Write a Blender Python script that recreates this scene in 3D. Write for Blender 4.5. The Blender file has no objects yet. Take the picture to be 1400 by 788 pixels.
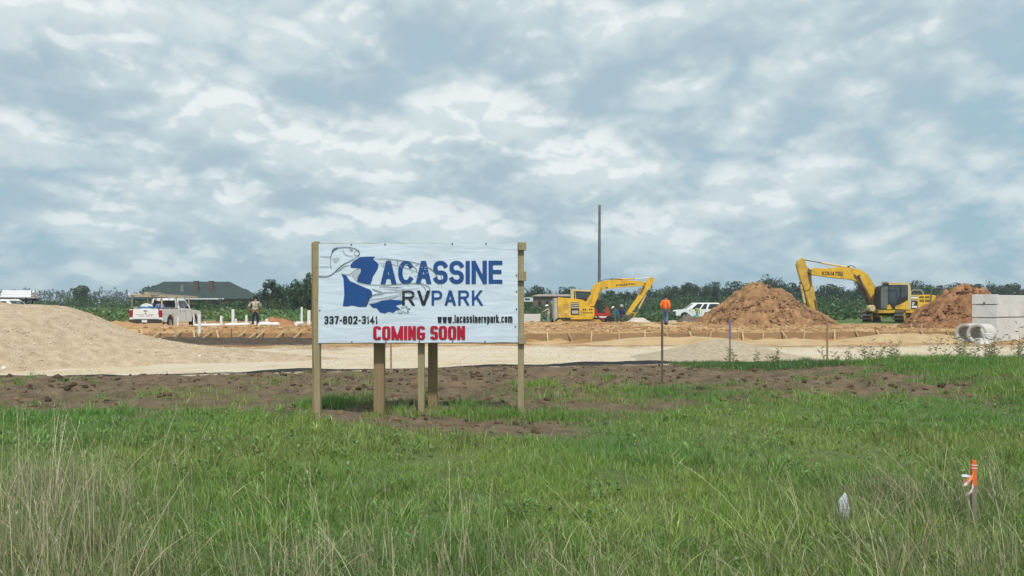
import bpy, bmesh, math, random
import numpy as np
from mathutils import Vector, Matrix

random.seed(7)
RNG = np.random.default_rng(11)
scene = bpy.context.scene
COL = scene.collection
R = math.radians

# ------------------------------------------------------------------ camera
CAM_H = 1.37
FPX = 1100.0            # focal length in photo pixels (photo 1400 wide)
HOR = 415.0             # horizon row in the photo
cam_d = bpy.data.cameras.new("camera")
cam = bpy.data.objects.new("camera", cam_d)
COL.objects.link(cam)
cam.location = (0, 0, CAM_H)
cam.rotation_euler = (R(90), 0, 0)
cam_d.sensor_width = 36.0
cam_d.lens = 36.0 * FPX / 1400.0
cam_d.shift_y = (HOR - 394.0) / 1400.0
cam_d.clip_start = 0.05
cam_d.clip_end = 12000
scene.camera = cam

# ------------------------------------------------------------------ sun
SUN_EL, SUN_AZ = R(58), R(-12)       # high, behind the camera
S = Vector((-math.sin(SUN_AZ) * math.cos(SUN_EL), -math.cos(SUN_AZ) * math.cos(SUN_EL), math.sin(SUN_EL)))
sun_d = bpy.data.lights.new("sun", 'SUN')
sun_d.energy = 3.1
sun_d.angle = R(3.0)
sun_d.color = (1.0, 0.95, 0.87)
sun = bpy.data.objects.new("sun", sun_d)
COL.objects.link(sun)
sun.rotation_euler = S.to_track_quat('Z', 'Y').to_euler()

# ------------------------------------------------------------------ sky with broken cloud (all in world directions)
world = bpy.data.worlds.new("World")
scene.world = world
world.use_nodes = True
world.cycles.sampling_method = 'MANUAL'
world.cycles.sample_map_resolution = 256
wn, wl = world.node_tree.nodes, world.node_tree.links
wn.clear()

def WN(t, **k):
    n = wn.new(t)
    for a, b in k.items():
        setattr(n, a, b)
    return n

def wmath(op, a, b=None, clamp=False):
    n = WN('ShaderNodeMath', operation=op, use_clamp=clamp)
    for i, s in enumerate((a, b)):
        if s is None:
            continue
        if isinstance(s, (int, float)):
            n.inputs[i].default_value = s
        else:
            wl.new(s, n.inputs[i])
    return n.outputs[0]

def wramp(s, a, b, lo=0.0, hi=1.0):
    n = WN('ShaderNodeMapRange', interpolation_type='SMOOTHSTEP')
    wl.new(s, n.inputs['Value'])
    n.inputs['From Min'].default_value = a
    n.inputs['From Max'].default_value = b
    n.inputs['To Min'].default_value = lo
    n.inputs['To Max'].default_value = hi
    return n.outputs[0]

def wmix(f, a, b):
    n = WN('ShaderNodeMix', data_type='RGBA')
    for sck, s in ((n.inputs[0], f), (n.inputs[6], a), (n.inputs[7], b)):
        if isinstance(s, (int, float)):
            sck.default_value = s
        elif isinstance(s, tuple):
            sck.default_value = (*s, 1)
        else:
            wl.new(s, sck)
    return n.outputs[2]

tc = WN('ShaderNodeTexCoord')
sep = WN('ShaderNodeSeparateXYZ')
wl.new(tc.outputs['Generated'], sep.inputs[0])
dx, dy, dz = sep.outputs

def cloud_uv(dz_off, k):
    zz = wmath('ADD', wmath('MAXIMUM', wmath('ADD', dz, dz_off), 0.0), k)
    c = WN('ShaderNodeCombineXYZ')
    wl.new(wmath('DIVIDE', dx, zz), c.inputs[0])
    wl.new(wmath('DIVIDE', dy, zz), c.inputs[1])
    return c.outputs[0]

def cnoise(uv, sc, det, off, rough=0.5, dist=0.0, sy=1.0):
    m = WN('ShaderNodeMapping')
    wl.new(uv, m.inputs[0])
    m.inputs['Location'].default_value = (off, off * 0.7, off * 1.3)
    m.inputs['Scale'].default_value = (sc, sc * sy, sc)
    n = WN('ShaderNodeTexNoise', noise_dimensions='2D')
    n.inputs['Scale'].default_value = 1.0
    n.inputs['Detail'].default_value = det
    n.inputs['Roughness'].default_value = rough
    n.inputs['Distortion'].default_value = dist
    wl.new(m.outputs[0], n.inputs['Vector'])
    return n.outputs['Fac']

def wsum(*terms):
    r = None
    for s, w in terms:
        t = wmath('MULTIPLY', s, w)
        r = t if r is None else wmath('ADD', r, t)
    return r

def billow(uv, sc, off, dist=0.3):
    n = cnoise(uv, sc, 0.0, off, 0.5, dist)
    return wmath('ABSOLUTE', wmath('SUBTRACT', wmath('MULTIPLY', n, 2.0), 1.0))

def density(off_z, seed, k):
    """slow cover + rounded billows + fine fray"""
    uv = cloud_uv(off_z, k)
    return wsum((cnoise(uv, 1.5, 1.0, seed, 0.5, 0.2), 0.56), (billow(uv, 2.9, seed + 1.7, 0.3), 0.26), (billow(uv, 6.8, seed + 3.1, 0.3), 0.16), (billow(uv, 17.5, seed + 6.1, 0.3), 0.07), (cnoise(uv, 4.4, 10.0, seed + 5.3, 0.66, 0.1), 0.40))

sky = WN('ShaderNodeTexSky', sky_type='NISHITA')
sky.sun_disc = False
sky.sun_elevation = SUN_EL
sky.sun_rotation = R(180) + SUN_AZ
sky.altitude = 0
sky.air_density = 1.2
sky.dust_density = 2.5
sky.ozone_density = 1.5
BG = 0.1
CS = 1.0 / BG          # cloud radiances below are given as seen, the background strength is 0.1
def c10(r, g, b):
    return (r * CS, g * CS, b * CS)
SEED, KK = 15.3, 0.42
d0 = density(0.0, SEED, KK)
d1 = density(0.014, SEED, KK)
d2 = density(0.070, SEED, KK)
cover = wramp(d0, 0.39, 0.58)
rim = wramp(wmath('SUBTRACT', d0, d1), -0.01, 0.065)          # sunlit upper edges
body = wramp(wmath('SUBTRACT', d0, d2), -0.20, 0.20)        # broad light from above
base = wmix(0.85, sky.outputs[0], c10(0.300, 0.495, 0.595))
base = wmix(wmath('MULTIPLY', wramp(dz, 0.02, 0.30), 0.9), base, c10(0.365, 0.500, 0.585))
cl = wmix(body, c10(0.375, 0.495, 0.565), c10(0.620, 0.705, 0.730))
cl = wmix(wmath('MULTIPLY', wmath('MULTIPLY', rim, body), wramp(d0, 0.52, 0.76, 0.0, 0.70)), cl, c10(0.86, 0.89, 0.88))
fade = wramp(dz, -0.01, 0.13, 0.45, 0.95)
skyc = wmix(wmath('MULTIPLY', cover, fade), base, cl)
# below the horizon the world is dim ground haze
skyc = wmix(wramp(dz, -0.002, -0.03), skyc, c10(0.25, 0.27, 0.24))
bg = WN('ShaderNodeBackground')
bg.inputs['Strength'].default_value = BG
wl.new(skyc, bg.inputs['Color'])
wo = WN('ShaderNodeOutputWorld')
wl.new(bg.outputs[0], wo.inputs['Surface'])

vs = scene.view_settings
vs.view_transform = 'Standard'
vs.look = 'None'
vs.exposure = 0.12
vs.gamma = 1.0
vs.use_curve_mapping = False
scene.render.engine = 'CYCLES'
scene.cycles.use_denoising = True
scene.cycles.max_bounces = 6
scene.cycles.transparent_max_bounces = 8
scene.cycles.volume_bounces = 0
# ------------------------------------------------------------------ helpers
def at(px, py, Y):
    """point at depth Y that the photo shows at (px, py)"""
    return Vector(((px - 700.0) * Y / FPX, Y, CAM_H - (py - HOR) * Y / FPX))

def sstep(a, b, x):
    t = np.clip((np.asarray(x, float) - a) / (b - a), 0, 1)
    return t * t * (3 - 2 * t)

_P = np.random.default_rng(5).random((256, 256))
def vnoise(x, y, s, seed=0):
    x = np.asarray(x, float) * s + seed * 17.31 + 1000.0
    y = np.asarray(y, float) * s + seed * 9.77 + 1000.0
    xi, yi = np.floor(x).astype(int), np.floor(y).astype(int)
    fx, fy = x - xi, y - yi
    fx, fy = fx * fx * (3 - 2 * fx), fy * fy * (3 - 2 * fy)
    g = lambda a, b: _P[a & 255, b & 255]
    return (g(xi, yi) * (1 - fx) + g(xi + 1, yi) * fx) * (1 - fy) + (g(xi, yi + 1) * (1 - fx) + g(xi + 1, yi + 1) * fx) * fy

def fbm(x, y, s, o=4, seed=0, gain=0.5):
    t, a, n = 0.0, 1.0, 0.0
    for k in range(o):
        t = t + a * (vnoise(x, y, s * 2.03 ** k, seed + k * 3) - 0.5)
        n += a
        a *= gain
    return t / n * 2.0          # about -1..1

MATS = {}
def mat(name, col, rough=0.75, var=0.12, scale=6.0, bump=0.0, bscale=60.0, metal=0.0, col2=None, f2=0.5, spec=0.4, det=5.0, grime=0.0):
    """procedural principled material: base colour broken up by two noises, optional bump"""
    if name in MATS:
        return MATS[name]
    m = bpy.data.materials.new(name)
    m.use_nodes = True
    nt = m.node_tree
    N, L = nt.nodes, nt.links
    p = N['Principled BSDF']
    p.inputs['Roughness'].default_value = rough
    p.inputs['Metallic'].default_value = metal
    p.inputs['Specular IOR Level'].default_value = spec
    t = N.new('ShaderNodeTexCoord')
    n = N.new('ShaderNodeTexNoise')
    n.inputs['Scale'].default_value = scale
    n.inputs['Detail'].default_value = det
    n.inputs['Roughness'].default_value = 0.6
    L.new(t.outputs['Object'], n.inputs['Vector'])
    r = N.new('ShaderNodeMapRange')
    L.new(n.outputs['Fac'], r.inputs['Value'])
    r.inputs['From Min'].default_value = 0.3
    r.inputs['From Max'].default_value = 0.7
    mx = N.new('ShaderNodeMix'); mx.data_type = 'RGBA'
    L.new(r.outputs[0], mx.inputs[0])
    c2 = col2 if col2 else tuple(min(1, c * (1 + var)) for c in col)
    c1 = col if col2 else tuple(c * (1 - var) for c in col)
    mx.inputs[6].default_value = (*c1, 1)
    mx.inputs[7].default_value = (*c2, 1)
    outc = mx.outputs[2]
    if grime:
        n3 = N.new('ShaderNodeTexNoise'); n3.inputs['Scale'].default_value = 1.3; n3.inputs['Detail'].default_value = 8; n3.inputs['Roughness'].default_value = 0.7
        L.new(t.outputs['Object'], n3.inputs['Vector'])
        r3 = N.new('ShaderNodeMapRange'); L.new(n3.outputs['Fac'], r3.inputs['Value'])
        r3.inputs['From Min'].default_value = 0.50; r3.inputs['From Max'].default_value = 0.72; r3.inputs['To Max'].default_value = grime
        m3 = N.new('ShaderNodeMix'); m3.data_type = 'RGBA'; L.new(r3.outputs[0], m3.inputs[0]); L.new(outc, m3.inputs[6])
        m3.inputs[7].default_value = (0.20, 0.135, 0.075, 1); outc = m3.outputs[2]
    L.new(outc, p.inputs['Base Color'])
    if bump:
        n2 = N.new('ShaderNodeTexNoise')
        n2.inputs['Scale'].default_value = bscale
        n2.inputs['Detail'].default_value = 4
        L.new(t.outputs['Object'], n2.inputs['Vector'])
        b = N.new('ShaderNodeBump')
        b.inputs['Strength'].default_value = bump
        b.inputs['Distance'].default_value = 0.05
        L.new(n2.outputs['Fac'], b.inputs['Height'])
        L.new(b.outputs[0], p.inputs['Normal'])
    MATS[name] = m
    return m

def glass_mat():
    if 'dark_glass' in MATS:
        return MATS['dark_glass']
    m = mat('dark_glass', (0.018, 0.024, 0.028), 0.08, 0.1, 2.0, spec=0.7)
    return m

def leaf_mat(name, rough=0.6, transl=0.3, sat=1.0):
    """diffuse + translucent, colour from the per-leaf 'tint' attribute"""
    m = bpy.data.materials.new(name); m.use_nodes = True
    N, L = m.node_tree.nodes, m.node_tree.links
    N.clear()
    a = N.new('ShaderNodeAttribute'); a.attribute_name = 'tint'
    d = N.new('ShaderNodeBsdfDiffuse'); tr = N.new('ShaderNodeBsdfTranslucent')
    mx = N.new('ShaderNodeMixShader'); mx.inputs[0].default_value = transl
    gl = N.new('ShaderNodeBsdfGlossy'); gl.inputs['Roughness'].default_value = 0.45
    gl.inputs['Color'].default_value = (0.9, 0.95, 1, 1)
    mx2 = N.new('ShaderNodeMixShader'); mx2.inputs[0].default_value = 0.03
    o = N.new('ShaderNodeOutputMaterial')
    L.new(a.outputs['Color'], d.inputs[0]); L.new(a.outputs['Color'], tr.inputs[0])
    L.new(d.outputs[0], mx.inputs[1]); L.new(tr.outputs[0], mx.inputs[2])
    L.new(mx.outputs[0], mx2.inputs[1]); L.new(gl.outputs[0], mx2.inputs[2])
    L.new(mx2.outputs[0], o.inputs[0])
    return m

def link(o, parent=None):
    COL.objects.link(o)
    if parent is not None:
        o.parent = parent
    return o

def tag(o, label=None, cat=None, group=None, kind=None):
    if label: o['label'] = label
    if cat: o['category'] = cat
    if group: o['group'] = group
    if kind: o['kind'] = kind
    return o

def thing(name, label, cat, loc=(0, 0, 0), rz=0.0, group=None):
    o = bpy.data.objects.new(name, None)
    o.empty_display_size = 0.2
    link(o)
    o.location = loc
    o.rotation_euler = (0, 0, rz)
    return tag(o, label, cat, group)

def np_mesh(name, V, F, m, parent=None, smooth=False, tint=None):
    """V (n,3), F (k,3|4) arrays -> object"""
    me = bpy.data.meshes.new(name)
    V = np.ascontiguousarray(V, np.float32); F = np.ascontiguousarray(F, np.int32)
    k = F.shape[1]
    me.vertices.add(len(V)); me.vertices.foreach_set('co', V.ravel())
    me.loops.add(F.size); me.loops.foreach_set('vertex_index', F.ravel())
    me.polygons.add(len(F))
    me.polygons.foreach_set('loop_start', np.arange(0, F.size, k, dtype=np.int32))
    me.update(calc_edges=True)
    if smooth:
        me.polygons.foreach_set('use_smooth', np.ones(len(F), bool))
    if tint is not None:
        c = np.ones((len(V), 4), np.float32); c[:, :3] = tint
        a = me.attributes.new('tint', 'FLOAT_COLOR', 'POINT')
        a.data.foreach_set('color', c.ravel())
    if m: me.materials.append(m)
    return link(bpy.data.objects.new(name, me), parent)

class MB:
    def __init__(s): s.v, s.f = [], []
    def add(s, V, F):
        b = len(s.v); s.v += [tuple(p) for p in V]; s.f += [tuple(i + b for i in q) for q in F]; return s
    def box(s, x0, x1, y0, y1, z0, z1):
        V = [(x, y, z) for z in (z0, z1) for y in (y0, y1) for x in (x0, x1)]
        return s.add(V, [(0, 2, 3, 1), (4, 5, 7, 6), (0, 1, 5, 4), (2, 6, 7, 3), (0, 4, 6, 2), (1, 3, 7, 5)])
    def prism(s, prof, y0, y1, inset=None):
        """profile [(x,z)...] extruded along y"""
        n = len(prof)
        V = [(x, y0, z) for x, z in prof] + [(x, y1, z) for x, z in prof]
        F = [tuple(range(n)), tuple(range(2 * n - 1, n - 1, -1))] + [(i, i + n, (i + 1) % n + n, (i + 1) % n) for i in range(n)]
        return s.add(V, F)
    def bar(s, a, b, w, h=None, roll=None):
        """square bar from a to b"""
        a, b = Vector(a), Vector(b); h = h or w
        d = (b - a).normalized()
        up = Vector((0, 0, 1)) if abs(d.z) < 0.95 else Vector((0, 1, 0))
        if roll is not None: up = Vector(roll)
        u = d.cross(up).normalized() * (w / 2); t = u.cross(d).normalized() * (h / 2)
        V = [p + su * u + st * t for p in (a, b) for su, st in ((-1, -1), (1, -1), (1, 1), (-1, 1))]
        return s.add(V, [(3, 2, 1, 0), (4, 5, 6, 7), (0, 1, 5, 4), (1, 2, 6, 5), (2, 3, 7, 6), (3, 0, 4, 7)])
    def tube(s, pts, rad, seg=10, caps=True):
        pts = [Vector(p) for p in pts]
        rads = rad if isinstance(rad, (list, tuple)) else [rad] * len(pts)
        b = len(s.v); n = len(pts)
        ref = None
        for i, p in enumerate(pts):
            d = (pts[min(i + 1, n - 1)] - pts[max(i - 1, 0)]).normalized()
            if ref is None:
                ref = Vector((0, 0, 1)) if abs(d.z) < 0.9 else Vector((1, 0, 0))
            u = d.cross(ref).normalized(); w = u.cross(d).normalized(); ref = w
            for k in range(seg):
                a = 2 * math.pi * k / seg
                s.v.append(tuple(p + (u * math.cos(a) + w * math.sin(a)) * rads[i]))
        for i in range(n - 1):
            for k in range(seg):
                k2 = (k + 1) % seg
                s.f.append((b + i * seg + k, b + i * seg + k2, b + (i + 1) * seg + k2, b + (i + 1) * seg + k))
        if caps:
            s.f.append(tuple(b + k for k in range(seg - 1, -1, -1)))
            s.f.append(tuple(b + (n - 1) * seg + k for k in range(seg)))
        return s
    def lathe(s, prof, c=(0, 0, 0), axis='z', seg=16, sy=1.0):
        """profile [(r, h)...] turned about an axis through c"""
        b = len(s.v)
        for r, h in prof:
            for k in range(seg):
                a = 2 * math.pi * k / seg
                x, y = r * math.cos(a), r * math.sin(a) * sy
                q = {'z': (x, y, h), 'y': (x, h, y), 'x': (h, x, y)}[axis]
                s.v.append((c[0] + q[0], c[1] + q[1], c[2] + q[2]))
        for i in range(len(prof) - 1):
            for k in range(seg):
                k2 = (k + 1) % seg
                s.f.append((b + i * seg + k, b + i * seg + k2, b + (i + 1) * seg + k2, b + (i + 1) * seg + k))
        return s
    def loft(s, rings, caps=True):
        """rings of equal length, closed loops"""
        b = len(s.v); n = len(rings[0])
        for r in rings: s.v += [tuple(p) for p in r]
        for i in range(len(rings) - 1):
            for k in range(n):
                k2 = (k + 1) % n
                s.f.append((b + i * n + k, b + i * n + k2, b + (i + 1) * n + k2, b + (i + 1) * n + k))
        if caps:
            s.f.append(tuple(b + k for k in range(n - 1, -1, -1)))
            s.f.append(tuple(b + (len(rings) - 1) * n + k for k in range(n)))
        return s
    def quad(s, a, b, c, d):
        return s.add([a, b, c, d], [(0, 1, 2, 3)])
    def build(s, name, m, parent=None, smooth=False, bevel=0.0, seg=2):
        me = bpy.data.meshes.new(name)
        me.from_pydata(s.v, [], s.f)
        bm = bmesh.new(); bm.from_mesh(me)
        if bevel:
            bmesh.ops.bevel(bm, geom=[e for e in bm.edges if len(e.link_faces) == 2 and e.calc_face_angle(0) > 0.5],
                            offset=bevel, segments=seg, affect='EDGES', clamp_overlap=True)
        bmesh.ops.recalc_face_normals(bm, faces=bm.faces)
        if smooth:
            for f in bm.faces: f.smooth = True
            for e in bm.edges:
                if len(e.link_faces) == 2 and e.calc_face_angle(0) > 0.7: e.smooth = False
        bm.to_mesh(me); bm.free()
        if m: me.materials.append(m)
        return link(bpy.data.objects.new(name, me), parent)

def text_mesh(string, bold=0.0):
    """built-in font -> (verts Nx2 normalised to its box, faces)"""
    cu = bpy.data.curves.new('lettering', 'FONT')
    cu.body = string
    cu.offset = bold
    cu.resolution_u = 4
    cu.fill_mode = 'FRONT'
    o = bpy.data.objects.new('lettering', cu)
    COL.objects.link(o)
    dg = bpy.context.evaluated_depsgraph_get()
    dg.update()
    me = bpy.data.meshes.new_from_object(o.evaluated_get(dg))
    V = np.array([tuple(v.co)[:2] for v in me.vertices]); F = [tuple(p.vertices) for p in me.polygons]
    bpy.data.objects.remove(o); bpy.data.curves.remove(cu); bpy.data.meshes.remove(me)
    V = (V - V.min(0)) / (V.max(0) - V.min(0))
    return V, F

def text_on(string, o, u, v, m, parent, bold=0.0, name='lettering'):
    """lay lettering on the parallelogram o, o+u, o+v"""
    V, F = text_mesh(string, bold)
    o, u, v = Vector(o), Vector(u), Vector(v)
    b = MB(); b.add([o + u * float(p[0]) + v * float(p[1]) for p in V], F)
    me = bpy.data.meshes.new(name); me.from_pydata(b.v, [], b.f); me.materials.append(m)
    return link(bpy.data.objects.new(name, me), parent)

def copy_tree(o, parent=None):
    c = o.copy(); COL.objects.link(c); c.parent = parent
    for ch in list(o.children): copy_tree(ch, c)
    return c
# ------------------------------------------------------------------ stroke lettering (sans capitals and heavy condensed letters)
def _arc(cx, cy, rx, ry, a0, a1, n=14, e=2.3):
    out = []
    for i in range(n + 1):
        a = R(a0 + (a1 - a0) * i / n); c, s = math.cos(a), math.sin(a)
        out.append((cx + rx * math.copysign(abs(c) ** (2 / e), c), cy + ry * math.copysign(abs(s) ** (2 / e), s)))
    return out
def glyph(ch, e):
    """-> (width factor, [('P', pts) | ('D', x0, y0, x1, y1)])"""
    A = lambda *a, **k: _arc(*a, e=e, **k)
    S_ = A(.5, .74, .5, .26, 22, 268)[:-1] + A(.5, .25, .5, .25, 88, -158)
    G = {
        'A': (1.02, [('D', 0, 0, .5, 1), ('D', 1, 0, .5, 1), ('P', [(.27, .29), (.73, .29)])]),
        'C': (1.0, [('P', A(.5, .5, .5, .5, 40, 320, n=24))]),
        'G': (1.02, [('P', A(.5, .5, .5, .5, 40, 300, n=24) + [(1, .16), (1, .44), (.62, .44)])]),
        'S': (0.93, [('P', S_)]), 'I': (0.0, [('P', [(0.5, 0), (0.5, 1)])]),
        'N': (0.98, [('P', [(0, 0), (0, 1)]), ('P', [(1, 0), (1, 1)]), ('D', 1, 0, 0, 1)]),
        'E': (0.88, [('P', [(1, 0), (0, 0), (0, 1), (1, 1)]), ('P', [(0, .52), (.9, .52)])]),
        'R': (1.0, [('P', [(0, 0), (0, 1), (.55, 1)] + A(.55, .76, .38, .24, 85, -85) + [(.55, .52), (0, .52)]), ('D', 1, 0, .52, .5)]),
        'P': (0.93, [('P', [(0, 0), (0, 1), (.55, 1)] + A(.55, .73, .45, .27, 85, -85) + [(.55, .46), (0, .46)])]),
        'V': (1.0, [('D', .5, 0, 0, 1), ('D', .5, 0, 1, 1)]),
        'K': (1.0, [('P', [(0, 0), (0, 1)]), ('D', .08, .36, .93, 1), ('D', 1, 0, .36, .58)]),
        'O': (1.03, [('L', A(.5, .5, .5, .5, 0, 360, n=30)[:-1])]),
        'M': (1.45, [('P', [(0, 0), (0, 1)]), ('P', [(1, 0), (1, 1)]), ('D', .5, 0, 0, 1), ('D', .5, 0, 1, 1)]),
        'T': (0.9, [('P', [(0, 1), (1, 1)]), ('P', [(.5, 0), (.5, 1)])]),
        'U': (0.98, [('P', [(0, 1), (0, .4)] + A(.5, .35, .5, .35, 185, 355) + [(1, .4), (1, 1)])]),
        '0': (0.9, [('L', A(.5, .5, .5, .5, 0, 360, n=30)[:-1])]),
        '1': (0.45, [('P', [(0.1, .80), (1, 1), (1, 0)])]),
        '2': (0.9, [('P', A(.5, .72, .5, .28, 165, -25) + [(0, 0), (1, 0)])]),
        '3': (0.9, [('P', A(.5, .75, .5, .25, 150, -80) + [(.35, .51)]), ('P', [(.35, .51)] + A(.5, .255, .5, .255, 80, -155))]),
        '4': (0.95, [('P', [(.74, 0), (.74, 1), (0, .27), (1, .27)])]),
        '7': (0.88, [('P', [(0, 1), (1, 1), (.38, 0)])]),
        '8': (0.9, [('L', A(.5, .76, .45, .24, 0, 360, n=20)[:-1]), ('L', A(.5, .26, .5, .26, 0, 360, n=20)[:-1])]),
        '-': (0.5, [('P', [(0, .42), (1, .42)])]), '.': (0.0, [('P', [(.5, 0), (.5, 0.01)])]),
    }
    X = .76                                   # x-height
    def lo(w, st):
        o = []
        for s in st:
            if s[0] == 'D': o.append(('D', s[1], s[2] * X, s[3], s[4] * X))
            else: o.append((s[0], [(p[0], p[1] * X) for p in s[1]]))
        return (w, o)
    g = {
        'w': lo(1.3, [('D', .25, 0, 0, 1), ('D', .25, 0, .5, 1), ('D', .75, 0, .5, 1), ('D', .75, 0, 1, 1)]),
        'l': (0.0, [('P', [(.5, 0), (.5, 1)])]),
        'i': (0.0, [('P', [(.5, 0), (.5, X)]), ('P', [(.5, .98), (.5, 1)])]),
        'a': lo(.8, [('P', A(.5, .72, .5, .28, 160, 10) + [(1, 0)]), ('L', A(.45, .28, .45, .28, 0, 360, n=20)[:-1])]),
        'c': lo(.8, [('P', A(.5, .5, .5, .5, 40, 320, n=20))]), 's': lo(.8, [('P', S_)]),
        'n': lo(.8, [('P', [(0, 0), (0, 1)]), ('P', [(0, .6)] + A(.5, .62, .5, .38, 150, 0) + [(1, 0)])]),
        'e': lo(.8, [('P', [(0.05, .5), (1, .5)] + A(.5, .5, .5, .5, 8, 318, n=20))]),
        'r': lo(.5, [('P', [(0, 0), (0, 1)]), ('P', [(0, .6), (.4, .95), (1, 1)])]),
        'v': lo(.85, [('D', .5, 0, 0, 1), ('D', .5, 0, 1, 1)]),
        'p': (.8, [('P', [(0, -.24), (0, X)]), ('L', [(p[0], p[1] * X) for p in A(.5, .5, .5, .5, 0, 360, n=20)[:-1]])]),
        'k': (.85, [('P', [(0, 0), (0, 1)]), ('D', .1, .26, .9, X), ('D', 1, 0, .4, .45)]),
        'o': lo(.8, [('L', A(.5, .5, .5, .5, 0, 360, n=20)[:-1])]),
        'm': lo(1.3, [('P', [(0, 0), (0, 1)]), ('P', [(0, .6)] + A(.25, .62, .25, .38, 150, 0) + [(.5, 0)]), ('P', [(.5, .6)] + A(.75, .62, .25, .38, 150, 0) + [(1, 0)])]),
    }
    return G.get(ch) or g.get(ch)

def letter_shapes(s, cw, t, gap, e=2.3, th=None):
    """-> list of quads strips [(V2, F, layer)], total width; cap height 1, glyph width cw, stroke t (horizontal bars th)"""
    th = th or t
    x = 0.0; shapes = []
    for ch in s:
        if ch == ' ':
            x += cw * 0.55; continue
        wf, st = glyph(ch, e)
        W = max(cw * wf, t * (1.0 if wf == 0 else 1.25))
        def mp(p): return (x + t / 2 + p[0] * (W - t), th / 2 + p[1] * (1 - th))
        for k, q_ in enumerate(st):
            if q_[0] == 'D':
                _, x0, y0, x1, y1 = q_
                hw = t * (0.56 if ch not in 'MN' or t < 0.2 else 0.44)
                a0 = x + hw + x0 * (W - 2 * hw); a1 = x + hw + x1 * (W - 2 * hw)
                shapes.append(([(a0 - hw, y0), (a0 + hw, y0), (a1 + hw, y1), (a1 - hw, y1)], [(0, 1, 2, 3)], k))
                continue
            pts = [mp(p) for p in q_[1]]
            closed = q_[0] == 'L'
            n = len(pts); P_ = [Vector(p) for p in pts]
            if not closed:
                d0 = (P_[1] - P_[0]).normalized(); d1 = (P_[-1] - P_[-2]).normalized()
                P_[0] = P_[0] - Vector((d0.x * t, d0.y * th)) / 2; P_[-1] = P_[-1] + Vector((d1.x * t, d1.y * th)) / 2
            V = []
            for i in range(n):
                a = P_[i - 1] if (i or closed) else None; b = P_[(i + 1) % n] if (i < n - 1 or closed) else None
                da = (P_[i] - a).normalized() if a is not None else (b - P_[i]).normalized()
                db = (b - P_[i]).normalized() if b is not None else da
                na, nb = Vector((-da.y, da.x)), Vector((-db.y, db.x))
                m_ = (na + nb)
                m_ = m_.normalized() if m_.length > 1e-4 else na
                sc = 1 / max(0.5, m_.dot(na))
                off = Vector((m_.x * t, m_.y * th)) * 0.5 * sc
                V += [tuple(P_[i] - off), tuple(P_[i] + off)]
            F = [(2 * i, 2 * i + 1, (2 * i + 3) % (2 * n), (2 * i + 2) % (2 * n)) for i in range(n if closed else n - 1)]
            shapes.append((V, F, k))
        x += W + gap
    return shapes, x - gap

def letters(s, fn, m, parent, cw=0.75, t=0.2, gap=0.1, e=2.3, th=None, lift=0.0004):
    """fn(u in 0..1, v in 0..1 (cap height), layer) -> point; one part per line of text"""
    sh, W = letter_shapes(s, cw, t, gap, e, th)
    b = MB()
    for V, F, k in sh:
        b.add([fn(p[0] / W, p[1], k * lift) for p in V], F)
    me = bpy.data.meshes.new('lettering'); me.from_pydata(b.v, [], b.f); me.materials.append(m)
    o = link(bpy.data.objects.new('lettering', me), parent)
    return o
# ------------------------------------------------------------------ ground
_SX = [-40, -9.5, -8.6, -6.99, -4.13, -0.93, 0.9, 3.3, 5.0, 7.0, 9.8, 12.1, 40]
_SY = [14.3, 14.92, 14.75, 15.38, 16.2, 17.12, 17.2, 18.16, 18.15, 17.95, 18.6, 19.1, 21]
def silt_y(x): return np.interp(x, _SX, _SY)
def form_y(x): return 28.3 + (np.asarray(x, float) + 2) * 0.142       # line of the right-hand form boards

def gz(x, y, fine=False):
    """ground height"""
    x = np.asarray(x, float); y = np.asarray(y, float)
    z = 0.05 * fbm(x, y, 0.25, 3, 2) * sstep(2, 8, y) * (1 - sstep(120, 300, y))
    # left pad
    wx = sstep(-17.8, -16.6, x) * (1 - sstep(-6.2, -5.0, x))
    z = z + 0.34 * wx * sstep(32.2, 33.0, y) * (1 - sstep(34.5, 45, y))
    # right pad behind the boards
    fy = form_y(x)
    wx = sstep(-3.2, -2.4, x) * (1 - sstep(20.5, 21.5, x))
    z = z + 0.26 * wx * sstep(-0.02, 0.06, y - fy) * (1 - 0.75 * sstep(0.5, 16, y - fy)) * (1 - sstep(48, 52, y))
    # berm in front of the machines
    z = z + 0.20 * sstep(-3, 0, x) * (1 - sstep(10, 13, x)) * np.exp(-((y - 46.5) / 1.6) ** 2)
    # lower ground behind
    z = z - 0.50 * sstep(-4, 0.5, x) * (1 - sstep(20, 24, x)) * sstep(48, 55, y) * (1 - sstep(100, 150, y))
    z = z - 0.22 * (1 - sstep(-9, -5, x)) * sstep(44.5, 47.5, y) * (1 - sstep(70, 100, y))
    # weedy bank at the right
    z = z + 0.16 * sstep(4.5, 8.0, x) * sstep(9.5, 13.0, y) * (1 - sstep(15.5, 18.4, y))
    if fine:
        d = (y - silt_y(x))
        soil = sstep(9.2, 10.8, y + 0.9 * fbm(x, y, 0.5, 2, 31)) * (1 - sstep(-0.5, -0.05, d))
        z = z + soil * (0.08 * fbm(x, y, 0.9, 3, 40) + 0.09 * np.abs(fbm(x, y, 2.6, 4, 44, 0.66)) + 0.04 * fbm(x, y, 7.0, 3, 47))
        z = z + 0.02 * fbm(x, y, 3.0, 3, 50) * (1 - sstep(30, 60, y))
        cl = sstep(25.5, 28.5, y) * (1 - sstep(50, 60, y))
        z = z + cl * (0.07 * fbm(x, y, 1.1, 4, 60, 0.6) + 0.05 * np.abs(fbm(x, y, 2.4, 3, 63, 0.65)))
        # wheel ruts in the gravel lot
        z = z - 0.03 * sstep(0.5, 1.5, d) * (1 - sstep(24, 26, y)) * np.abs(fbm(x * 0.15, y, 1.3, 2, 66))
    return z

def zf(x, y): return float(gz(x, y))

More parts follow.
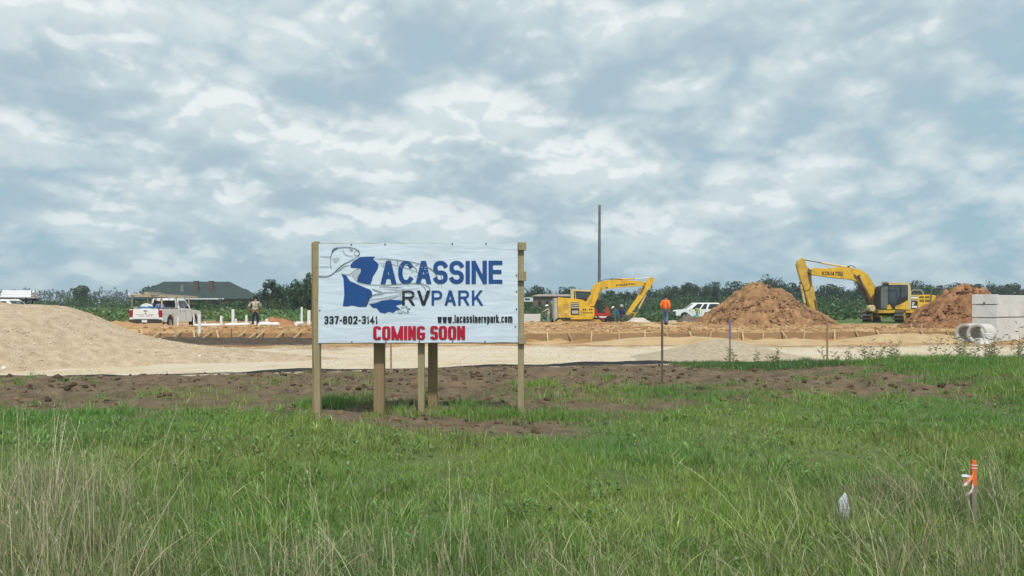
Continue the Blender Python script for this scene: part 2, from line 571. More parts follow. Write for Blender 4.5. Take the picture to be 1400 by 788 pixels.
def axis(breaks):
    out = []
    for a, b, st in breaks:
        out += list(np.arange(a, b, st))
    return np.array(out + [breaks[-1][1]])

gx = axis([(-6000, -1000, 1000), (-1000, -200, 100), (-200, -60, 10), (-60, -26, 1.2), (-26, -13, 0.25), (-13, 14.5, 0.075),
           (14.5, 28, 0.25), (28, 60, 1.2), (60, 200, 10), (200, 1000, 100), (1000, 6000, 1000)])
gy = axis([(-6000, -500, 1100), (-500, -20, 60), (-20, 1.5, 1.5), (1.5, 9, 0.15), (9, 19.2, 0.05), (19.2, 34, 0.14), (34, 60, 0.4), (60, 130, 3),
           (130, 400, 20), (400, 2000, 200), (2000, 9000, 1400)])
GX, GY = np.meshgrid(gx, gy)
GZ = gz(GX, GY, True)
nx, ny = len(gx), len(gy)
V = np.stack([GX, GY, GZ], -1).reshape(-1, 3)
ii = np.arange(nx * ny).reshape(ny, nx)
F = np.stack([ii[:-1, :-1], ii[:-1, 1:], ii[1:, 1:], ii[1:, :-1]], -1).reshape(-1, 4)

# what covers the ground where: soil (0), R gravel, G clay, B grassy field, A wet dark soil
x, y = GX, GY
n1 = fbm(x, y, 0.35, 4, 70); n2 = fbm(x, y, 1.6, 3, 75)
d = y - silt_y(x)
m_field = sstep(60, 66, y + 5 * n1 + 8 * sstep(18, 26, x) - 10 * sstep(-6, -10, x))
m_clay = sstep(24.6, 26.6, y + 1.6 * n1 + 1.2 * n2) * (1 - m_field)
m_clay = np.maximum(m_clay, 0.75 * sstep(14, 22, np.abs(x)) * sstep(20, 24, y) * (1 - m_field) * 0)
m_grav = sstep(-0.25, 0.12, d + 0.35 * n2) * (1 - m_clay) * (1 - m_field)
m_wet = sstep(25.8, 27.6, y + 0.8 * n1 + 0.5 * n2) * (1 - sstep(31.6, 32.6, y + 0.5 * n2)) * sstep(-17.5, -15, x) * (1 - sstep(-7.0, -5.5, x))
m_near = np.clip(1 - sstep(9.0, 11.0, y + 1.2 * n1), 0, 1)
_pxg = 700 + x * FPX / np.maximum(y, 1.0)
LAWN_PX = [-300, 0, 200, 380, 430, 500, 560, 700, 780, 830, 900, 960, 1000, 1100, 1250, 1330, 1400, 1700]
LAWN_Y = [10.2, 10.2, 10.1, 10.4, 9.7, 9.0, 8.4, 8.3, 8.6, 9.4, 10.0, 10.2, 10.9, 11.5, 11.8, 10.8, 10.6, 11]
LAWN_X = [(p_ - 700) * q_ / FPX for p_, q_ in zip(LAWN_PX, LAWN_Y)]
m_lawn = 1 - sstep(-0.5, 0.4, y - (np.interp(x, LAWN_X, LAWN_Y) + 0.55 * fbm(x, y, 0.6, 3, 150) + 0.45 * fbm(x, y, 1.9, 2, 153)))
m_field = np.maximum(m_field, 0.85 * m_lawn)
ZC = np.stack([m_grav, m_clay, m_field, np.clip(m_wet, 0, 1)], -1).reshape(-1, 4).astype(np.float32)

gm = bpy.data.materials.new('ground_cover'); gm.use_nodes = True
N, L = gm.node_tree.nodes, gm.node_tree.links
P = N['Principled BSDF']; P.inputs['Roughness'].default_value = 0.95; P.inputs['Specular IOR Level'].default_value = 0.15
att = N.new('ShaderNodeAttribute'); att.attribute_name = 'zone'
sp = N.new('ShaderNodeSeparateColor'); L.new(att.outputs['Color'], sp.inputs[0])
tco = N.new('ShaderNodeTexCoord')
def gnoise(s, det=6, rough=0.6, dist=0.0):
    n = N.new('ShaderNodeTexNoise'); n.inputs['Scale'].default_value = s; n.inputs['Detail'].default_value = det
    n.inputs['Roughness'].default_value = rough; n.inputs['Distortion'].default_value = dist
    L.new(tco.outputs['Object'], n.inputs['Vector']); return n.outputs['Fac']
def gramp(s, a, b):
    n = N.new('ShaderNodeMapRange'); L.new(s, n.inputs['Value']); n.inputs['From Min'].default_value = a; n.inputs['From Max'].default_value = b; return n.outputs[0]
def gmix(f, a, b):
    n = N.new('ShaderNodeMix'); n.data_type = 'RGBA'
    for sk, s in ((n.inputs[0], f), (n.inputs[6], a), (n.inputs[7], b)):
        if isinstance(s, tuple): sk.default_value = (*s, 1)
        elif isinstance(s, float): sk.default_value = s
        else: L.new(s, sk)
    return n.outputs[2]
nf, nm, nl = gnoise(22, 6, 0.7), gnoise(3.0, 6, 0.65, 0.4), gnoise(0.5, 4)
soil = gmix(gramp(nm, 0.3, 0.7), (0.082, 0.060, 0.039), (0.205, 0.154, 0.100))
soil = gmix(gramp(nf, 0.56, 0.74), soil, (0.27, 0.195, 0.135))
soil = gmix(gramp(nl, 0.58, 0.68), soil, (0.20, 0.135, 0.082))
grav = gmix(gramp(nf, 0.3, 0.7), (0.50, 0.425, 0.32), (0.66, 0.58, 0.46))
grav = gmix(gramp(nl, 0.44, 0.68), grav, (0.55, 0.44, 0.29))
grav = gmix(gramp(gnoise(1.1, 5, 0.6, 0.6), 0.56, 0.72), grav, (0.42, 0.335, 0.225))
clay = gmix(gramp(nm, 0.32, 0.68), (0.24, 0.120, 0.050), (0.46, 0.275, 0.130))
clay = gmix(gramp(nl, 0.47, 0.62), clay, (0.52, 0.36, 0.185))
clay = gmix(gramp(nf, 0.60, 0.72), clay, (0.58, 0.46, 0.30))
fieldc = gmix(gramp(nl, 0.4, 0.6), (0.075, 0.130, 0.042), (0.125, 0.165, 0.062))
c = gmix(sp.outputs[0], soil, grav)
c = gmix(sp.outputs[1], c, clay)
c = gmix(sp.outputs[2], c, fieldc)
wet = gmix(gramp(nm, 0.35, 0.65), (0.050, 0.040, 0.032), (0.12, 0.088, 0.06))
c = gmix(att.outputs['Alpha'], c, wet)
L.new(c, P.inputs['Base Color'])
bp = N.new('ShaderNodeBump'); bp.inputs['Strength'].default_value = 0.7; bp.inputs['Distance'].default_value = 0.03
L.new(gnoise(30, 5, 0.75), bp.inputs['Height']); L.new(bp.outputs[0], P.inputs['Normal'])
ground = np_mesh('ground', V, F, gm, smooth=True)
a = ground.data.attributes.new('zone', 'FLOAT_COLOR', 'POINT'); a.data.foreach_set('color', ZC.ravel())
tag(ground, kind='structure')

# ------------------------------------------------------------------ heaps of gravel, sand and dug soil
gravel_m = mat('gravel', (0.38, 0.285, 0.185), 0.95, scale=5, bump=0.9, bscale=24, col2=(0.57, 0.455, 0.325), spec=0.1, det=9)
sand_m = mat('sand_fill', (0.40, 0.275, 0.145), 0.95, scale=1.3, bump=0.6, bscale=20, col2=(0.54, 0.40, 0.235), spec=0.1, det=9)
clod_m = mat('dug_soil', (0.145, 0.082, 0.044), 0.95, scale=2.0, bump=1.0, bscale=9, col2=(0.44, 0.255, 0.128), spec=0.1, det=9)
redclod_m = mat('red_soil', (0.145, 0.072, 0.038), 0.95, scale=2.2, bump=1.0, bscale=9, col2=(0.42, 0.22, 0.112), spec=0.1, det=9)
grey_clod_m = mat('grey_soil', (0.10, 0.078, 0.06), 0.95, scale=2, bump=1.0, bscale=9, col2=(0.20, 0.155, 0.115), spec=0.1, det=9)
clay_m = mat('orange_clay', (0.30, 0.125, 0.055), 0.95, scale=2, bump=1.0, bscale=9, col2=(0.46, 0.225, 0.11), spec=0.1, det=9)

def heap(name, label, m, x0, x1, y0, y1, hf, step, cat, lump=0.0, ls=1.5, seed=1, group=None, fine=0.02, fs=8, gain=0.6):
    xs = np.arange(x0, x1 + step, step); ys = np.arange(y0, y1 + step, step)
    X, Y = np.meshgrid(xs, ys)
    H = hf(X, Y)
    env = sstep(0.0, 0.35, H)
    H = H + env * (lump * fbm(X, Y, ls, 4, seed, gain) + 0.6 * lump * (0.35 - np.abs(fbm(X, Y, ls * 2.2, 3, seed + 20, gain))) + fine * fbm(X, Y, fs, 3, seed + 9, 0.7))
    jx = step * 0.35 * fbm(X, Y, 3.0 / step * 0.2, 2, seed + 13); jy = step * 0.35 * fbm(X, Y, 3.0 / step * 0.2, 2, seed + 17)
    keep = H > -0.04
    Z = gz(X, Y) + np.maximum(H, -0.06)
    V = np.stack([X + jx, Y + jy, Z], -1).reshape(-1, 3)
    ny, nx = X.shape
    ii = np.arange(nx * ny).reshape(ny, nx)
    k = keep[:-1, :-1] | keep[1:, 1:] | keep[:-1, 1:] | keep[1:, :-1]
    F = np.stack([ii[:-1, :-1], ii[:-1, 1:], ii[1:, 1:], ii[1:, :-1]], -1)[k]
    used = np.unique(F); remap = np.full(nx * ny, -1); remap[used] = np.arange(len(used))
    o = np_mesh(name, V[used], remap[F], m, smooth=True)
    tag(o, label, cat, group)
    o['heap'] = 1
    del o['heap']
    return (lambda x, y: gz(x, y) + hf(np.asarray(x, float), np.asarray(y, float)))

def cone(cx, cy, rx, ry, h, p=1.0, rot=0.0):
    c_, s_ = math.cos(rot), math.sin(rot)
    def f(X, Y):
        u = ((X - cx) * c_ + (Y - cy) * s_) / rx; v = (-(X - cx) * s_ + (Y - cy) * c_) / ry
        r = np.sqrt(u * u + v * v)
        rr = np.sqrt(r * r + 0.012) - 0.11          # rounded tip
        return h * (1 - rr) ** p if p == 1.0 else h * np.sign(1 - rr) * np.abs(1 - rr) ** p
    return f
def hmax(*fs):
    def f(X, Y):
        a = np.stack([q(X, Y) for q in fs]); k = 9.0
        return np.log(np.exp(np.clip(a, -3, 9) * k).sum(0)) / k - 0.8 * math.log(len(fs)) / k
    return f

_GPX = [-22, -15, -13.4, -12.55, -12.05, -11.5, -11.1, -10.75, -10.3, -9.7, -8.9, -8.0, -7.0, -5.8, -4.6, -3.5]
_GPH = [-0.1, 1.1, 1.40, 1.40, 1.33, 1.31, 1.31, 1.23, 1.03, 0.74, 0.50, 0.34, 0.24, 0.13, 0.03, -0.15]
def gravel_h(X, Y):
    p = sum(np.interp(X + o, _GPX, _GPH) for o in (-0.18, 0, 0.18)) / 3
    yc = 19.4 + 0.25 * (X + 11) * 0.6
    return p - 0.31 * (np.sqrt((Y - yc) ** 2 + 0.8) - 0.89)
gravel_top = heap('gravel_pile', 'long pale gravel pile at the left behind the black silt strip', gravel_m, -22, -3.2, 14.6, 25, gravel_h, 0.06, 'gravel pile',
                  lump=0.03, ls=1.0, seed=3, fine=0.035, fs=7)

# small gravel mound behind the purple-topped stake
p0 = at(1000, 497, 18.9)
small_top = heap('gravel_mound', 'low grey gravel mound behind the purple-topped stake', mat('grey_gravel', (0.34, 0.28, 0.20), 0.95, scale=9, bump=0.9, bscale=28, col2=(0.54, 0.45, 0.33), spec=0.1, det=9),
     2.6, 8.2, 18.4, 23.4, cone(5.35, 20.6, 2.1, 2.2, 0.47, 1.25), 0.06, 'gravel mound', lump=0.03, seed=5, fine=0.03, fs=7)

def pw(px, Y): return (px - 700) * Y / FPX
heap('sand_heap', 'yellow sand heap lying against the boards below the man in orange', sand_m, pw(770, 27.2), pw(1020, 27.2), 25.0, 28.9,
     hmax(cone(pw(905, 27.2), 27.2, 2.6, 1.6, 0.30), cone(pw(860, 27.2), 27.3, 2.0, 1.4, 0.22), cone(pw(955, 27.2), 27.4, 1.8, 1.3, 0.30), cone(pw(985, 27.4), 27.4, 1.2, 1.1, 0.21)), 0.07, 'sand heap', lump=0.06, ls=1.3, seed=8)
heap('sand_heap', 'low yellow sand bank below the boards in front of the brown soil pile', sand_m, pw(1010, 27.8), pw(1150, 27.8), 26.2, 29.5,
     hmax(cone(pw(1060, 27.9), 27.9, 2.0, 1.3, 0.15), cone(pw(1105, 27.9), 28.0, 1.4, 1.2, 0.12)), 0.07, 'sand heap', lump=0.05, ls=1.3, seed=9)
heap('sand_heap', 'long yellow sand bank in front of the excavator beside the concrete boxes', sand_m, pw(1125, 28.6), pw(1350, 28.6), 26.6, 31.2,
     hmax(cone(pw(1180, 28.8), 28.8, 1.6, 1.3, 0.24), cone(pw(1215, 28.9), 29.0, 1.6, 1.4, 0.35), cone(pw(1255, 28.9), 29.2, 2.0, 1.5, 0.36), cone(pw(1295, 28.9), 29.4, 1.8, 1.5, 0.36)), 0.07, 'sand heap', lump=0.06, ls=1.3, seed=10)
pile_a = heap('soil_pile', 'large brown dug soil pile between the white vehicle and the excavator bucket', clod_m, pw(935, 50), pw(1150, 50), 45.6, 55,
     hmax(cone(pw(1038, 50), 50, 3.9, 3.9, 2.78), cone(pw(1065, 50), 50.2, 3.2, 3.2, 2.20), cone(pw(1006, 50), 49.6, 2.3, 2.4, 1.45), cone(pw(1095, 50), 49.4, 2.2, 2.4, 1.05), cone(pw(975, 50), 49, 1.5, 1.8, 0.45)),
     0.075, 'soil pile', lump=0.50, ls=0.9, seed=12, fine=0.22, fs=3.2, gain=0.72)
pile_b = heap('soil_pile', 'reddish brown soil pile leaning against the grey concrete boxes', redclod_m, pw(1205, 38), pw(1390, 38), 33.8, 42.5,
     hmax(cone(pw(1322, 38), 38, 2.5, 3.6, 2.36), cone(pw(1300, 38), 37.9, 2.0, 3.0, 1.55), cone(pw(1266, 38), 37.4, 1.6, 2.0, 0.55), cone(pw(1345, 38), 38.5, 2.4, 3.0, 1.9)),
     0.065, 'soil pile', lump=0.42, ls=1.0, seed=14, fine=0.18, fs=3.4, gain=0.72)
heap('soil_pile', 'small dark grey soil pile in front of the white vehicle', grey_clod_m, pw(910, 52), pw(985, 52), 49.6, 54.2,
     hmax(cone(pw(940, 52), 52, 1.5, 1.6, 0.98), cone(pw(955, 52), 52, 1.2, 1.4, 0.75)), 0.07, 'soil pile', lump=0.12, ls=1.6, seed=16, fine=0.05, fs=5)
heap('clay_pile', 'orange clay pile behind the man in the patterned shirt', clay_m, pw(345, 46), pw(425, 46), 44.2, 49,
     hmax(cone(pw(375, 46.5), 46.5, 1.4, 1.6, 0.84), cone(pw(392, 46.5), 46.6, 1.0, 1.3, 0.70), cone(pw(360, 46.5), 46.4, 0.9, 1.2, 0.5), cone(pw(410, 46.5), 46.4, 0.8, 1.2, 0.35)), 0.06, 'clay pile', lump=0.16, ls=1.7, seed=18, fine=0.06, fs=5)
heap('clay_pile', 'low tan clay bank in front of the white pickup truck', mat('tan_clay', (0.34, 0.19, 0.09), 0.95, scale=1.2, bump=1.0, bscale=9, col2=(0.52, 0.33, 0.17), spec=0.1, det=9),
     pw(128, 34), pw(330, 34), 32.2, 38, hmax(cone(pw(165, 34), 34.2, 1.6, 1.5, 0.34), cone(pw(205, 34), 34.4, 1.8, 1.5, 0.15), cone(pw(250, 34), 34.6, 2.0, 1.5, 0.17), cone(pw(150, 34), 34, 1.1, 1.2, 0.3)), 0.07, 'clay pile', lump=0.12, ls=1.6, seed=20, fine=0.05, fs=5)
heap('rubble_pile', 'small pile of pale broken concrete under the yellow excavator arm', mat('pale_rubble', (0.42, 0.36, 0.28), 0.9, scale=3, bump=1.0, bscale=12, col2=(0.66, 0.60, 0.50), spec=0.1, det=9),
     pw(845, 47.5), pw(900, 47.5), 46.2, 49.2, hmax(cone(pw(868, 47.5), 47.5, 0.8, 0.9, 0.34), cone(pw(878, 47.5), 47.6, 0.6, 0.8, 0.33)), 0.05, 'rubble pile', lump=0.12, ls=2.4, seed=22, fine=0.05, fs=6)

# scattered stones and clods: too many to count, real geometry in one mesh each
_ICO_V = np.array([(0, 0, 1), (.894, 0, .447), (.276, .851, .447), (-.724, .526, .447), (-.724, -.526, .447), (.276, -.851, .447),
                   (.724, .526, -.447), (-.276, .851, -.447), (-.894, 0, -.447), (-.276, -.851, -.447), (.724, -.526, -.447), (0, 0, -1)])
_ICO_F = np.array([(0, 1, 2), (0, 2, 3), (0, 3, 4), (0, 4, 5), (0, 5, 1), (1, 6, 2), (2, 7, 3), (3, 8, 4), (4, 9, 5), (5, 10, 1),
                   (6, 7, 2), (7, 8, 3), (8, 9, 4), (9, 10, 5), (10, 6, 1), (11, 7, 6), (11, 8, 7), (11, 9, 8), (11, 10, 9), (11, 6, 10)])
tint_m = bpy.data.materials.new('stone_tints'); tint_m.use_nodes = True
_n = tint_m.node_tree.nodes; _a = _n.new('ShaderNodeAttribute'); _a.attribute_name = 'tint'
tint_m.node_tree.links.new(_a.outputs['Color'], _n['Principled BSDF'].inputs['Base Color'])
_n['Principled BSDF'].inputs['Roughness'].default_value = 0.95; _n['Principled BSDF'].inputs['Specular IOR Level'].default_value = 0.1

def stones(name, label, px_, py_, pz_, size, cols, cat):
    n = len(px_)
    g = RNG
    sc = size[:, None, None] * g.uniform(0.6, 1.3, (n, 1, 3)) * np.array([1, 1, 0.7])
    v = _ICO_V[None] * g.uniform(0.7, 1.25, (n, 12, 1)) * sc
    a = g.uniform(0, 6.28, n); ca, sa = np.cos(a)[:, None], np.sin(a)[:, None]
    X = v[..., 0] * ca - v[..., 1] * sa + px_[:, None]; Y = v[..., 0] * sa + v[..., 1] * ca + py_[:, None]; Z = v[..., 2] + pz_[:, None]
    V = np.stack([X, Y, Z], -1).reshape(-1, 3)
    F = (_ICO_F[None] + (np.arange(n) * 12)[:, None, None]).reshape(-1, 3)
    t = np.repeat(cols, 12, axis=0)
    o = np_mesh(name, V, F, tint_m, tint=t)
    tag(o, label, cat, kind='stuff')
    return o
n = 5200
sx = RNG.uniform(-14, -4.2, n); sy_ = RNG.uniform(15, 22, n)
hh = gravel_h(sx, sy_); k = hh > 0.01
sx, sy_ = sx[k], sy_[k]; n = len(sx)
w = RNG.uniform(0, 1, (n, 1)); cols = np.array([0.40, 0.32, 0.22]) * (1 - w) + np.array([0.74, 0.68, 0.57]) * w
low_ = np.clip(1 - gravel_h(sx, sy_) / 0.6, 0, 1)
stones('gravel', 'loose pale stones strewn over the gravel pile', sx, sy_, gravel_top(sx, sy_) + 0.005, RNG.uniform(0.008, 0.022, n) * (1 + (0.5 + 1.6 * low_) * (RNG.random(n) > 0.93)), cols, 'gravel')
n = 13000
sx = RNG.uniform(-11.5, 12.5, n); sy_ = RNG.uniform(8.4, 18, n)
k = (sy_ < silt_y(sx) + 0.1) & (fbm(sx, sy_, 0.5, 3, 90) > -0.2) & (sy_ > np.interp(sx, LAWN_X, LAWN_Y) + 0.2 + 0.55 * fbm(sx, sy_, 0.6, 3, 150) + 0.45 * fbm(sx, sy_, 1.9, 2, 153))
sx, sy_ = sx[k], sy_[k]; n = len(sx)
w = RNG.uniform(0, 1, (n, 1)) ** 1.5; cols = np.array([0.060, 0.040, 0.028]) * (1 - w) + np.array([0.20, 0.135, 0.085]) * w
stones('soil_clods', 'dark broken soil clods on the bare strip behind the sign', sx, sy_, gz(sx, sy_, True) + 0.004, 0.006 + 0.065 * RNG.random(n) ** 7, cols, 'soil clods')
n = 9000
sx = RNG.uniform(-9, 15, n); sy_ = RNG.uniform(15, 27, n)
k = (sy_ > silt_y(sx) + 0.0) & (fbm(sx, sy_, 0.3, 3, 95) > -0.1)
sx, sy_ = sx[k], sy_[k]; n = len(sx)
w = RNG.uniform(0, 1, (n, 1)); cols = np.array([0.38, 0.31, 0.21]) * (1 - w) + np.array([0.68, 0.60, 0.48]) * w
stones('lot_gravel', 'pale stones lying on the gravel lot', sx, sy_, gz(sx, sy_, True) + 0.002, RNG.uniform(0.008, 0.022, n), cols, 'gravel')
n = 5200
sx = np.concatenate([RNG.uniform(-17, -5.5, n // 2), RNG.uniform(-2, 18, n // 2)]); sy_ = np.concatenate([RNG.uniform(32.5, 46, n // 2), RNG.uniform(30, 48, n // 2)])
k = sy_ > np.where(sx > -3, form_y(sx) + 0.3, 0)
sx, sy_ = sx[k], sy_[k]; n = len(sx)
w = RNG.uniform(0, 1, (n, 1)); cols = np.array([0.24, 0.12, 0.055]) * (1 - w) + np.array([0.55, 0.38, 0.21]) * w
stones('clay_clods', 'orange clay lumps lying on the raised building pads', sx, sy_, gz(sx, sy_, True) + 0.01, 0.02 + 0.11 * RNG.random(n) ** 3, cols, 'clay clods')

for nm, fn, (xa, xb, ya, yb), nn, c1_, c2_ in (('pile_clods', pile_a, (pw(945, 50), pw(1125, 50), 46, 51.5), 5200, (0.12, 0.072, 0.042), (0.44, 0.27, 0.15)), ('pile_clods', pile_b, (pw(1215, 38), pw(1375, 38), 34, 40), 4200, (0.11, 0.058, 0.036), (0.42, 0.235, 0.13))):
    sx = RNG.uniform(xa, xb, nn); sy_ = RNG.uniform(ya, yb, nn); hz_ = fn(sx, sy_) - gz(sx, sy_); k = hz_ > -0.02
    sx, sy_ = sx[k], sy_[k]; n = len(sx); w = RNG.uniform(0, 1, (n, 1)) ** 1.3
    stones(nm, 'broken clods on the %s soil pile' % ('brown' if fn is pile_a else 'reddish'), sx, sy_, fn(sx, sy_) + 0.0, 0.015 + 0.085 * RNG.random(n) ** 4, np.array(c1_) * (1 - w) + np.array(c2_) * w, 'soil clods')

# black silt strip along the edge of the gravel
silt_m = mat('black_fabric', (0.014, 0.015, 0.016), 0.7, 0.3, 5, bump=0.4, bscale=12)
xs = np.arange(-16, 15.0, 0.09)
ys = silt_y(xs) + 0.04 * fbm(xs, xs * 0, 1.2, 3, 5)
hh = 0.018 + 0.10 * np.clip(fbm(xs, xs * 0 + 3, 0.55, 3, 8) + 0.05, 0, 1)
zg = np.minimum(gz(xs, ys), gz(xs, ys, True)) - 0.015
lean = 0.05 + 0.05 * fbm(xs, xs * 0 + 9, 0.8, 2, 12)
rings = []
top = np.maximum(gz(xs, ys, True), gz(xs, ys)) + hh
V = np.concatenate([np.stack([xs, ys - 0.05, zg], -1), np.stack([xs, ys + lean * 0.5, (zg + top) / 2 + 0.01], -1), np.stack([xs, ys + lean, top], -1),
                    np.stack([xs, ys + lean + 0.05, top - 0.004], -1), np.stack([xs, ys + lean + 0.16, zg], -1)])
k = len(xs); F = []
for r_ in range(4):
    for i in range(k - 1): F.append((r_ * k + i, r_ * k + i + 1, (r_ + 1) * k + i + 1, (r_ + 1) * k + i))
sf = np_mesh('silt_fence', V, np.array(F), silt_m, smooth=True)
tag(sf, 'low black fabric silt strip along the near edge of the gravel', 'silt fence')
# ------------------------------------------------------------------ the sign
SY = 9.75                                  # depth of the banner
MP = SY / FPX                              # metres per photo pixel there
root_z = zf(at(571, 470, SY).x, SY)
sign = thing('billboard_sign', 'white printed banner sign with blue lettering on wooden posts in the grass', 'sign', (at(571, 470, SY).x, SY, root_z))
def sl(px, py, dy=0.0):
    p = at(px, py, SY)
    return Vector((p.x - sign.location.x, dy, p.z - root_z))
wood_new = mat('treated_pine', (0.29, 0.235, 0.135), 0.85, scale=7, bump=0.3, bscale=30, col2=(0.40, 0.335, 0.205))
wood_old = mat('weathered_post', (0.25, 0.175, 0.095), 0.9, scale=6, bump=0.4, bscale=30, col2=(0.34, 0.25, 0.145))
for w_ in (wood_new, wood_old):            # stretch the grain along the post
    t_ = w_.node_tree.nodes.new('ShaderNodeMapping'); t_.inputs['Scale'].default_value = (5, 5, 0.35)
    nz = [q for q in w_.node_tree.nodes if q.type == 'TEX_NOISE']; tcn = [q for q in w_.node_tree.nodes if q.type == 'TEX_COORD'][0]
    w_.node_tree.links.new(tcn.outputs['Object'], t_.inputs[0])
    for q in nz: w_.node_tree.links.new(t_.outputs[0], q.inputs['Vector'])

def post(x0, x1, ytop, dy, depth, m, name='post', lean=0.0):
    a = sl(x0, ytop, dy); b = sl(x1, ytop, dy)
    gxw = sign.location.x + (a.x + b.x) / 2
    g = min(float(gz(gxw, SY + dy, True)), zf(gxw, SY + dy)) - root_z - 0.25
    r0 = [(a.x - lean, dy, g), (b.x - lean, dy, g), (b.x - lean, dy + depth, g), (a.x - lean, dy + depth, g)]
    r1 = [(a.x, dy, a.z), (b.x, dy, a.z), (b.x, dy + depth, a.z), (a.x, dy + depth, a.z)]
    return MB().loft([r0, r1]).build(name, m, sign, bevel=0.006, seg=2)
post(428.5, 436.6, 330.5, -0.03, 0.089, wood_new, lean=-0.018)
post(424.6, 428.2, 331.5, 0.035, 0.089, wood_old, lean=-0.012)
post(708, 716.4, 331.5, -0.02, 0.089, wood_new, lean=0.0)
# posts standing behind the banner
post(570.4, 579.2, 336, 0.055, 0.089, wood_new)
post(508.6, 523.0, 336, 0.13, 0.12, wood_old, lean=0.006)
post(580.6, 593.4, 336, 0.38, 0.12, wood_old)
# rails behind the banner, their ends show past the right-hand post
for y0, y1 in ((332.5, 342.5), (372, 384), (457.5, 470)):
    a, b = sl(429, y1, 0.012), sl(718.8, y0, 0.05)
    MB().box(a.x + 0.06, b.x, 0.072 if False else 0.012, 0.05, a.z, b.z).build('rail', wood_new, sign, bevel=0.003)
for y0, y1 in ((332.5, 342.5), (372, 384), (457.5, 470)):
    a, b = sl(708.6, y1 + 0.3), sl(719.4, y0 - 0.3)
    MB().box(a.x, b.x, -0.062, -0.021, a.z, b.z).build('rail_block', wood_new, sign, bevel=0.003)
# banner cloth, slightly slack and creased
vin = bpy.data.materials.new('banner_vinyl'); vin.use_nodes = True
N, L = vin.node_tree.nodes, vin.node_tree.links
P = N['Principled BSDF']; P.inputs['Base Color'].default_value = (0.66, 0.75, 0.88, 1); P.inputs['Roughness'].default_value = 0.45
tco = N.new('ShaderNodeTexCoord'); mp = N.new('ShaderNodeMapping'); mp.inputs['Rotation'].default_value = (0, 0.9, 0); mp.inputs['Scale'].default_value = (1.2, 1, 7)
n1_ = N.new('ShaderNodeTexNoise'); n1_.inputs['Scale'].default_value = 1.6; n1_.inputs['Detail'].default_value = 3; n1_.inputs['Distortion'].default_value = 0.8
L.new(tco.outputs['Object'], mp.inputs[0]); L.new(mp.outputs[0], n1_.inputs['Vector'])
bp = N.new('ShaderNodeBump'); bp.inputs['Strength'].default_value = 0.24; bp.inputs['Distance'].default_value = 0.03
L.new(n1_.outputs['Fac'], bp.inputs['Height']); L.new(bp.outputs[0], P.inputs['Normal'])
nu, nv = 96, 52
c00, c10_, c01, c11 = sl(436.2, 469.2), sl(708.3, 468.4), sl(436.6, 333.4), sl(707.6, 332.6)
def ban(u, v):
    """point on the cloth"""
    a = c00.lerp(c10_, u); b = c01.lerp(c11, u); p = a.lerp(b, v)
    X, Z = u * 2.4, v * 1.2
    e = min(u, 1 - u, v, 1 - v) * 8; e = min(1, e)
    w = 0.012 * e * float(fbm(X * 0.9, Z, 1.6, 2, 4)) + 0.006 * float(fbm(X + Z, Z - X, 3.2, 2, 6))
    p = p.copy(); p.y = -0.036 + w - 0.0
    # edge scallops between nails along the bottom and top
    s = 0.004 * math.sin(u * 6 * math.pi) ** 2
    p.z += s * (1 - v) - s * v
    return p
V = np.array([tuple(ban(i / nu, j / nv)) for j in range(nv + 1) for i in range(nu + 1)])
ii = np.arange((nu + 1) * (nv + 1)).reshape(nv + 1, nu + 1)
F = np.stack([ii[:-1, :-1], ii[:-1, 1:], ii[1:, 1:], ii[1:, :-1]], -1).reshape(-1, 4)
Vb = V.copy(); Vb[:, 1] += 0.003
nV = len(V)
edge_ = np.concatenate([ii[0, :], ii[1:, -1], ii[-1, ::-1][1:], ii[::-1, 0][1:]])
FE = np.stack([edge_[:-1], edge_[:-1] + nV, edge_[1:] + nV, edge_[1:]], -1)
banner = np_mesh('banner', np.concatenate([V, Vb]), np.concatenate([F, F[:, ::-1] + nV]), vin, sign, smooth=True)

def on_banner(px, py, lift=0.004):
    """photo pixel -> point just in front of the cloth"""
    u = (px - 436.4) / (707.9 - 436.4); v = (468.8 - py) / (468.8 - 333.0)
    p = ban(min(max(u, 0), 1), min(max(v, 0), 1)); p.y -= lift
    return p
ink_blue = mat('print_blue', (0.014, 0.075, 0.27), 0.7, 0.06, 10)
ink_navy = mat('print_charcoal', (0.020, 0.026, 0.040), 0.5, 0.06, 10)
ink_red = mat('print_red', (0.44, 0.010, 0.035), 0.7, 0.06, 10)
ink_grey = mat('print_grey', (0.11, 0.135, 0.16), 0.5, 0.06, 10)
ink_pale = mat('print_pale_grey', (0.46, 0.51, 0.56), 0.5, 0.06, 10)
def sign_text(s, x0, x1, y0, y1, m, cw, t, gap, e=2.3, th=None):
    def fn(u, v, l): return on_banner(x0 + (x1 - x0) * u, y1 + (y0 - y1) * v, 0.006 + l * 2.0)
    return letters(s, fn, m, banner, cw, t, gap, e, th)
sign_text('ACASSINE', 521, 687, 357, 388.5, ink_blue, 0.72, 0.20, 0.075, 2.3, 0.175)
sign_text('RV', 550.5, 588.5, 397.5, 418, ink_navy, 0.80, 0.165, 0.10, 2.3, 0.15)
sign_text('PARK', 590.5, 661, 397.5, 418, ink_blue, 0.76, 0.165, 0.14, 2.3, 0.15)
sign_text('337-802-3141', 444.5, 517, 432, 442.8, ink_navy, 0.56, 0.20, 0.10, 3.4, 0.17)
sign_text('www.lacassinervpark.com', 598.5, 700.5, 431, 441.8, ink_navy, 0.50, 0.185, 0.075, 3.4, 0.15)
sign_text('COMING SOON', 511, 636, 446, 465, ink_red, 0.56, 0.232, 0.045, 4.6, 0.165)
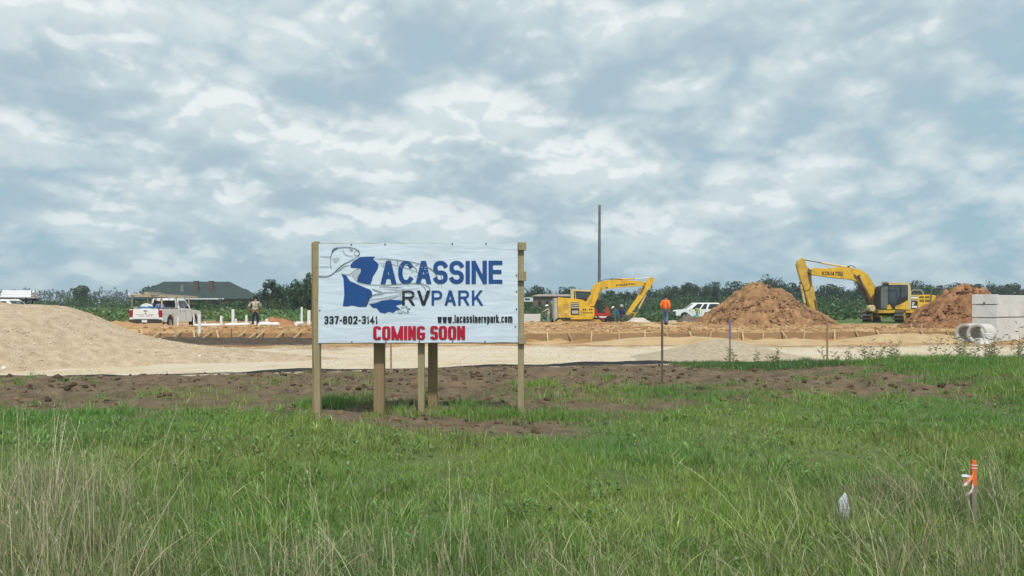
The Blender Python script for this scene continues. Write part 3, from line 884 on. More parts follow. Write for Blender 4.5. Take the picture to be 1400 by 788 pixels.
# the state-shaped blue emblem with the fish drawn over it (coordinates on a 5.086x enlargement of the cloth)
def q(cx, cy): return 425 + cx / 5.086, 325 + cy / 5.086
def patch(pts, m, name, lift=0.004):
    b = bmesh.new()
    vs_ = [b.verts.new(on_banner(*q(*p), lift)) for p in pts]
    f = b.faces.new(vs_); bmesh.ops.triangulate(b, faces=[f])
    me = bpy.data.meshes.new(name); b.to_mesh(me); b.free(); me.materials.append(m)
    return link(bpy.data.objects.new(name, me), banner)
patch([(345, 135), (400, 131), (450, 132), (432, 148), (455, 165), (475, 185), (470, 215), (452, 245), (435, 270), (428, 300), (418, 325), (370, 318), (325, 305), (335, 270), (352, 235), (350, 215), (330, 212), (285, 210), (278, 192), (300, 165)], ink_blue, 'emblem')
patch([(218, 252), (250, 262), (275, 300), (330, 325), (375, 345), (415, 360), (430, 378), (432, 400), (415, 425), (370, 452), (392, 480), (340, 481), (312, 474), (290, 470), (258, 477), (228, 475), (240, 445), (247, 425), (238, 400), (252, 375), (255, 345), (248, 318), (232, 285)], ink_blue, 'emblem')
patch([(412, 462), (455, 455), (500, 440), (560, 430), (640, 438), (638, 462), (592, 474), (628, 500), (600, 505), (575, 522), (545, 514), (520, 526), (488, 520), (476, 508), (462, 490), (435, 487)], ink_blue, 'emblem')
patch([(150, 142), (205, 138), (200, 158), (172, 176)], ink_pale, 'fish_eye', 0.003)
patch([(290, 262), (318, 222), (348, 214), (354, 235), (332, 272), (322, 302)], ink_pale, 'fish_mouth', 0.0055)
def stroke(b, pts, w=2.2, lift=0.0075):
    w = w * 1.35
    P_ = [Vector((*p, 0)) for p in pts]
    # smooth the polyline
    for _ in range(2):
        Q = [P_[0]]
        for a_, c_ in zip(P_[:-1], P_[1:]): Q += [a_.lerp(c_, 0.25), a_.lerp(c_, 0.75)]
        P_ = Q + [P_[-1]]
    n = len(P_); V = []
    for i in range(n):
        d_ = (P_[min(i + 1, n - 1)] - P_[max(i - 1, 0)]).normalized(); nn = Vector((-d_.y, d_.x, 0))
        ww = w * (0.35 + 0.65 * math.sin(math.pi * (i + 0.5) / n))
        for s_ in (-0.5, 0.5):
            p = P_[i] + nn * ww * s_; V.append(on_banner(*q(p.x, p.y), lift))
    b.add(V, [(2 * i, 2 * i + 1, 2 * i + 3, 2 * i + 2) for i in range(n - 1)])
fd = MB(); fp = MB()
for pts, w in (
    ([(148, 215), (138, 170), (145, 110), (175, 75), (225, 64), (290, 70), (330, 84), (346, 105), (338, 128), (312, 140)], 3.5),
    ([(150, 100), (160, 80), (190, 66)], 6), ([(312, 140), (300, 152), (275, 166), (235, 182), (205, 205), (165, 245), (130, 268), (60, 266)], 4),
    ([(275, 192), (240, 196), (205, 226), (175, 240)], 3), ([(215, 245), (240, 258), (280, 258), (300, 232), (350, 212)], 2.5),
    ([(305, 105), (318, 90), (340, 94), (344, 116), (325, 128), (308, 122), (305, 105)], 3.2), ([(275, 85), (285, 78), (296, 88), (284, 94), (275, 85)], 3),
    ([(225, 82), (235, 110), (262, 128), (300, 130)], 2.2), ([(430, 148), (480, 150), (520, 148), (600, 156), (690, 166), (760, 184), (830, 212), (870, 250), (890, 300), (886, 345)], 3.4),
    ([(470, 176), (560, 184), (640, 202), (720, 232), (790, 262)], 2.4), ([(325, 312), (380, 322), (450, 330), (540, 330), (620, 322), (720, 318), (790, 325), (835, 350), (828, 400), (812, 430)], 3.2),
    ([(375, 460), (410, 430), (440, 396), (500, 384), (560, 380), (640, 378), (720, 380)], 3), ([(430, 400), (470, 400), (520, 388)], 2.6), ([(390, 448), (440, 428), (500, 424), (560, 408), (620, 400)], 2.6),
    ([(400, 460), (470, 446), (540, 428), (610, 410), (660, 386)], 2.6), ([(430, 355), (465, 372), (500, 378)], 4), ([(480, 345), (530, 340), (580, 348), (640, 344)], 3),
    ([(510, 356), (560, 360), (620, 366), (690, 360), (760, 352)], 2.2), ([(600, 512), (640, 508), (660, 524), (690, 520), (668, 506), (702, 492), (664, 494), (676, 470), (650, 490), (630, 480), (640, 500)], 3),
    ([(610, 520), (630, 530), (640, 515)], 3), ([(600, 430), (640, 424), (700, 430), (760, 420), (800, 400)], 2.2), ([(690, 166), (700, 192), (730, 210), (745, 240)], 3), ([(540, 150), (555, 170), (552, 190)], 2.4),
    ([(600, 156), (610, 176), (606, 198)], 2.4), ([(640, 162), (655, 180), (650, 206)], 2.4), ([(830, 212), (860, 230), (880, 228), (905, 250), (915, 300), (910, 350)], 2.6), ([(770, 330), (800, 350), (805, 400)], 2.4)):
    stroke(fd, pts, w)
fo = fd.build('fish_drawing', ink_grey, banner)
for pts, w in (([(65, 130), (150, 130)], 3), ([(65, 200), (150, 200)], 3), ([(62, 270), (118, 272), (170, 245)], 5)):
    stroke(fp, pts, w, 0.0065)
for k_ in range(46):                       # scale marks on the flank
    cx = random.uniform(470, 860); cy = random.uniform(175, 410)
    if 240 < cy < 318 and cx < 700: continue
    stroke(fp, [(cx, cy), (cx + 8, cy + 7), (cx + 20, cy + random.uniform(-3, 6))], 2.4, 0.0065)
tag(fp.build('fish_scales', ink_pale, banner), kind='stuff')
# nail heads round the edge
nail_m = mat('nail_heads', (0.05, 0.05, 0.05), 0.5, 0.2)
for px, py in ((481, 334.5), (527, 334.2), (619, 333.8), (665, 333.6), (482, 467.3), (528, 467.4), (574, 467.3), (619, 467.2), (663, 467.2), (706, 377), (706, 399), (706, 423), (704.5, 447), (438.4, 378), (438.4, 424)):
    p = on_banner(px, py, 0.0035)
    MB().lathe([(0.0, -0.006), (0.008, -0.005), (0.0085, 0.0), (0.0085, 0.006)], p, 'y', 8).build('nail', nail_m, sign)
for px, ys_ in ((432.5, (340, 366, 410, 452)), (712, (337, 378, 463))):
    for py in ys_:
        p = sl(px, py, -0.031 if px < 500 else -0.063); MB().lathe([(0.0, -0.003), (0.006, -0.002), (0.006, 0.004)], p, 'y', 8).build('nail', nail_m, sign)
# ------------------------------------------------------------------ trees, scrub, field
leafm = leaf_mat('foliage', transl=0.22)
bark_m = mat('bark', (0.075, 0.055, 0.04), 0.95, 0.25, 8, bump=0.6, bscale=20)

def quads(C, size, g, flat=0.0):
    """leaf-clump faces at centres C: bent quads in random orientation"""
    n = len(C)
    a = g.normal(size=(n, 3)); a[:, 2] *= (1 - flat); a /= np.linalg.norm(a, axis=1)[:, None]
    b = g.normal(size=(n, 3)); b -= (a * b).sum(1)[:, None] * a; b /= np.linalg.norm(b, axis=1)[:, None]
    s = (size * g.uniform(0.55, 1.25, n))[:, None]
    w = s * g.uniform(0.5, 0.9, (n, 1))
    nrm = np.cross(a, b) * s * 0.25
    V = np.stack([C - a * s, C - b * w + nrm, C + a * s, C + b * w + nrm], 1).reshape(-1, 3)
    F = np.arange(4 * n).reshape(n, 4)
    return V, F

def crown_pts(g, c, rx, rz, n, clumps, ry=None, low=0.55):
    """points on many small clumps spread through an uneven crown volume"""
    ry = ry or rx
    k = clumps
    u = g.normal(size=(k, 3)); u /= np.linalg.norm(u, axis=1)[:, None]
    rr = g.uniform(0.25, 0.92, (k, 1)) ** 0.6
    cc = u * rr
    cc[:, 2] = np.where(cc[:, 2] < 0, cc[:, 2] * low, cc[:, 2])
    cr = g.uniform(0.18, 0.42, k)
    j = g.integers(0, k, n)
    v = g.normal(size=(n, 3)); v /= np.linalg.norm(v, axis=1)[:, None]
    v *= (g.uniform(0.3, 1.0, (n, 1)) ** 0.5) * cr[j][:, None]
    p = (cc[j] + v) * np.array([rx, ry, rz]) + np.array(c)
    return p, j, k

def tint_for(g, j, k, base, var=0.25, fine=0.12):
    t = g.uniform(1 - var, 1 + var, (k, 1))[j] * g.uniform(1 - fine, 1 + fine, (len(j), 1))
    hue = g.uniform(-0.08, 0.08, (k, 1))[j]
    c = np.array(base)[None] * t
    c[:, 0] *= (1 + hue[:, 0] * 1.6); c[:, 2] *= (1 - hue[:, 0])
    return c

def make_tree(name, label, px, top, Y, width, base, seed, n=1500, leaf=0.32, low=0.25, cat='tree', group=None, z0=None, lift=0.35, clumps=26):
    g = np.random.default_rng(seed)
    X = pw(px, Y); z0 = zf(X, Y) if z0 is None else z0
    topz = CAM_H - (top - HOR) * Y / FPX
    H = topz - z0
    root = thing(name, label, cat, (X, Y, z0), 0, group)
    # trunk and limbs
    tb = MB(); tr = 0.03 * H + 0.06
    bend = [(0, 0, -0.1), (0.02 * H, 0, 0.25 * H), (-0.01 * H, 0.02 * H, 0.55 * H), (0.02 * H, 0, 0.85 * H)]
    tb.tube(bend, [tr * 1.3, tr, tr * 0.7, tr * 0.25], 7)
    for k_ in range(6):
        a = g.uniform(0, 6.28); zb = g.uniform(0.28, 0.62) * H; l = g.uniform(0.5, 0.85) * width / 2
        tb.tube([(0, 0, zb), (l * 0.5 * math.cos(a), l * 0.5 * math.sin(a), zb + 0.10 * H), (l * math.cos(a), l * math.sin(a), zb + 0.26 * H)], [tr * 0.5, tr * 0.35, tr * 0.12], 6)
    tb.build('trunk', bark_m, root, smooth=True)
    zc = H * (lift + 1) / 2
    p, j, k = crown_pts(g, (0, 0, zc), width / 2, H * (1 - lift) / 2 * 1.0, n, clumps, low=0.9)
    p[:, 2] = np.minimum(p[:, 2], H)
    V, F = quads(p, np.full(n, leaf), g)
    np_mesh('crown', V, F, leafm, root, tint=np.repeat(tint_for(g, j, k, base, 0.32), 4, axis=0))
    return root

DK = (0.038, 0.076, 0.034); MD = (0.062, 0.116, 0.042); LT = (0.062, 0.105, 0.036)
# standouts
TREES = [
    (110, 391, 190, 3.6, MD, 'small round tree rising over the scrub at the far left'),
    (372, 383, 130, 3.3, DK, 'dark tree beside the right end of the large hipped roof'),
    (391, 388, 135, 3.0, MD, 'bushy tree right of the grey shed roof at left of the sign'),
    (408, 382, 112, 2.2, MD, 'airy tree rising close behind the left sign post'),
    (424, 372, 110, 2.4, MD, 'tall thin tree half hidden by the left sign post'),
    (210, 391, 150, 3.4, DK, 'dark tree at the left end of the hipped roof'),
    (338, 396, 175, 3.4, DK, 'low dark tree behind the right slope of the hipped roof'),
    (733, 389, 155, 4.6, DK, 'round dark tree behind the low brown house right of the sign'),
    (776, 393, 150, 3.8, DK, 'dark tree behind the cab of the left excavator'),
    (1055, 372, 190, 6.0, DK, 'tallest round tree rising behind the brown soil pile'),
    (832, 396, 190, 4.0, MD, 'mid green tree framed under the left excavator boom'),
    (858, 398, 185, 4.0, DK, 'dark tree seen between the left excavator boom and stick'),
    (915, 391, 210, 5.4, MD, 'leafy tree above the man in the orange shirt'),
    (937, 387, 215, 4.4, DK, 'dark pointed tree just left of the white vehicle'),
    (957, 389, 212, 5.0, MD, 'rounded tree right above the white vehicle roof'),
    (978, 386, 215, 5.0, DK, 'dark tree at the left shoulder of the brown soil pile'),
    (1004, 385, 218, 5.0, DK, 'dark tree behind the left slope of the brown soil pile'),
    (1024, 388, 215, 4.8, MD, 'mid green tree behind the peak of the brown soil pile'),
    (1085, 387, 215, 5.0, DK, 'dark tree left of the raised excavator stick'),
    (1130, 389, 205, 5.0, DK, 'dark tree seen under the right excavator boom near its stick'),
    (1148, 391, 205, 4.6, DK, 'dark tree seen in the middle under the right excavator boom'),
    (1176, 386, 200, 5.0, DK, 'dark tree behind the bend of the right excavator boom'),
    (1212, 386, 205, 5.0, DK, 'dark tree behind the right excavator cab roof'),
    (1236, 385, 208, 5.4, DK, 'dark tree behind the right excavator engine hood'),
    (1257, 384, 200, 6.0, MD, 'broad green tree right of the right excavator cab'),
    (1284, 391, 215, 5.0, DK, 'dark tree left of the peak of the reddish soil pile'),
    (1303, 387, 215, 5.6, DK, 'dark tree behind the peak of the reddish soil pile'),
    (1332, 389, 222, 5.4, DK, 'dark tree above the left end of the concrete boxes'),
    (1356, 388, 222, 5.6, DK, 'dark tree above the middle of the concrete boxes'),
    (1382, 388, 220, 5.6, DK, 'dark tree above the right end of the concrete boxes'),
]
for i, (px, top, Y, w_, b_, lab) in enumerate(TREES):
    make_tree('tree', lab, px, top, Y, w_ * 1.25, b_, 100 + i, n=3600, leaf=0.17 * Y / 190 + 0.02, lift=0.02, clumps=34,
              group='trees along the skyline')

def mass(name, label, items, base, seed, leaf, cat, var=0.3, m=None):
    """one mass of foliage: items = (x, y, rx, height, n)"""
    g = np.random.default_rng(seed); Vs, Fs, Ts, off = [], [], [], 0
    for (x_, y_, rx, h, n) in items:
        z_ = zf(x_, y_)
        p, j, k = crown_pts(g, (x_, y_, z_ + h * 0.42), rx, h * 0.60, n, 9, low=0.75)
        p[:, 2] = np.clip(p[:, 2], z_ + 0.02, None)
        V, F = quads(p, np.full(n, leaf), g)
        bb = np.array(base) * g.uniform(1 - var, 1 + var) * np.array([g.uniform(0.85, 1.2), 1, g.uniform(0.85, 1.1)])
        Vs.append(V); Fs.append(F + off); off += len(V); Ts.append(np.repeat(tint_for(g, j, k, bb, 0.22), 4, axis=0))
    o = np_mesh(name, np.concatenate(Vs), np.concatenate(Fs), m or leafm, tint=np.concatenate(Ts))
    return tag(o, label, cat, kind='stuff')

g = np.random.default_rng(3)
# far bluish wood along the left horizon and further right
it = []
for px in np.arange(-500, 900, 3.6):
    Y = 560 + g.uniform(-15, 25); it.append((pw(px, Y), Y, 3.4, 11.2 + g.uniform(-1.2, 0.9) + 0.8 * math.sin(px * 0.05), 110))
for px in np.arange(900, 1900, 3.6):
    Y = 520 + g.uniform(-15, 25); it.append((pw(px, Y), Y, 2.6, 12.6 + g.uniform(-1.2, 0.8), 70))
mass('far_wood', 'far dark wood along the horizon', it, (0.030, 0.048, 0.034), 21, 0.6, 'wood', 0.12)
# tree belt behind the machines
it = []
for px in np.arange(800, 1800, 4.0):
    Y = 225 + g.uniform(-6, 14); t_ = 5.2 + 2.6 * fbm(px * 0.02, 0, 1.0, 3, 2) + (-2.2 if px < 880 else 0) + (0.0 if not 1150 < px < 1172 else -1.6)
    it.append((pw(px, Y), Y, 1.9, float(t_) + g.uniform(-0.5, 0.7), 300))
mass('tree_belt', 'dense dark tree belt behind the machines', it, DK, 22, 0.22, 'trees', 0.22)
# scrub in front of it
it = []
for px in np.arange(700, 1700, 3.0):
    Y = 150 + g.uniform(-22, 30); it.append((pw(px, Y), Y, 1.7 + g.uniform(0, 0.8), 2.3 + g.uniform(-0.6, 0.9), 150))
for px in np.arange(690, 1500, 4.0):
    Y = 112 + g.uniform(-8, 14); it.append((pw(px, Y), Y, 1.3 + g.uniform(0, 0.6), 1.45 + g.uniform(-0.4, 0.5), 80))
mass('scrub', 'green scrub between the building site and the tree belt', it, MD, 23, 0.16, 'scrub', 0.25)
it = []
for px in np.arange(-260, 470, 3.2):
    Y = 175 + g.uniform(-20, 25)
    h = 1.9 + 1.0 * float(fbm(px * 0.012, 0, 1.0, 3, 7)) + (1.3 if 80 < px < 168 else 0) + (0.5 if 350 < px else 0) - (1.6 if 205 < px < 345 else 0)
    it.append((pw(px, Y), Y, 2.0 + g.uniform(0, 1.0), max(0.8, h + g.uniform(-0.4, 0.5)), 170))
for px in np.arange(180, 440, 2.6):
    Y = 126 + g.uniform(-6, 10); it.append((pw(px, Y), Y, 0.9 + g.uniform(0, 0.6), 1.75 + g.uniform(-0.35, 0.35) + (0.6 if px > 395 else 0), 110))
mass('scrub', 'green scrub in front of the far wood at the left', it, (0.060, 0.108, 0.040), 24, 0.17, 'scrub', 0.3)
it = []
for px in np.arange(-260, 470, 4.0):
    for _ in range(3):
        Y = g.uniform(68, 128); it.append((pw(px + g.uniform(-3, 3), Y), Y, 0.8 + g.uniform(0, 0.7), 0.62 + g.uniform(-0.2, 0.35), 46))
mass('tall_weeds', 'tall bright weeds in the field behind the pickup truck', it, (0.135, 0.215, 0.070), 25, 0.16, 'weeds', 0.28)
it = []
for k_ in range(420):
    Y = g.uniform(66, 108); px = g.uniform(700, 1500)
    if 925 < px < 990 and Y < 92: continue
    it.append((pw(px, Y), Y, 0.7 + g.uniform(0, 0.6), 0.5 + g.uniform(-0.2, 0.4), 46))
mass('tall_weeds', 'tall weeds in the low ground behind the excavators', it, (0.075, 0.135, 0.048), 26, 0.15, 'weeds', 0.28)
it = []
for k_ in range(26):
    px = g.uniform(905 - 60, 925); Y = g.uniform(52, 58); it.append((pw(px, Y), Y, 0.4, 0.65 + g.uniform(-0.2, 0.25), 46))
mass('tall_weeds', 'weeds growing between the excavator bucket and the man in orange', it, (0.06, 0.10, 0.036), 27, 0.10, 'weeds', 0.2)
# ------------------------------------------------------------------ grass
grassm = leaf_mat('grass_blades', transl=0.30)

def blades(X, Y, h, w, col, g, lean=0.35, seg=2, wind=(0.0, 0.0), name='grass', label='', cat='grass', zfun=None, tipcol=None, droop=0.5):
    n = len(X)
    Z = gz(X, Y, True) - 0.01
    a = g.uniform(0, 2 * np.pi, n); l = np.abs(g.normal(0, lean, n))
    dx_, dy_ = np.cos(a) * l + wind[0], np.sin(a) * l + wind[1]
    f = g.uniform(0, np.pi, n)                   # blade facing
    fx, fy = np.cos(f), np.sin(f)
    base = np.stack([X, Y, Z], -1)
    rows = []
    lv = [0, 0.5, 1.0] if seg == 2 else [0, 0.35, 0.7, 1.0]
    for t in lv:
        cx = base[:, 0] + dx_ * h * (t * (1 - droop) + droop * t * t); cy = base[:, 1] + dy_ * h * (t * (1 - droop) + droop * t * t)
        cz = base[:, 2] + h * (t - 0.30 * droop * (l + np.hypot(*wind)) * t * t)
        ww = w * (1 - 0.25 * t) * 0.5 if t < 1 else w * 0.0
        rows.append((cx, cy, cz, ww))
    Vs = []
    for k, (cx, cy, cz, ww) in enumerate(rows[:-1]):
        Vs.append(np.stack([cx - fx * ww, cy - fy * ww, cz], -1)); Vs.append(np.stack([cx + fx * ww, cy + fy * ww, cz], -1))
    Vs.append(np.stack([rows[-1][0], rows[-1][1], rows[-1][2]], -1))
    k = len(Vs)
    V = np.stack(Vs, 1).reshape(-1, 3)
    o = (np.arange(n) * k)[:, None]
    tr = []
    for r in range(len(rows) - 2):
        tr += [[2 * r, 2 * r + 1, 2 * r + 3], [2 * r, 2 * r + 3, 2 * r + 2]]
    r = len(rows) - 2; tr.append([2 * r, 2 * r + 1, 2 * r + 2])
    F = (o[:, None, :] + np.array(tr)[None]).reshape(-1, 3)
    T = np.repeat(col, k, axis=0)
    if tipcol is not None:
        T = T.reshape(n, k, 3); T[:, -1] = T[:, -1] * 0.4 + tipcol * 0.6; T = T.reshape(-1, 3)
    return V, F, T

def field(name, label, parts, m=grassm, cat='grass'):
    off = 0; Vs, Fs, Ts = [], [], []
    for V, F, T in parts:
        Vs.append(V); Fs.append(F + off); Ts.append(T); off += len(V)
    o = np_mesh(name, np.concatenate(Vs), np.concatenate(Fs), m, tint=np.concatenate(Ts))
    return tag(o, label, cat, kind='stuff')

def grass_cols(g, X, Y, base, alt, n, dry=None, dryf=0.1):
    p = np.clip(0.5 + 0.9 * fbm(X, Y, 0.55, 3, 140), 0, 1)[:, None]
    c = np.array(base) * (1 - p) + np.array(alt) * p
    c = c * g.uniform(0.72, 1.3, (n, 1))
    if dry is not None:
        k = g.random(n) < dryf; c[k] = np.array(dry) * g.uniform(0.7, 1.25, (k.sum(), 1))
    return c

g = np.random.default_rng(41)
def lawn_mask(X, Y):
    """1 where turf grows thick"""
    e = np.interp(X, LAWN_X, LAWN_Y) + 0.55 * fbm(X, Y, 0.6, 3, 150) + 0.45 * fbm(X, Y, 1.9, 2, 153)
    return 1 - sstep(-0.45, 0.35, Y - e)
def sample(n, ya, yb, half, y_bias=1.0):
    Y = ya + (yb - ya) * g.random(n) ** y_bias
    X = g.uniform(-1, 1, n) * (half * Y + 1.4)
    return X, Y
parts = []
GA, GB = (0.130, 0.285, 0.060), (0.265, 0.370, 0.082)
# thick low turf, near to far
for (n, ya, yb, h0, h1, w0) in ((90000, 1.9, 4.5, 0.03, 0.10, 0.0042), (170000, 4.5, 8.0, 0.03, 0.095, 0.0052), (130000, 8.0, 12.6, 0.03, 0.085, 0.0072)):
    X, Y = sample(n, ya, yb, 0.70)
    k = g.random(n) < lawn_mask(X, Y) * np.clip(0.85 + 0.9 * fbm(X, Y, 2.2, 2, 163), 0.25, 1); X, Y = X[k], Y[k]; n = len(X)
    tall = 1 + 0.7 * fbm(X, Y, 0.8, 3, 160) + 0.5 * fbm(X, Y, 3.5, 2, 161)
    h = g.uniform(h0, h1, n) * np.clip(tall, 0.35, 2.2)
    parts.append(blades(X, Y, h, np.full(n, w0) * g.uniform(0.6, 1.4, n), grass_cols(g, X, Y, GA, GB, n, (0.34, 0.30, 0.16), 0.08), g, 0.65, 2))
field('turf_grass', 'thick green turf in front of the sign', parts)

parts = []
def clump(n_cl, ya, yb, n_each, h0, h1, w, A_, B_, dryf):
    X, Y = sample(n_cl, ya, yb, 0.70)
    k = (g.random(n_cl) < lawn_mask(X, Y)) & (fbm(X, Y, 0.7, 3, 190) > -0.15); X, Y = X[k], Y[k]; c = len(X)
    hc = np.repeat(g.uniform(0.6, 1.35, c), n_each)
    XX = np.repeat(X, n_each) + g.normal(0, 0.045, c * n_each); YY = np.repeat(Y, n_each) + g.normal(0, 0.045, c * n_each); n = len(XX)
    tone = np.repeat(g.uniform(0.75, 1.3, (c, 1)), n_each, axis=0)
    return blades(XX, YY, g.uniform(h0, h1, n) * hc, np.full(n, w) * g.uniform(0.6, 1.4, n), grass_cols(g, XX, YY, A_, B_, n, (0.38, 0.33, 0.18), dryf) * tone, g, 0.60, 3, droop=0.75)
parts.append(clump(900, 2.2, 5.0, 34, 0.07, 0.20, 0.0048, GA, GB, 0.14))
parts.append(clump(1500, 5.0, 8.5, 26, 0.06, 0.17, 0.0062, GA, (0.23, 0.29, 0.085), 0.08))
parts.append(clump(900, 8.5, 12.0, 24, 0.06, 0.15, 0.0080, GA, GB, 0.06))
field('grass_clumps', 'taller uneven grass clumps standing in the turf', parts)
# low broad-leaved weeds
X, Y = sample(2400, 2.6, 11.5, 0.70); k = (g.random(len(X)) < lawn_mask(X, Y)) & (fbm(X, Y, 0.9, 3, 195) > 0.05); X, Y = X[k], Y[k]
V_, F_, T_ = [], [], []
m_ = 7; c = len(X); XX = np.repeat(X, m_); YY = np.repeat(Y, m_); n = len(XX)
a_ = g.uniform(0, 6.28, n); L_ = g.uniform(0.025, 0.06, n); el_ = g.uniform(0.2, 0.9, n); z_ = gz(XX, YY, True) + g.uniform(0.01, 0.09, n)
dx_, dy_ = np.cos(a_) * np.cos(el_), np.sin(a_) * np.cos(el_); P0 = np.stack([XX, YY, z_], -1); P2 = P0 + np.stack([dx_, dy_, np.sin(el_)], -1) * L_[:, None]
sd = np.stack([-np.sin(a_), np.cos(a_), 0 * a_], -1) * (L_ * 0.28)[:, None]; md = (P0 + P2) / 2 + np.array([0, 0, 0.006])
V = np.stack([P0, md - sd, P2, md + sd], 1).reshape(-1, 3); F4 = np.arange(4 * n).reshape(-1, 4)
T = np.repeat(np.array([0.16, 0.265, 0.08]) * g.uniform(0.75, 1.3, (n, 1)), 4, axis=0)
field('broadleaf_weeds', 'low broad-leaved weeds mixed into the turf', [(V, np.concatenate([F4[:, [0, 1, 2]], F4[:, [0, 2, 3]]]), T)], cat='weeds')

# scattered tufts on the bare soil, green strip by the silt edge, weedy bank at right
parts = []
def tufts(cx, cy, r, n_each, h0, h1, w, A_=GA, B_=GB, dryf=0.06, lean=0.5):
    k = len(cx)
    X = np.repeat(cx, n_each) + g.normal(0, 1, k * n_each) * np.repeat(r, n_each); Y = np.repeat(cy, n_each) + g.normal(0, 1, k * n_each) * np.repeat(r, n_each)
    n = len(X); h = g.uniform(h0, h1, n) * np.repeat(g.uniform(0.6, 1.2, k), n_each)
    return blades(X, Y, h, np.full(n, w) * g.uniform(0.7, 1.3, n), grass_cols(g, X, Y, A_, B_, n, (0.24, 0.20, 0.10), dryf), g, lean, 2)
cx = g.uniform(-10, 11, 620); cy = g.uniform(8.6, 15.2, 620)
k = (fbm(cx, cy, 0.6, 2, 170) > 0.08) & (cy < silt_y(cx) - 0.9); cx, cy = cx[k], cy[k]
parts.append(tufts(cx, cy, g.uniform(0.03, 0.12, len(cx)), 34, 0.05, 0.17, 0.007))
cx = g.normal(0.52, 0.22, 14); cy = g.normal(12.9, 0.15, 14); parts.append(tufts(cx, cy, np.full(14, 0.09), 60, 0.06, 0.16, 0.008))        # patch right of the posts
cx = g.normal(-2.4, 0.35, 34); cy = g.normal(10.9, 0.3, 34); parts.append(tufts(cx, cy, np.full(34, 0.10), 60, 0.07, 0.2, 0.007))          # around the left post
cx = g.normal(-0.55, 0.5, 30); cy = g.normal(9.75, 0.2, 30); parts.append(tufts(cx, cy, np.full(30, 0.08), 50, 0.06, 0.18, 0.007))
cx = g.normal(0.5, 0.4, 26); cy = g.normal(9.6, 0.2, 26); parts.append(tufts(cx, cy, np.full(26, 0.08), 50, 0.06, 0.17, 0.007))
cx = g.normal(3.2, 1.5, 90); cy = g.normal(11.6, 0.6, 90); parts.append(tufts(cx, cy, np.full(90, 0.13), 34, 0.05, 0.15, 0.008))
cx = g.normal(8.0, 1.6, 90); cy = g.normal(12.6, 0.8, 90); parts.append(tufts(cx, cy, np.full(90, 0.13), 34, 0.05, 0.15, 0.009))
cx = g.normal(-6.0, 2.2, 22); cy = g.normal(11.2, 0.5, 22); parts.append(tufts(cx, cy, np.full(22, 0.13), 30, 0.05, 0.14, 0.008))
cx = g.normal(2.0, 0.35, 20); cy = g.normal(12.0, 0.3, 20); parts.append(tufts(cx, cy, np.full(20, 0.10), 40, 0.06, 0.2, 0.008))
field('grass_tufts', 'green grass tufts scattered over the bare soil', parts)

parts = []
n = 46000
X = g.uniform(3.3, 13, n); Y = silt_y(X) - g.uniform(0.05, 2.2, n)
k = g.random(n) < sstep(3.3, 4.4, X) * (1 - sstep(1.3, 2.1, silt_y(X) - Y + 0.5 * fbm(X, Y, 0.8, 2, 180)))
X, Y = X[k], Y[k]; n = len(X)
parts.append(blades(X, Y, g.uniform(0.05, 0.14, n) * (1 + 0.5 * fbm(X, Y, 0.9, 2, 181)), np.full(n, 0.011), grass_cols(g, X, Y, (0.085, 0.190, 0.055), (0.13, 0.23, 0.065), n, (0.26, 0.22, 0.12), 0.05), g, 0.4, 2))
n = 80000
X = g.uniform(5.6, 13.0, n); Y = g.uniform(10.5, 18.6, n)
k = g.random(n) < sstep(-0.6, 0.9, X - 6.5 - 0.32 * (Y - 14) * 0 + 1.2 * fbm(X, Y, 0.5, 3, 185) - 1.6 * np.exp(-((Y - 12.6) / 0.8) ** 2)) * (Y < silt_y(X) + 0.2)
X, Y = X[k], Y[k]; n = len(X)
parts.append(blades(X, Y, g.uniform(0.05, 0.20, n) * (1 + 0.6 * fbm(X, Y, 0.8, 2, 186)), np.full(n, 0.010), grass_cols(g, X, Y, GA, GB, n, (0.27, 0.23, 0.12), 0.07), g, 0.45, 2))
field('bank_grass', 'long green grass on the bank at the right edge of the gravel', parts)

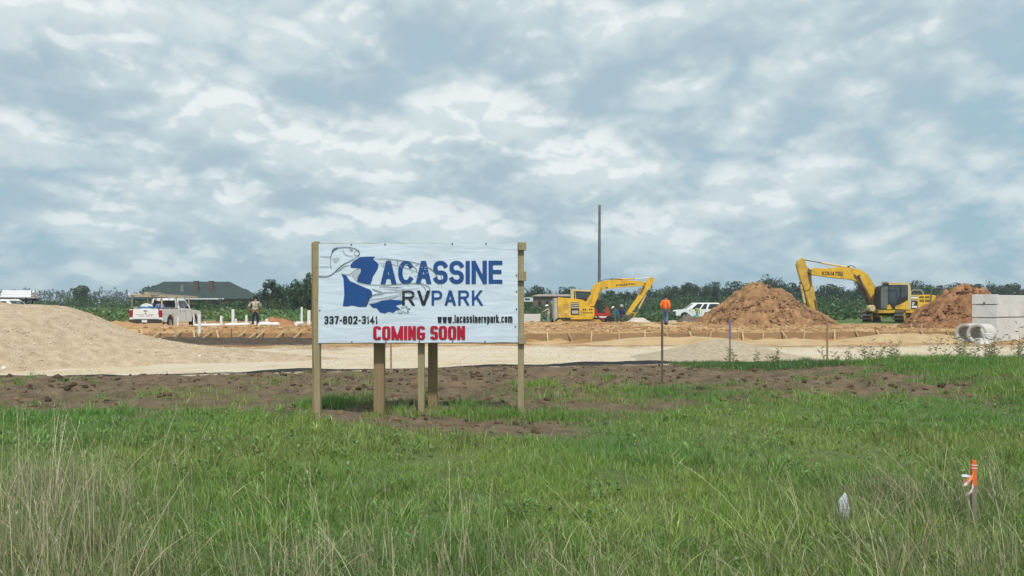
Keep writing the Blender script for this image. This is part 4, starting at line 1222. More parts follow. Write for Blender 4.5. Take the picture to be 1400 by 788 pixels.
# dry seed stalks standing over the turf in the foreground
def stalk_parts(X, Y, H, col, wind, g, wdt=0.0042):
    n = len(X)
    pr = [blades(X, Y, H, np.full(n, wdt) * g.uniform(0.8, 1.2, n), col, g, 0.16, 3, wind, droop=0.55)]
    # seed heads: short spikelets along the upper third
    a = None
    return pr
parts = []
def stalks(n, xc, xs, ya, yb, h0, h1, col, wind, wd=0.0034):
    Y = g.uniform(ya, yb, n); X = (g.normal(xc, xs, n)) * Y / 5.0
    H = g.uniform(h0, h1, n)
    c = np.array(col) * g.uniform(0.65, 1.3, (n, 1))
    m = 8
    seed_l = np.abs(g.normal(0, 0.30, n)); an = g.uniform(0, 6.28, n)
    ddx, ddy = np.cos(an) * seed_l + wind[0] * g.uniform(0.4, 1.5, n), np.sin(an) * seed_l + wind[1]
    Z = gz(X, Y, True) - 0.01
    T_ = np.linspace(0, 1, 6)
    pts = [np.stack([X + ddx * H * (0.35 * t + 0.65 * t * t), Y + ddy * H * (0.35 * t + 0.65 * t * t), Z + H * (t - 0.22 * np.hypot(ddx, ddy) * t * t)], -1) for t in T_]
    f = g.uniform(-0.6, 0.6, n); fx, fy = np.cos(f), np.sin(f)
    Vs = []
    for i, p in enumerate(pts):
        ww = wd * (0.62 - 0.30 * T_[i]); o_ = np.stack([fx * ww, fy * ww, 0 * fx], -1); Vs += [p - o_, p + o_]
    V = np.stack(Vs, 1).reshape(-1, 3); k = 12
    tr = []
    for r in range(5): tr += [[2 * r, 2 * r + 1, 2 * r + 3], [2 * r, 2 * r + 3, 2 * r + 2]]
    F = ((np.arange(n) * k)[:, None, None] + np.array(tr)[None]).reshape(-1, 3)
    parts.append((V, F, np.repeat(c, k, axis=0)))
    # seed head: small leaf-shaped spikelets up the last 30 %
    sp_n = 9
    tt = g.uniform(0.70, 1.0, (n, sp_n))
    P0 = np.stack([X[:, None] + ddx[:, None] * H[:, None] * (0.35 * tt + 0.65 * tt ** 2), Y[:, None] + ddy[:, None] * H[:, None] * (0.35 * tt + 0.65 * tt ** 2),
                   Z[:, None] + H[:, None] * (tt - 0.22 * np.hypot(ddx, ddy)[:, None] * tt ** 2)], -1).reshape(-1, 3)
    q_ = len(P0); an = g.uniform(0, 6.28, q_); L_ = g.uniform(0.012, 0.032, q_)
    D = np.stack([np.cos(an) * 0.35 + np.repeat(ddx, sp_n) * 1.2, np.sin(an) * 0.35, np.ones(q_)], -1); D /= np.linalg.norm(D, axis=1)[:, None]
    side = np.stack([np.cos(an + 1.57), np.sin(an + 1.57), 0 * an], -1) * (wd * 0.55)
    mid = P0 + D * (L_ * 0.5)[:, None]
    V = np.stack([P0, mid - side, P0 + D * L_[:, None], mid + side], 1).reshape(-1, 3)
    F4 = np.arange(4 * q_).reshape(-1, 4); F = np.concatenate([F4[:, [0, 1, 2]], F4[:, [0, 2, 3]]])
    parts.append((V, F, np.repeat(np.repeat(c * 1.12, sp_n, axis=0), 4, axis=0)))
TAN = (0.40, 0.36, 0.21); GRN = (0.25, 0.28, 0.12)
stalks(120, -2.85, 0.34, 3.0, 6.2, 0.34, 0.76, (0.52, 0.47, 0.31), (0.02, 0))
stalks(60, -3.1, 0.22, 2.8, 5.0, 0.30, 0.60, (0.36, 0.31, 0.22), (0.08, 0))
stalks(80, -1.0, 0.60, 2.7, 5.0, 0.22, 0.58, (0.50, 0.45, 0.29), (-0.06, 0))
stalks(22, -1.6, 0.9, 4.0, 7.0, 0.35, 0.60, GRN, (-0.03, 0))
stalks(34, 1.2, 0.9, 2.8, 5.0, 0.22, 0.52, TAN, (-0.25, 0))
stalks(90, 2.6, 0.50, 3.0, 6.4, 0.28, 0.62, (0.48, 0.44, 0.27), (-0.36, 0))
stalks(36, 2.2, 1.0, 4.5, 8.5, 0.25, 0.50, GRN, (-0.25, 0))
stalks(18, 0.0, 1.8, 6.0, 9.5, 0.22, 0.48, (0.30, 0.28, 0.14), (-0.05, 0))
stalks(70, 0.0, 2.2, 2.5, 3.9, 0.20, 0.42, TAN, (-0.10, 0))
field('seed_stalks', 'tall dry seed stalks standing over the foreground turf', parts)
# longer green and straw leaves between the stalks
parts = []
for (n, xc, xs, ya, yb, dryf) in ((4200, -2.8, 0.5, 2.6, 5.6, 0.34), (4600, -0.8, 0.9, 2.3, 4.4, 0.34), (3600, 1.3, 1.1, 2.3, 4.4, 0.28), (4000, 2.7, 0.5, 2.6, 6.0, 0.30), (3000, 0, 2.4, 2.2, 3.6, 0.34)):
    Y = g.uniform(ya, yb, n); X = g.normal(xc, xs, n) * Y / 5.0
    parts.append(blades(X, Y, g.uniform(0.09, 0.30, n), np.full(n, 0.0040), grass_cols(g, X, Y, (0.11, 0.20, 0.06), (0.19, 0.26, 0.085), n, (0.42, 0.37, 0.22), dryf), g, 0.75, 3, (-0.10, 0), droop=0.8))
# straw clumps at the lower left, along the bottom and at the lower right
for (nc, xc, xs, ya, yb, h0, h1) in ((46, -2.85, 0.28, 3.3, 6.0, 0.14, 0.42), (28, -1.0, 0.6, 2.7, 4.2, 0.10, 0.28), (10, 1.2, 0.9, 2.7, 4.0, 0.10, 0.22), (40, 2.55, 0.42, 3.2, 6.0, 0.12, 0.32)):
    cy = g.uniform(ya, yb, nc); cx = g.normal(xc, xs, nc) * cy / 5.0; e_ = 44
    X = np.repeat(cx, e_) + g.normal(0, 0.05, nc * e_); Y = np.repeat(cy, e_) + g.normal(0, 0.05, nc * e_); n = len(X)
    tone = np.repeat(g.uniform(0.7, 1.25, (nc, 1)), e_, axis=0)
    parts.append(blades(X, Y, g.uniform(h0, h1, n) * np.repeat(g.uniform(0.6, 1.2, nc), e_), np.full(n, 0.0036), grass_cols(g, X, Y, (0.20, 0.25, 0.10), (0.28, 0.30, 0.13), n, (0.48, 0.42, 0.27), 0.42) * tone, g, 0.42, 3, (-0.06, 0), droop=0.85))
field('long_grass', 'long mixed green and straw coloured grass in the foreground', parts)

# open weeds with thin branching stems on the bank at the right
parts = []
def weeds(cxs, cys, h0, h1, col, n_st=5):
    for x_, y_ in zip(cxs, cys):
        for s_ in range(n_st):
            H = g.uniform(h0, h1); a0 = g.uniform(0, 6.28); l = g.uniform(0.1, 0.5)
            n = 1
            zb = float(gz(x_, y_, True))
            tipx, tipy = x_ + math.cos(a0) * l * H, y_ + math.sin(a0) * l * H
            stem = [(x_, y_, zb), ((x_ + tipx) / 2 - 0.02, (y_ + tipy) / 2, zb + H * 0.6), (tipx, tipy, zb + H)]
            for (p_, q_) in zip(stem[:-1], stem[1:]):
                V = np.array([(p_[0] - .004, p_[1], p_[2]), (p_[0] + .004, p_[1], p_[2]), (q_[0], q_[1], q_[2])]); parts.append((V, np.array([[0, 1, 2]]), np.tile(np.array(col) * 0.8, (3, 1))))
            for t in np.linspace(0.25, 1.0, 9):
                bx, by, bz = x_ + (tipx - x_) * t, y_ + (tipy - y_) * t, zb + H * t
                al = g.uniform(0, 6.28); L_ = g.uniform(0.04, 0.12)
                ex, ey, ez = bx + math.cos(al) * L_, by + math.sin(al) * L_, bz + g.uniform(0.0, 0.08)
                V = np.array([(bx, by, bz), ((bx + ex) / 2, (by + ey) / 2, (bz + ez) / 2 + 0.012), (ex, ey, ez), ((bx + ex) / 2 + 0.004, (by + ey) / 2, (bz + ez) / 2 - 0.012)])
                parts.append((V, np.array([[0, 1, 2], [0, 2, 3]]), np.tile(np.array(col) * g.uniform(0.7, 1.3), (4, 1))))
weeds(g.normal(10.6, 1.2, 34), g.uniform(15.5, 17.4, 34), 0.25, 0.62, (0.26, 0.26, 0.14), 4)
weeds(g.normal(11.2, 0.8, 20), g.uniform(14.5, 16.6, 20), 0.40, 0.85, (0.24, 0.25, 0.13), 4)
weeds(g.normal(7.6, 0.9, 9), g.uniform(16.6, 17.6, 9), 0.20, 0.40, (0.24, 0.24, 0.12), 3)
weeds(g.normal(5.3, 0.5, 6), g.uniform(17.2, 17.9, 6), 0.15, 0.40, (0.22, 0.24, 0.11), 3)
field('bank_weeds', 'straggly open weeds standing before the concrete boxes', parts, cat='weeds')
# ------------------------------------------------------------------ excavators
yel = mat('machine_yellow', (0.64, 0.385, 0.028), 0.5, scale=1.8, bump=0.05, col2=(0.80, 0.52, 0.050), det=8, grime=0.75)
yel_d = mat('worn_machine_yellow', (0.46, 0.29, 0.045), 0.6, scale=2.2, col2=(0.66, 0.44, 0.075), det=9, grime=0.8)
yel_p = mat('pale_yellow_trim', (0.60, 0.50, 0.27), 0.5, scale=3, var=0.1)
blk = mat('black_rubber', (0.016, 0.016, 0.017), 0.7, 0.3, 6)
steel = mat('worn_steel', (0.13, 0.105, 0.085), 0.6, 0.3, 5, metal=0.2)
chrome = mat('cylinder_rod', (0.42, 0.42, 0.40), 0.25, 0.1, 5, metal=0.7)
ltgrey = mat('light_grey_steel', (0.46, 0.44, 0.40), 0.6, 0.12, 4)
dkpanel = mat('dark_grille', (0.05, 0.042, 0.036), 0.7, 0.3, 8)
whitep = mat('white_paint', (0.80, 0.81, 0.82), 0.35, 0.04, 3, grime=0.12)
glassm = glass_mat()
cabglass = mat('cab_glass', (0.045, 0.060, 0.070), 0.06, 0.2, 2.0, spec=0.8)
rust = mat('rusty_brown_steel', (0.15, 0.085, 0.045), 0.75, 0.3, 5)

def track_unit(root, L_, H_, w, y, ang=0.0, off=(0, 0, 0)):
    """crawler: shoe loop with separate pads, rollers and frame, centred at off, turned by ang"""
    M = Matrix.Translation(off) @ Matrix.Rotation(ang, 4, 'Z')
    r = H_ / 2
    n = 34; per = 2 * (L_ - H_) + 2 * math.pi * r
    def pt(s):
        s %= per; a = L_ - H_
        if s < a: return (-a / 2 + s, 0.0, 0.0)
        s -= a
        if s < math.pi * r: t = s / r; return (a / 2 + r * math.sin(t), r - r * math.cos(t), t)
        s -= math.pi * r
        if s < a: return (a / 2 - s, H_, math.pi)
        s -= a; t = s / r; return (-a / 2 - r * math.sin(t), r + r * math.cos(t), math.pi + t)
    tr = MB()
    prof = [pt(per * k / 60) for k in range(60)]
    inner = [(x * (1 - 0.10), r + (z - r) * 0.72) for x, z, _ in prof]
    b = MB()
    V = []
    for yy in (y - w / 2 + 0.02, y + w / 2 - 0.02):
        for x, z, _ in prof: V.append((x, yy, z))
        for x, z in inner: V.append((x, yy, z))
    F = []
    for k in range(60):
        k2 = (k + 1) % 60
        F += [(k, k2, 60 + k2, 60 + k), (120 + k, 120 + k2, 180 + k2, 180 + k), (k, k2, 120 + k2, 120 + k), (60 + k, 60 + k2, 180 + k2, 180 + k)]
    b.add([M @ Vector(v) for v in V], F)
    trk = b.build('track', blk, root)
    g0 = MB().box(-0.055, 0.055, y - w / 2, y + w / 2, -0.03, 0.012)
    for k in range(n):
        x, z, t = pt(per * k / n)
        m_ = M @ Matrix.Translation((x, 0, z)) @ Matrix.Rotation(-t, 4, 'Y')
        o = MB(); o.add([m_ @ Vector(v) for v in g0.v], g0.f); o.build('track_shoe', steel, trk)
    for k in range(5):
        x = -(L_ - H_) / 2 + (L_ - H_) * k / 4
        rr = r * (0.72 if k in (0, 4) else 0.34)
        o = MB().lathe([(0, -0.02), (rr, -0.02), (rr, 0.05), (rr * .5, 0.07), (0, 0.07)], (x, y - w / 2 - 0.0, r if k in (0, 4) else rr + 0.1), 'y', 14)
        o.v = [tuple(M @ Vector(v)) for v in o.v]; o.build('roller', yel_d if k in (0, 4) else steel, trk)
    o = MB().box(-(L_ - H_) / 2, (L_ - H_) / 2, y - w * 0.3, y + w * 0.3, r * 0.6, r * 1.5); o.v = [tuple(M @ Vector(v)) for v in o.v]; o.build('track_frame', yel_d, root)

def cyl_part(root, a, b, r, name, m, rod=None, split=0.55):
    a, b = Vector(a), Vector(b); mid = a.lerp(b, split)
    c = MB().tube([a, mid], r, 10).build(name, m, root, smooth=True)
    MB().tube([mid, b], r * 0.5, 8).build('rod', rod or chrome, c, smooth=True)
    MB().tube([a + Vector((0, -r * 1.2, 0)), a + Vector((0, r * 1.2, 0))], r * 1.1, 8).build('pin', steel, c)
    return c

# ---- right-hand excavator, facing left, cab side towards us
EY = 58.0
ez = zf(pw(1210, EY), EY) - 0.02
exr = thing('excavator', 'yellow excavator facing left with glass cab beside the reddish soil pile', 'excavator', (pw(1212, EY), EY, ez), 0, 'crawler excavators')
def er(cx, cy, y=0.0):
    """point from an enlargement of the photo (5.254x, origin 1070,330) to machine coordinates"""
    p = at(1070 + cx / 5.254, 330 + cy / 5.254, EY); return Vector((p.x - exr.location.x, y, p.z - ez))
def erp(*pts): return [(er(*p).x, er(*p).z) for p in pts]
BY = 0.15                                     # boom plane (slightly behind the cab side)
boom = MB().prism(erp((196, 205), (222, 192), (300, 196), (400, 186), (470, 190), (535, 198), (580, 216), (615, 245), (645, 290), (668, 330), (690, 400), (672, 440), (640, 438),
                      (600, 372), (560, 310), (528, 286), (480, 274), (400, 268), (300, 254), (222, 244), (200, 234)), BY - 0.2, BY + 0.2).build('boom', yel, exr, bevel=0.02)
MB().prism(erp((505, 228), (512, 236), (560, 268), (630, 400), (648, 436), (620, 430), (560, 320), (530, 282), (510, 262)), BY - 0.205, BY + 0.205).build('boom_wear', rust, boom)
MB().lathe([(0, -0.03), (0.10, -0.03), (0.10, 0.43), (0, 0.43)], er(546, 250, BY - 0.23), 'y', 14).build('pivot', steel, boom)
MB().lathe([(0, -0.03), (0.14, -0.03), (0.14, 0.43), (0, 0.43)], er(192, 216, BY - 0.23), 'y', 14).build('pivot', steel, boom)
stick = MB().prism(erp((100, 165), (112, 140), (148, 118), (160, 136), (172, 176), (206, 214), (212, 300), (236, 400), (262, 528), (216, 530), (190, 450), (158, 350), (132, 280), (114, 220)), BY - 0.15, BY + 0.15).build('stick', yel_d, exr, bevel=0.015)
MB().prism(erp((182, 190), (204, 212), (210, 300), (206, 330), (190, 300), (180, 250)), BY - 0.156, BY + 0.156).build('stick_wear', rust, stick)
MB().prism(erp((222, 420), (238, 420), (258, 515), (240, 515)), BY - 0.154, BY - 0.15).build('stick_wear', rust, stick)
cyl_part(exr, er(135, 300, BY), er(172, 490, BY), 0.085, 'bucket_cylinder', yel_p, yel_d, 0.75)
MB().bar(er(170, 485, BY - .1), er(226, 515, BY - .1), 0.10, 0.06).build('linkage', steel, exr)
MB().bar(er(172, 490, BY - .1), er(186, 545, BY - .1), 0.10, 0.08).build('linkage', steel, exr)
cyl_part(exr, er(478, 188, BY), er(152, 132, BY), 0.075, 'stick_cylinder', yel_p, steel, 0.60)
for s_ in (-0.27, 0.27):
    cyl_part(exr, er(640, 470, BY + s_), er(546, 250, BY + s_), 0.075, 'boom_cylinder', rust, chrome, 0.62)
MB().tube([er(465, 186, BY - .1), er(480, 176, BY - .1), er(505, 176, BY - .1), er(525, 192, BY - .1)], 0.025, 6).build('hose', blk, exr, smooth=True)
MB().tube([er(140, 345, BY - .16), er(160, 358, BY - .17), er(190, 350, BY - .17), er(205, 310, BY - .16)], 0.022, 6).build('hose', blk, exr, smooth=True)
# bucket resting in the pile
bk = MB(); arc = [(er(262, 528).x, er(262, 528).z), (er(250, 560).x, er(250, 560).z), (er(215, 585).x, er(215, 585).z), (er(175, 575).x, er(175, 575).z), (er(150, 545).x, er(150, 545).z), (er(160, 520).x, er(160, 520).z), (er(200, 515).x, er(200, 515).z)]
bko = bk.prism(arc, BY - 0.6, BY + 0.6).build('bucket', steel, exr, bevel=0.01)
for k_ in range(5):
    yy = BY - 0.55 + 0.275 * k_; p = er(150, 545, yy); MB().box(p.x - 0.16, p.x + 0.02, yy - 0.05, yy + 0.05, p.z - 0.10, p.z - 0.02).build('tooth', steel, bko)
# house of the machine
y0, y1 = -1.35, 1.35
MB().prism(erp((628, 492), (930, 486), (1030, 486), (1030, 512), (628, 516)), y0, y1).build('deck', yel, exr, bevel=0.02)
eng = MB().prism(erp((851, 392), (900, 388), (1005, 385), (1024, 392), (1030, 410), (1030, 486), (851, 488)), y0 + 0.02, y1 - 0.02).build('engine_housing', yel, exr, bevel=0.04)
MB().prism(erp((1010, 386), (1040, 392), (1056, 410), (1058, 500), (1030, 516), (1012, 516)), y0 + 0.1, y1 - 0.1).build('counterweight', yel, exr, bevel=0.05)
for k_, (a_, b_) in enumerate(((392, 398), (402, 414), (420, 426))):
    p0, p1 = er(856, b_), er(900, a_); MB().box(p0.x, p1.x, y0 - 0.012, y0 + 0.03, p0.z, p1.z).build('vent_panel', ltgrey if k_ != 1 else whitep, eng)
p0, p1 = er(856, 486), er(902, 432); MB().box(p0.x, p1.x, y0 - 0.010, y0 + 0.03, p0.z, p1.z).build('grille', dkpanel, eng)
for (a_, b_, c_, d_) in ((862, 448, 880, 440), (862, 460, 874, 452), (862, 478, 896, 464)):
    p0, p1 = er(a_, b_), er(c_, d_); MB().box(p0.x, p1.x, y0 - 0.016, y0 - 0.008, p0.z, p1.z).build('decal', whitep, eng)
ink_dark = mat('machine_print', (0.035, 0.028, 0.022), 0.6, 0.1)
def illegible(root_, y, rows, m):
    """rows of small worn print: (x0, x1, ytop, ybot, marks)"""
    for (x0, x1, ya, yb, nn) in rows:
        b_ = MB()
        for i in range(nn):
            if nn > 4 and i == nn // 2: continue
            u0 = x0 + (x1 - x0) * i / nn; u1 = x0 + (x1 - x0) * (i + 0.72) / nn
            p0, p1 = er(u0, yb), er(u1, ya); b_.box(p0.x, p1.x, y - 0.004, y, p0.z, p1.z)
        tag(b_.build('worn_print', m, root_), kind='stuff')
illegible(eng, y0 - 0.003 + 0.02, ((915, 988, 396, 410, 9), (917, 988, 420, 438, 9)), ink_dark)
p0, p1 = er(948, 472), er(1012, 450); MB().box(p0.x, p1.x, y0 + 0.008, y0 + 0.03, p0.z, p1.z).build('side_door', yel_d, eng)
# handrails and exhaust on the engine
rail = MB().tube([er(880, 390, -0.8), er(884, 362, -0.8), (er(900, 352).x, -0.8, er(900, 352).z), er(950, 352, -0.8), er(966, 365, -0.8), er(970, 388, -0.8)], 0.025, 6).build('handrail', ltgrey, exr, smooth=True)
MB().tube([er(876, 392, 0.5), er(876, 340, 0.5)], 0.06, 8).build('exhaust', steel, exr, smooth=True)
# cab
cy0, cy1 = -1.38, -0.38
cabp = erp((636, 490), (636, 420), (640, 350), (650, 328), (690, 318), (700, 308), (830, 306), (845, 316), (850, 340), (850, 490))
cab = MB().prism(cabp, cy0, cy1).build('cab', mat('cab_interior_dark', (0.03, 0.03, 0.032), 0.5, 0.2), exr, bevel=0.03)
def cabpanel(pts, name, m, d):
    return MB().prism(erp(*pts), cy0 - d, cy0 + 0.01).build(name, m, cab)
cabpanel([(642, 484), (642, 352), (652, 332), (690, 326), (692, 484)], 'window', mat('windshield_glass', (0.13, 0.15, 0.14), 0.1, 0.2, 2.0, spec=0.8), 0.006)
cabpanel([(700, 440), (700, 328), (772, 322), (772, 400), (735, 452)], 'window', cabglass, 0.007)
cabpanel([(786, 410), (786, 322), (828, 320), (830, 395)], 'window', cabglass, 0.007)
cabpanel([(832, 490), (832, 330), (828, 316), (700, 318), (696, 308), (832, 305), (848, 318), (852, 345), (854, 490)], 'cab_frame', yel_p, 0.022)
cabpanel([(740, 486), (745, 466), (790, 448), (830, 425), (834, 490)], 'door_panel', yel, 0.024)
cabpanel([(684, 488), (688, 460), (704, 454), (712, 470), (722, 488)], 'step_panel', yel, 0.024)
MB().box(er(690, 0).x, er(850, 0).x, cy0, cy1, er(0, 307).z, er(0, 300).z).build('roof', yel_p, cab, bevel=0.02)
bl = MB().lathe([(0, -0.25), (0.20, -0.25), (0.24, -0.18), (0.24, 0.2), (0, 0.2)], er(595, 482, -0.9), 'y', 18).build('round_guard', yel_p, exr, smooth=True)
MB().bar(er(595, 500, -0.8), er(660, 506, -0.8), 0.08).build('guard_bracket', yel_d, exr)
# undercarriage, turned towards us
for s_ in (-1.05, 1.05):
    track_unit(exr, 4.0, 0.85, 0.6, s_, R(55), (er(730, 0).x + 0.35, 0.2, 0.02))
MB().lathe([(0, 0.5), (0.65, 0.5), (0.65, 0.95), (0, 0.95)], (er(760, 0).x, 0.1, 0), 'z', 20).build('slew_ring', steel, exr)
# lettering on the boom
o_ = er(280, 245, BY - 0.204); u_ = er(428, 250, BY - 0.204) - o_; v_ = er(282, 216, BY - 0.204) - o_
letters('KOMATSU', lambda u, v, l: o_ + u_ * u + v_ * v + Vector((0, -l * 8, 0)), ink_dark, boom, 0.95, 0.26, 0.12, 3.5, 0.22)

# ---- left-hand excavator, facing right, seen from its engine side
LY = 60.0
lz = zf(pw(790, LY), LY) - 0.02
exl = thing('excavator', 'yellow excavator reaching right under the tall pole, engine side towards us', 'excavator', (pw(790, LY), LY, lz), 0, 'crawler excavators')
def el(cx, cy, y=0.0):
    p = at(735 + cx / 7.506, 365 + cy / 7.506, LY); return Vector((p.x - exl.location.x, y, p.z - lz))
def elp(*pts): return [(el(*p).x, el(*p).z) for p in pts]
LB = 0.1
boom = MB().prism(elp((480, 372), (520, 320), (545, 285), (556, 225), (580, 185), (620, 160), (680, 142), (770, 134), (900, 136), (1010, 142), (1088, 152), (1112, 168), (1104, 190), (1060, 198), (900, 208), (760, 220), (690, 232), (655, 252), (625, 300), (598, 350), (575, 405), (520, 408)), LB - 0.17, LB + 0.17).build('boom', yel, exl, bevel=0.015)
MB().prism(elp((505, 392), (545, 330), (560, 250), (600, 190), (612, 196), (575, 262), (560, 340), (525, 400)), LB - 0.176, LB - 0.165).build('boom_rib', yel_d, boom)
for cx_, cy_ in ((652, 218), (710, 212), (505, 330), (1100, 172)):
    MB().lathe([(0, -0.02), (0.055, -0.02), (0.055, 0.38), (0, 0.38)], el(cx_, cy_, LB - 0.19), 'y', 12).build('pivot', rust, boom)
stick = MB().prism(elp((1150, 112), (1190, 104), (1194, 140), (1182, 172), (1140, 232), (1100, 290), (950, 488), (915, 502), (908, 486), (925, 455), (1030, 300), (1062, 240), (1085, 190), (1120, 140)), LB - 0.13, LB + 0.13).build('stick', yel, exl, bevel=0.012)
MB().prism(elp((1085, 195), (1105, 205), (1060, 285), (1040, 290)), LB - 0.136, LB - 0.128).build('stick_wear', rust, stick)
cyl_part(exl, el(1118, 275, LB), el(1015, 478, LB), 0.075, 'bucket_cylinder', yel_p, chrome, 0.75)
MB().bar(el(935, 470, LB - .1), el(1020, 474, LB - .1), 0.10, 0.06).build('linkage', yel_d, exl)
MB().bar(el(1016, 470, LB - .1), el(968, 528, LB - .1), 0.09, 0.07).build('linkage', yel_d, exl)
bko = MB().prism(elp((905, 492), (955, 495), (985, 520), (960, 560), (915, 585), (868, 570), (850, 540), (880, 520)), LB - 0.45, LB + 0.45).build('bucket', steel, exl, bevel=0.01)
for k_ in range(4):
    yy = LB - 0.4 + 0.265 * k_; p = el(852, 545, yy); MB().box(p.x - 0.14, p.x + 0.02, yy - 0.05, yy + 0.05, p.z - 0.08, p.z).build('tooth', steel, bko)
cyl_part(exl, el(760, 132, LB), el(1172, 112, LB), 0.06, 'stick_cylinder', yel, chrome, 0.58)
MB().tube([el(640, 150, LB - .1), el(700, 128, LB - .1), el(780, 122, LB - .1), el(870, 128, LB - .1)], 0.022, 6).build('hose', blk, exl, smooth=True)
for s_ in (-0.24, 0.24):
    cyl_part(exl, el(566, 410, LB + s_), el(652, 218, LB + s_), 0.07, 'boom_cylinder', yel, chrome, 0.62)
hx0, hx1 = -1.22, 1.22
house = MB().prism(elp((196, 322), (215, 314), (300, 322), (420, 334), (462, 345), (488, 372), (498, 405), (560, 414), (566, 430), (566, 508), (545, 538), (330, 540), (205, 528), (198, 500)), hx0, hx0 + 1.3).build('engine_housing', yel, exl, bevel=0.035)
MB().prism(elp((205, 400), (545, 420), (560, 430), (560, 520), (205, 525)), hx0 + 1.31, hx1).build('deck', yel, exl, bevel=0.03)
MB().prism(elp((160, 322), (192, 318), (200, 340), (202, 540), (240, 560), (165, 566), (158, 500)), hx0 + 0.06, hx1 - 0.06).build('counterweight', ltgrey, exl, bevel=0.05)
p0, p1 = el(328, 492), el(412, 366); MB().box(p0.x, p1.x, hx0 - 0.012, hx0 + 0.02, p0.z, p1.z).build('grille', dkpanel, house)
for a_, b_ in ((382, 372), (400, 390), (424, 410)):
    p0, p1 = el(330, a_), el(410, b_); MB().box(p0.x, p1.x, hx0 - 0.02, hx0 - 0.01, p0.z, p1.z).build('louvre', ltgrey, house)
p0, p1 = el(340, 478), el(404, 448); MB().box(p0.x, p1.x, hx0 - 0.017, hx0 - 0.01, p0.z, p1.z).build('louvre', ltgrey, house)
p0, p1 = el(248, 432), el(306, 384); MB().box(p0.x, p1.x, hx0 - 0.01, hx0 + 0.02, p0.z, p1.z).build('access_panel', yel_d, house)
p0, p1 = el(262, 474), el(306, 450); MB().box(p0.x, p1.x, hx0 - 0.006, hx0 + 0.02, p0.z, p1.z).build('decal', yel_p, house)
b_ = MB()
for i in range(5):
    if i == 2: continue
    p0, p1 = el(450 + i * 20, 446), el(464 + i * 20, 430); b_.box(p0.x, p1.x, hx0 - 0.005, hx0, p0.z, p1.z)
tag(b_.build('worn_print', ink_dark, house), kind='stuff')
o_ = el(452, 476, hx0 - 0.004); u_ = el(550, 478, hx0 - 0.004) - o_; v_ = el(452, 462, hx0 - 0.004) - o_
letters('KOMATSU', lambda u, v, l: o_ + u_ * u + v_ * v + Vector((0, -l * 8, 0)), ink_dark, house, 0.95, 0.28, 0.12, 3.5, 0.24)
o_ = el(802, 200, LB - 0.174); u_ = el(1000, 186, LB - 0.174) - o_; v_ = el(804, 180, LB - 0.174) - o_
letters('KOMATSU', lambda u, v, l: o_ + u_ * u + v_ * v + Vector((0, -l * 8, 0)), ink_dark, boom, 0.95, 0.26, 0.12, 3.5, 0.22)
# cab on the far side
c0, c1 = 0.25, 1.18
cab = MB().prism(elp((352, 420), (352, 242), (372, 234), (535, 246), (548, 262), (556, 420)), c0, c1).build('cab', mat('cab_interior_dark', (0.03, 0.03, 0.032)), exl, bevel=0.03)
MB().prism(elp((346, 330), (346, 236), (372, 228), (376, 330)), c0 - 0.02, c1 + 0.02).build('cab_frame', yel_p, cab)
MB().prism(elp((346, 246), (350, 230), (372, 228), (546, 240), (550, 256)), c0 - 0.025, c1 + 0.025).build('roof', yel_p, cab)
MB().prism(elp((384, 325), (384, 258), (535, 268), (535, 325)), c0 - 0.012, c0 + 0.01).build('window', cabglass, cab)
MB().tube([el(345, 330, -0.9), el(350, 250, -0.9), el(372, 240, -0.9), el(380, 332, -0.9)], 0.025, 6).build('handrail', yel_p, exl, smooth=True)
for s_ in (-0.95, 0.95):
    track_unit(exl, 3.6, 0.78, 0.5, s_, R(4), (el(400, 0).x, 0.0, 0.02))
MB().lathe([(0, 0.5), (0.6, 0.5), (0.6, 1.0), (0, 1.0)], (el(390, 0).x, 0, 0), 'z', 18).build('slew_ring', steel, exl)
bld = MB().prism(elp((560, 600), (690, 570), (712, 580), (705, 640), (690, 650)), -1.2, 1.2).build('dozer_blade', yel_d, exl)
MB().bar(el(580, 505, -0.9), el(640, 565, -0.9), 0.08).build('blade_arm', yel_p, exl)
MB().bar(el(640, 565, -0.9), el(705, 575, -0.9), 0.08).build('blade_arm', yel_p, exl)

# red compactor behind it
RY = 66.0
rz0 = zf(pw(825, RY), RY)
rc = thing('compactor', 'red machine standing behind the left excavator beside the workmen', 'machine', (pw(826, RY), RY, rz0))
redp = mat('red_paint', (0.42, 0.035, 0.030), 0.5, 0.15, 4)
def rl(px, py): p = at(px, py, RY); return p.x - rc.location.x, p.z - rz0
a, b = rl(812, 440), rl(834, 429)
MB().prism([(a[0], a[1]), (b[0], a[1]), (b[0] + 0.1, a[1] + 0.4), (b[0], b[1]), (a[0] + 0.2, b[1] + 0.05), (a[0] - 0.05, a[1] + 0.4)], -0.6, 0.6).build('body', redp, rc, bevel=0.04)
a, b = rl(827, 430), rl(833, 419); MB().loft([[(a[0], -.35, a[1]), (b[0], -.35, a[1]), (b[0], .35, a[1]), (a[0], .35, a[1])], [(a[0] + .12, -.3, b[1]), (b[0] - .12, -.3, b[1]), (b[0] - .12, .3, b[1]), (a[0] + .12, .3, b[1])]]).build('hood', redp, rc, bevel=0.03)
a, b = rl(811, 432), rl(816, 423); MB().box(a[0], b[0], -.4, .4, a[1], b[1]).build('tank', redp, rc, bevel=0.04)
a = rl(817, 434.5); MB().box(a[0], a[0] + 0.75, -0.62, -0.58, a[1], a[1] + 0.12).build('plate', whitep, rc)
for px in (814, 832):
    a = rl(px, 440); MB().lathe([(0, -.66), (.2, -.66), (.42, -.62), (.45, -.4), (0, -.4)], (a[0], 0, 0.45), 'y', 18).build('wheel', blk, rc, smooth=True)
    MB().lathe([(0, .4), (.2, .4), (.42, .42), (.45, .62), (0, .66)], (a[0], 0, 0.45), 'y', 18).build('wheel', blk, rc, smooth=True)

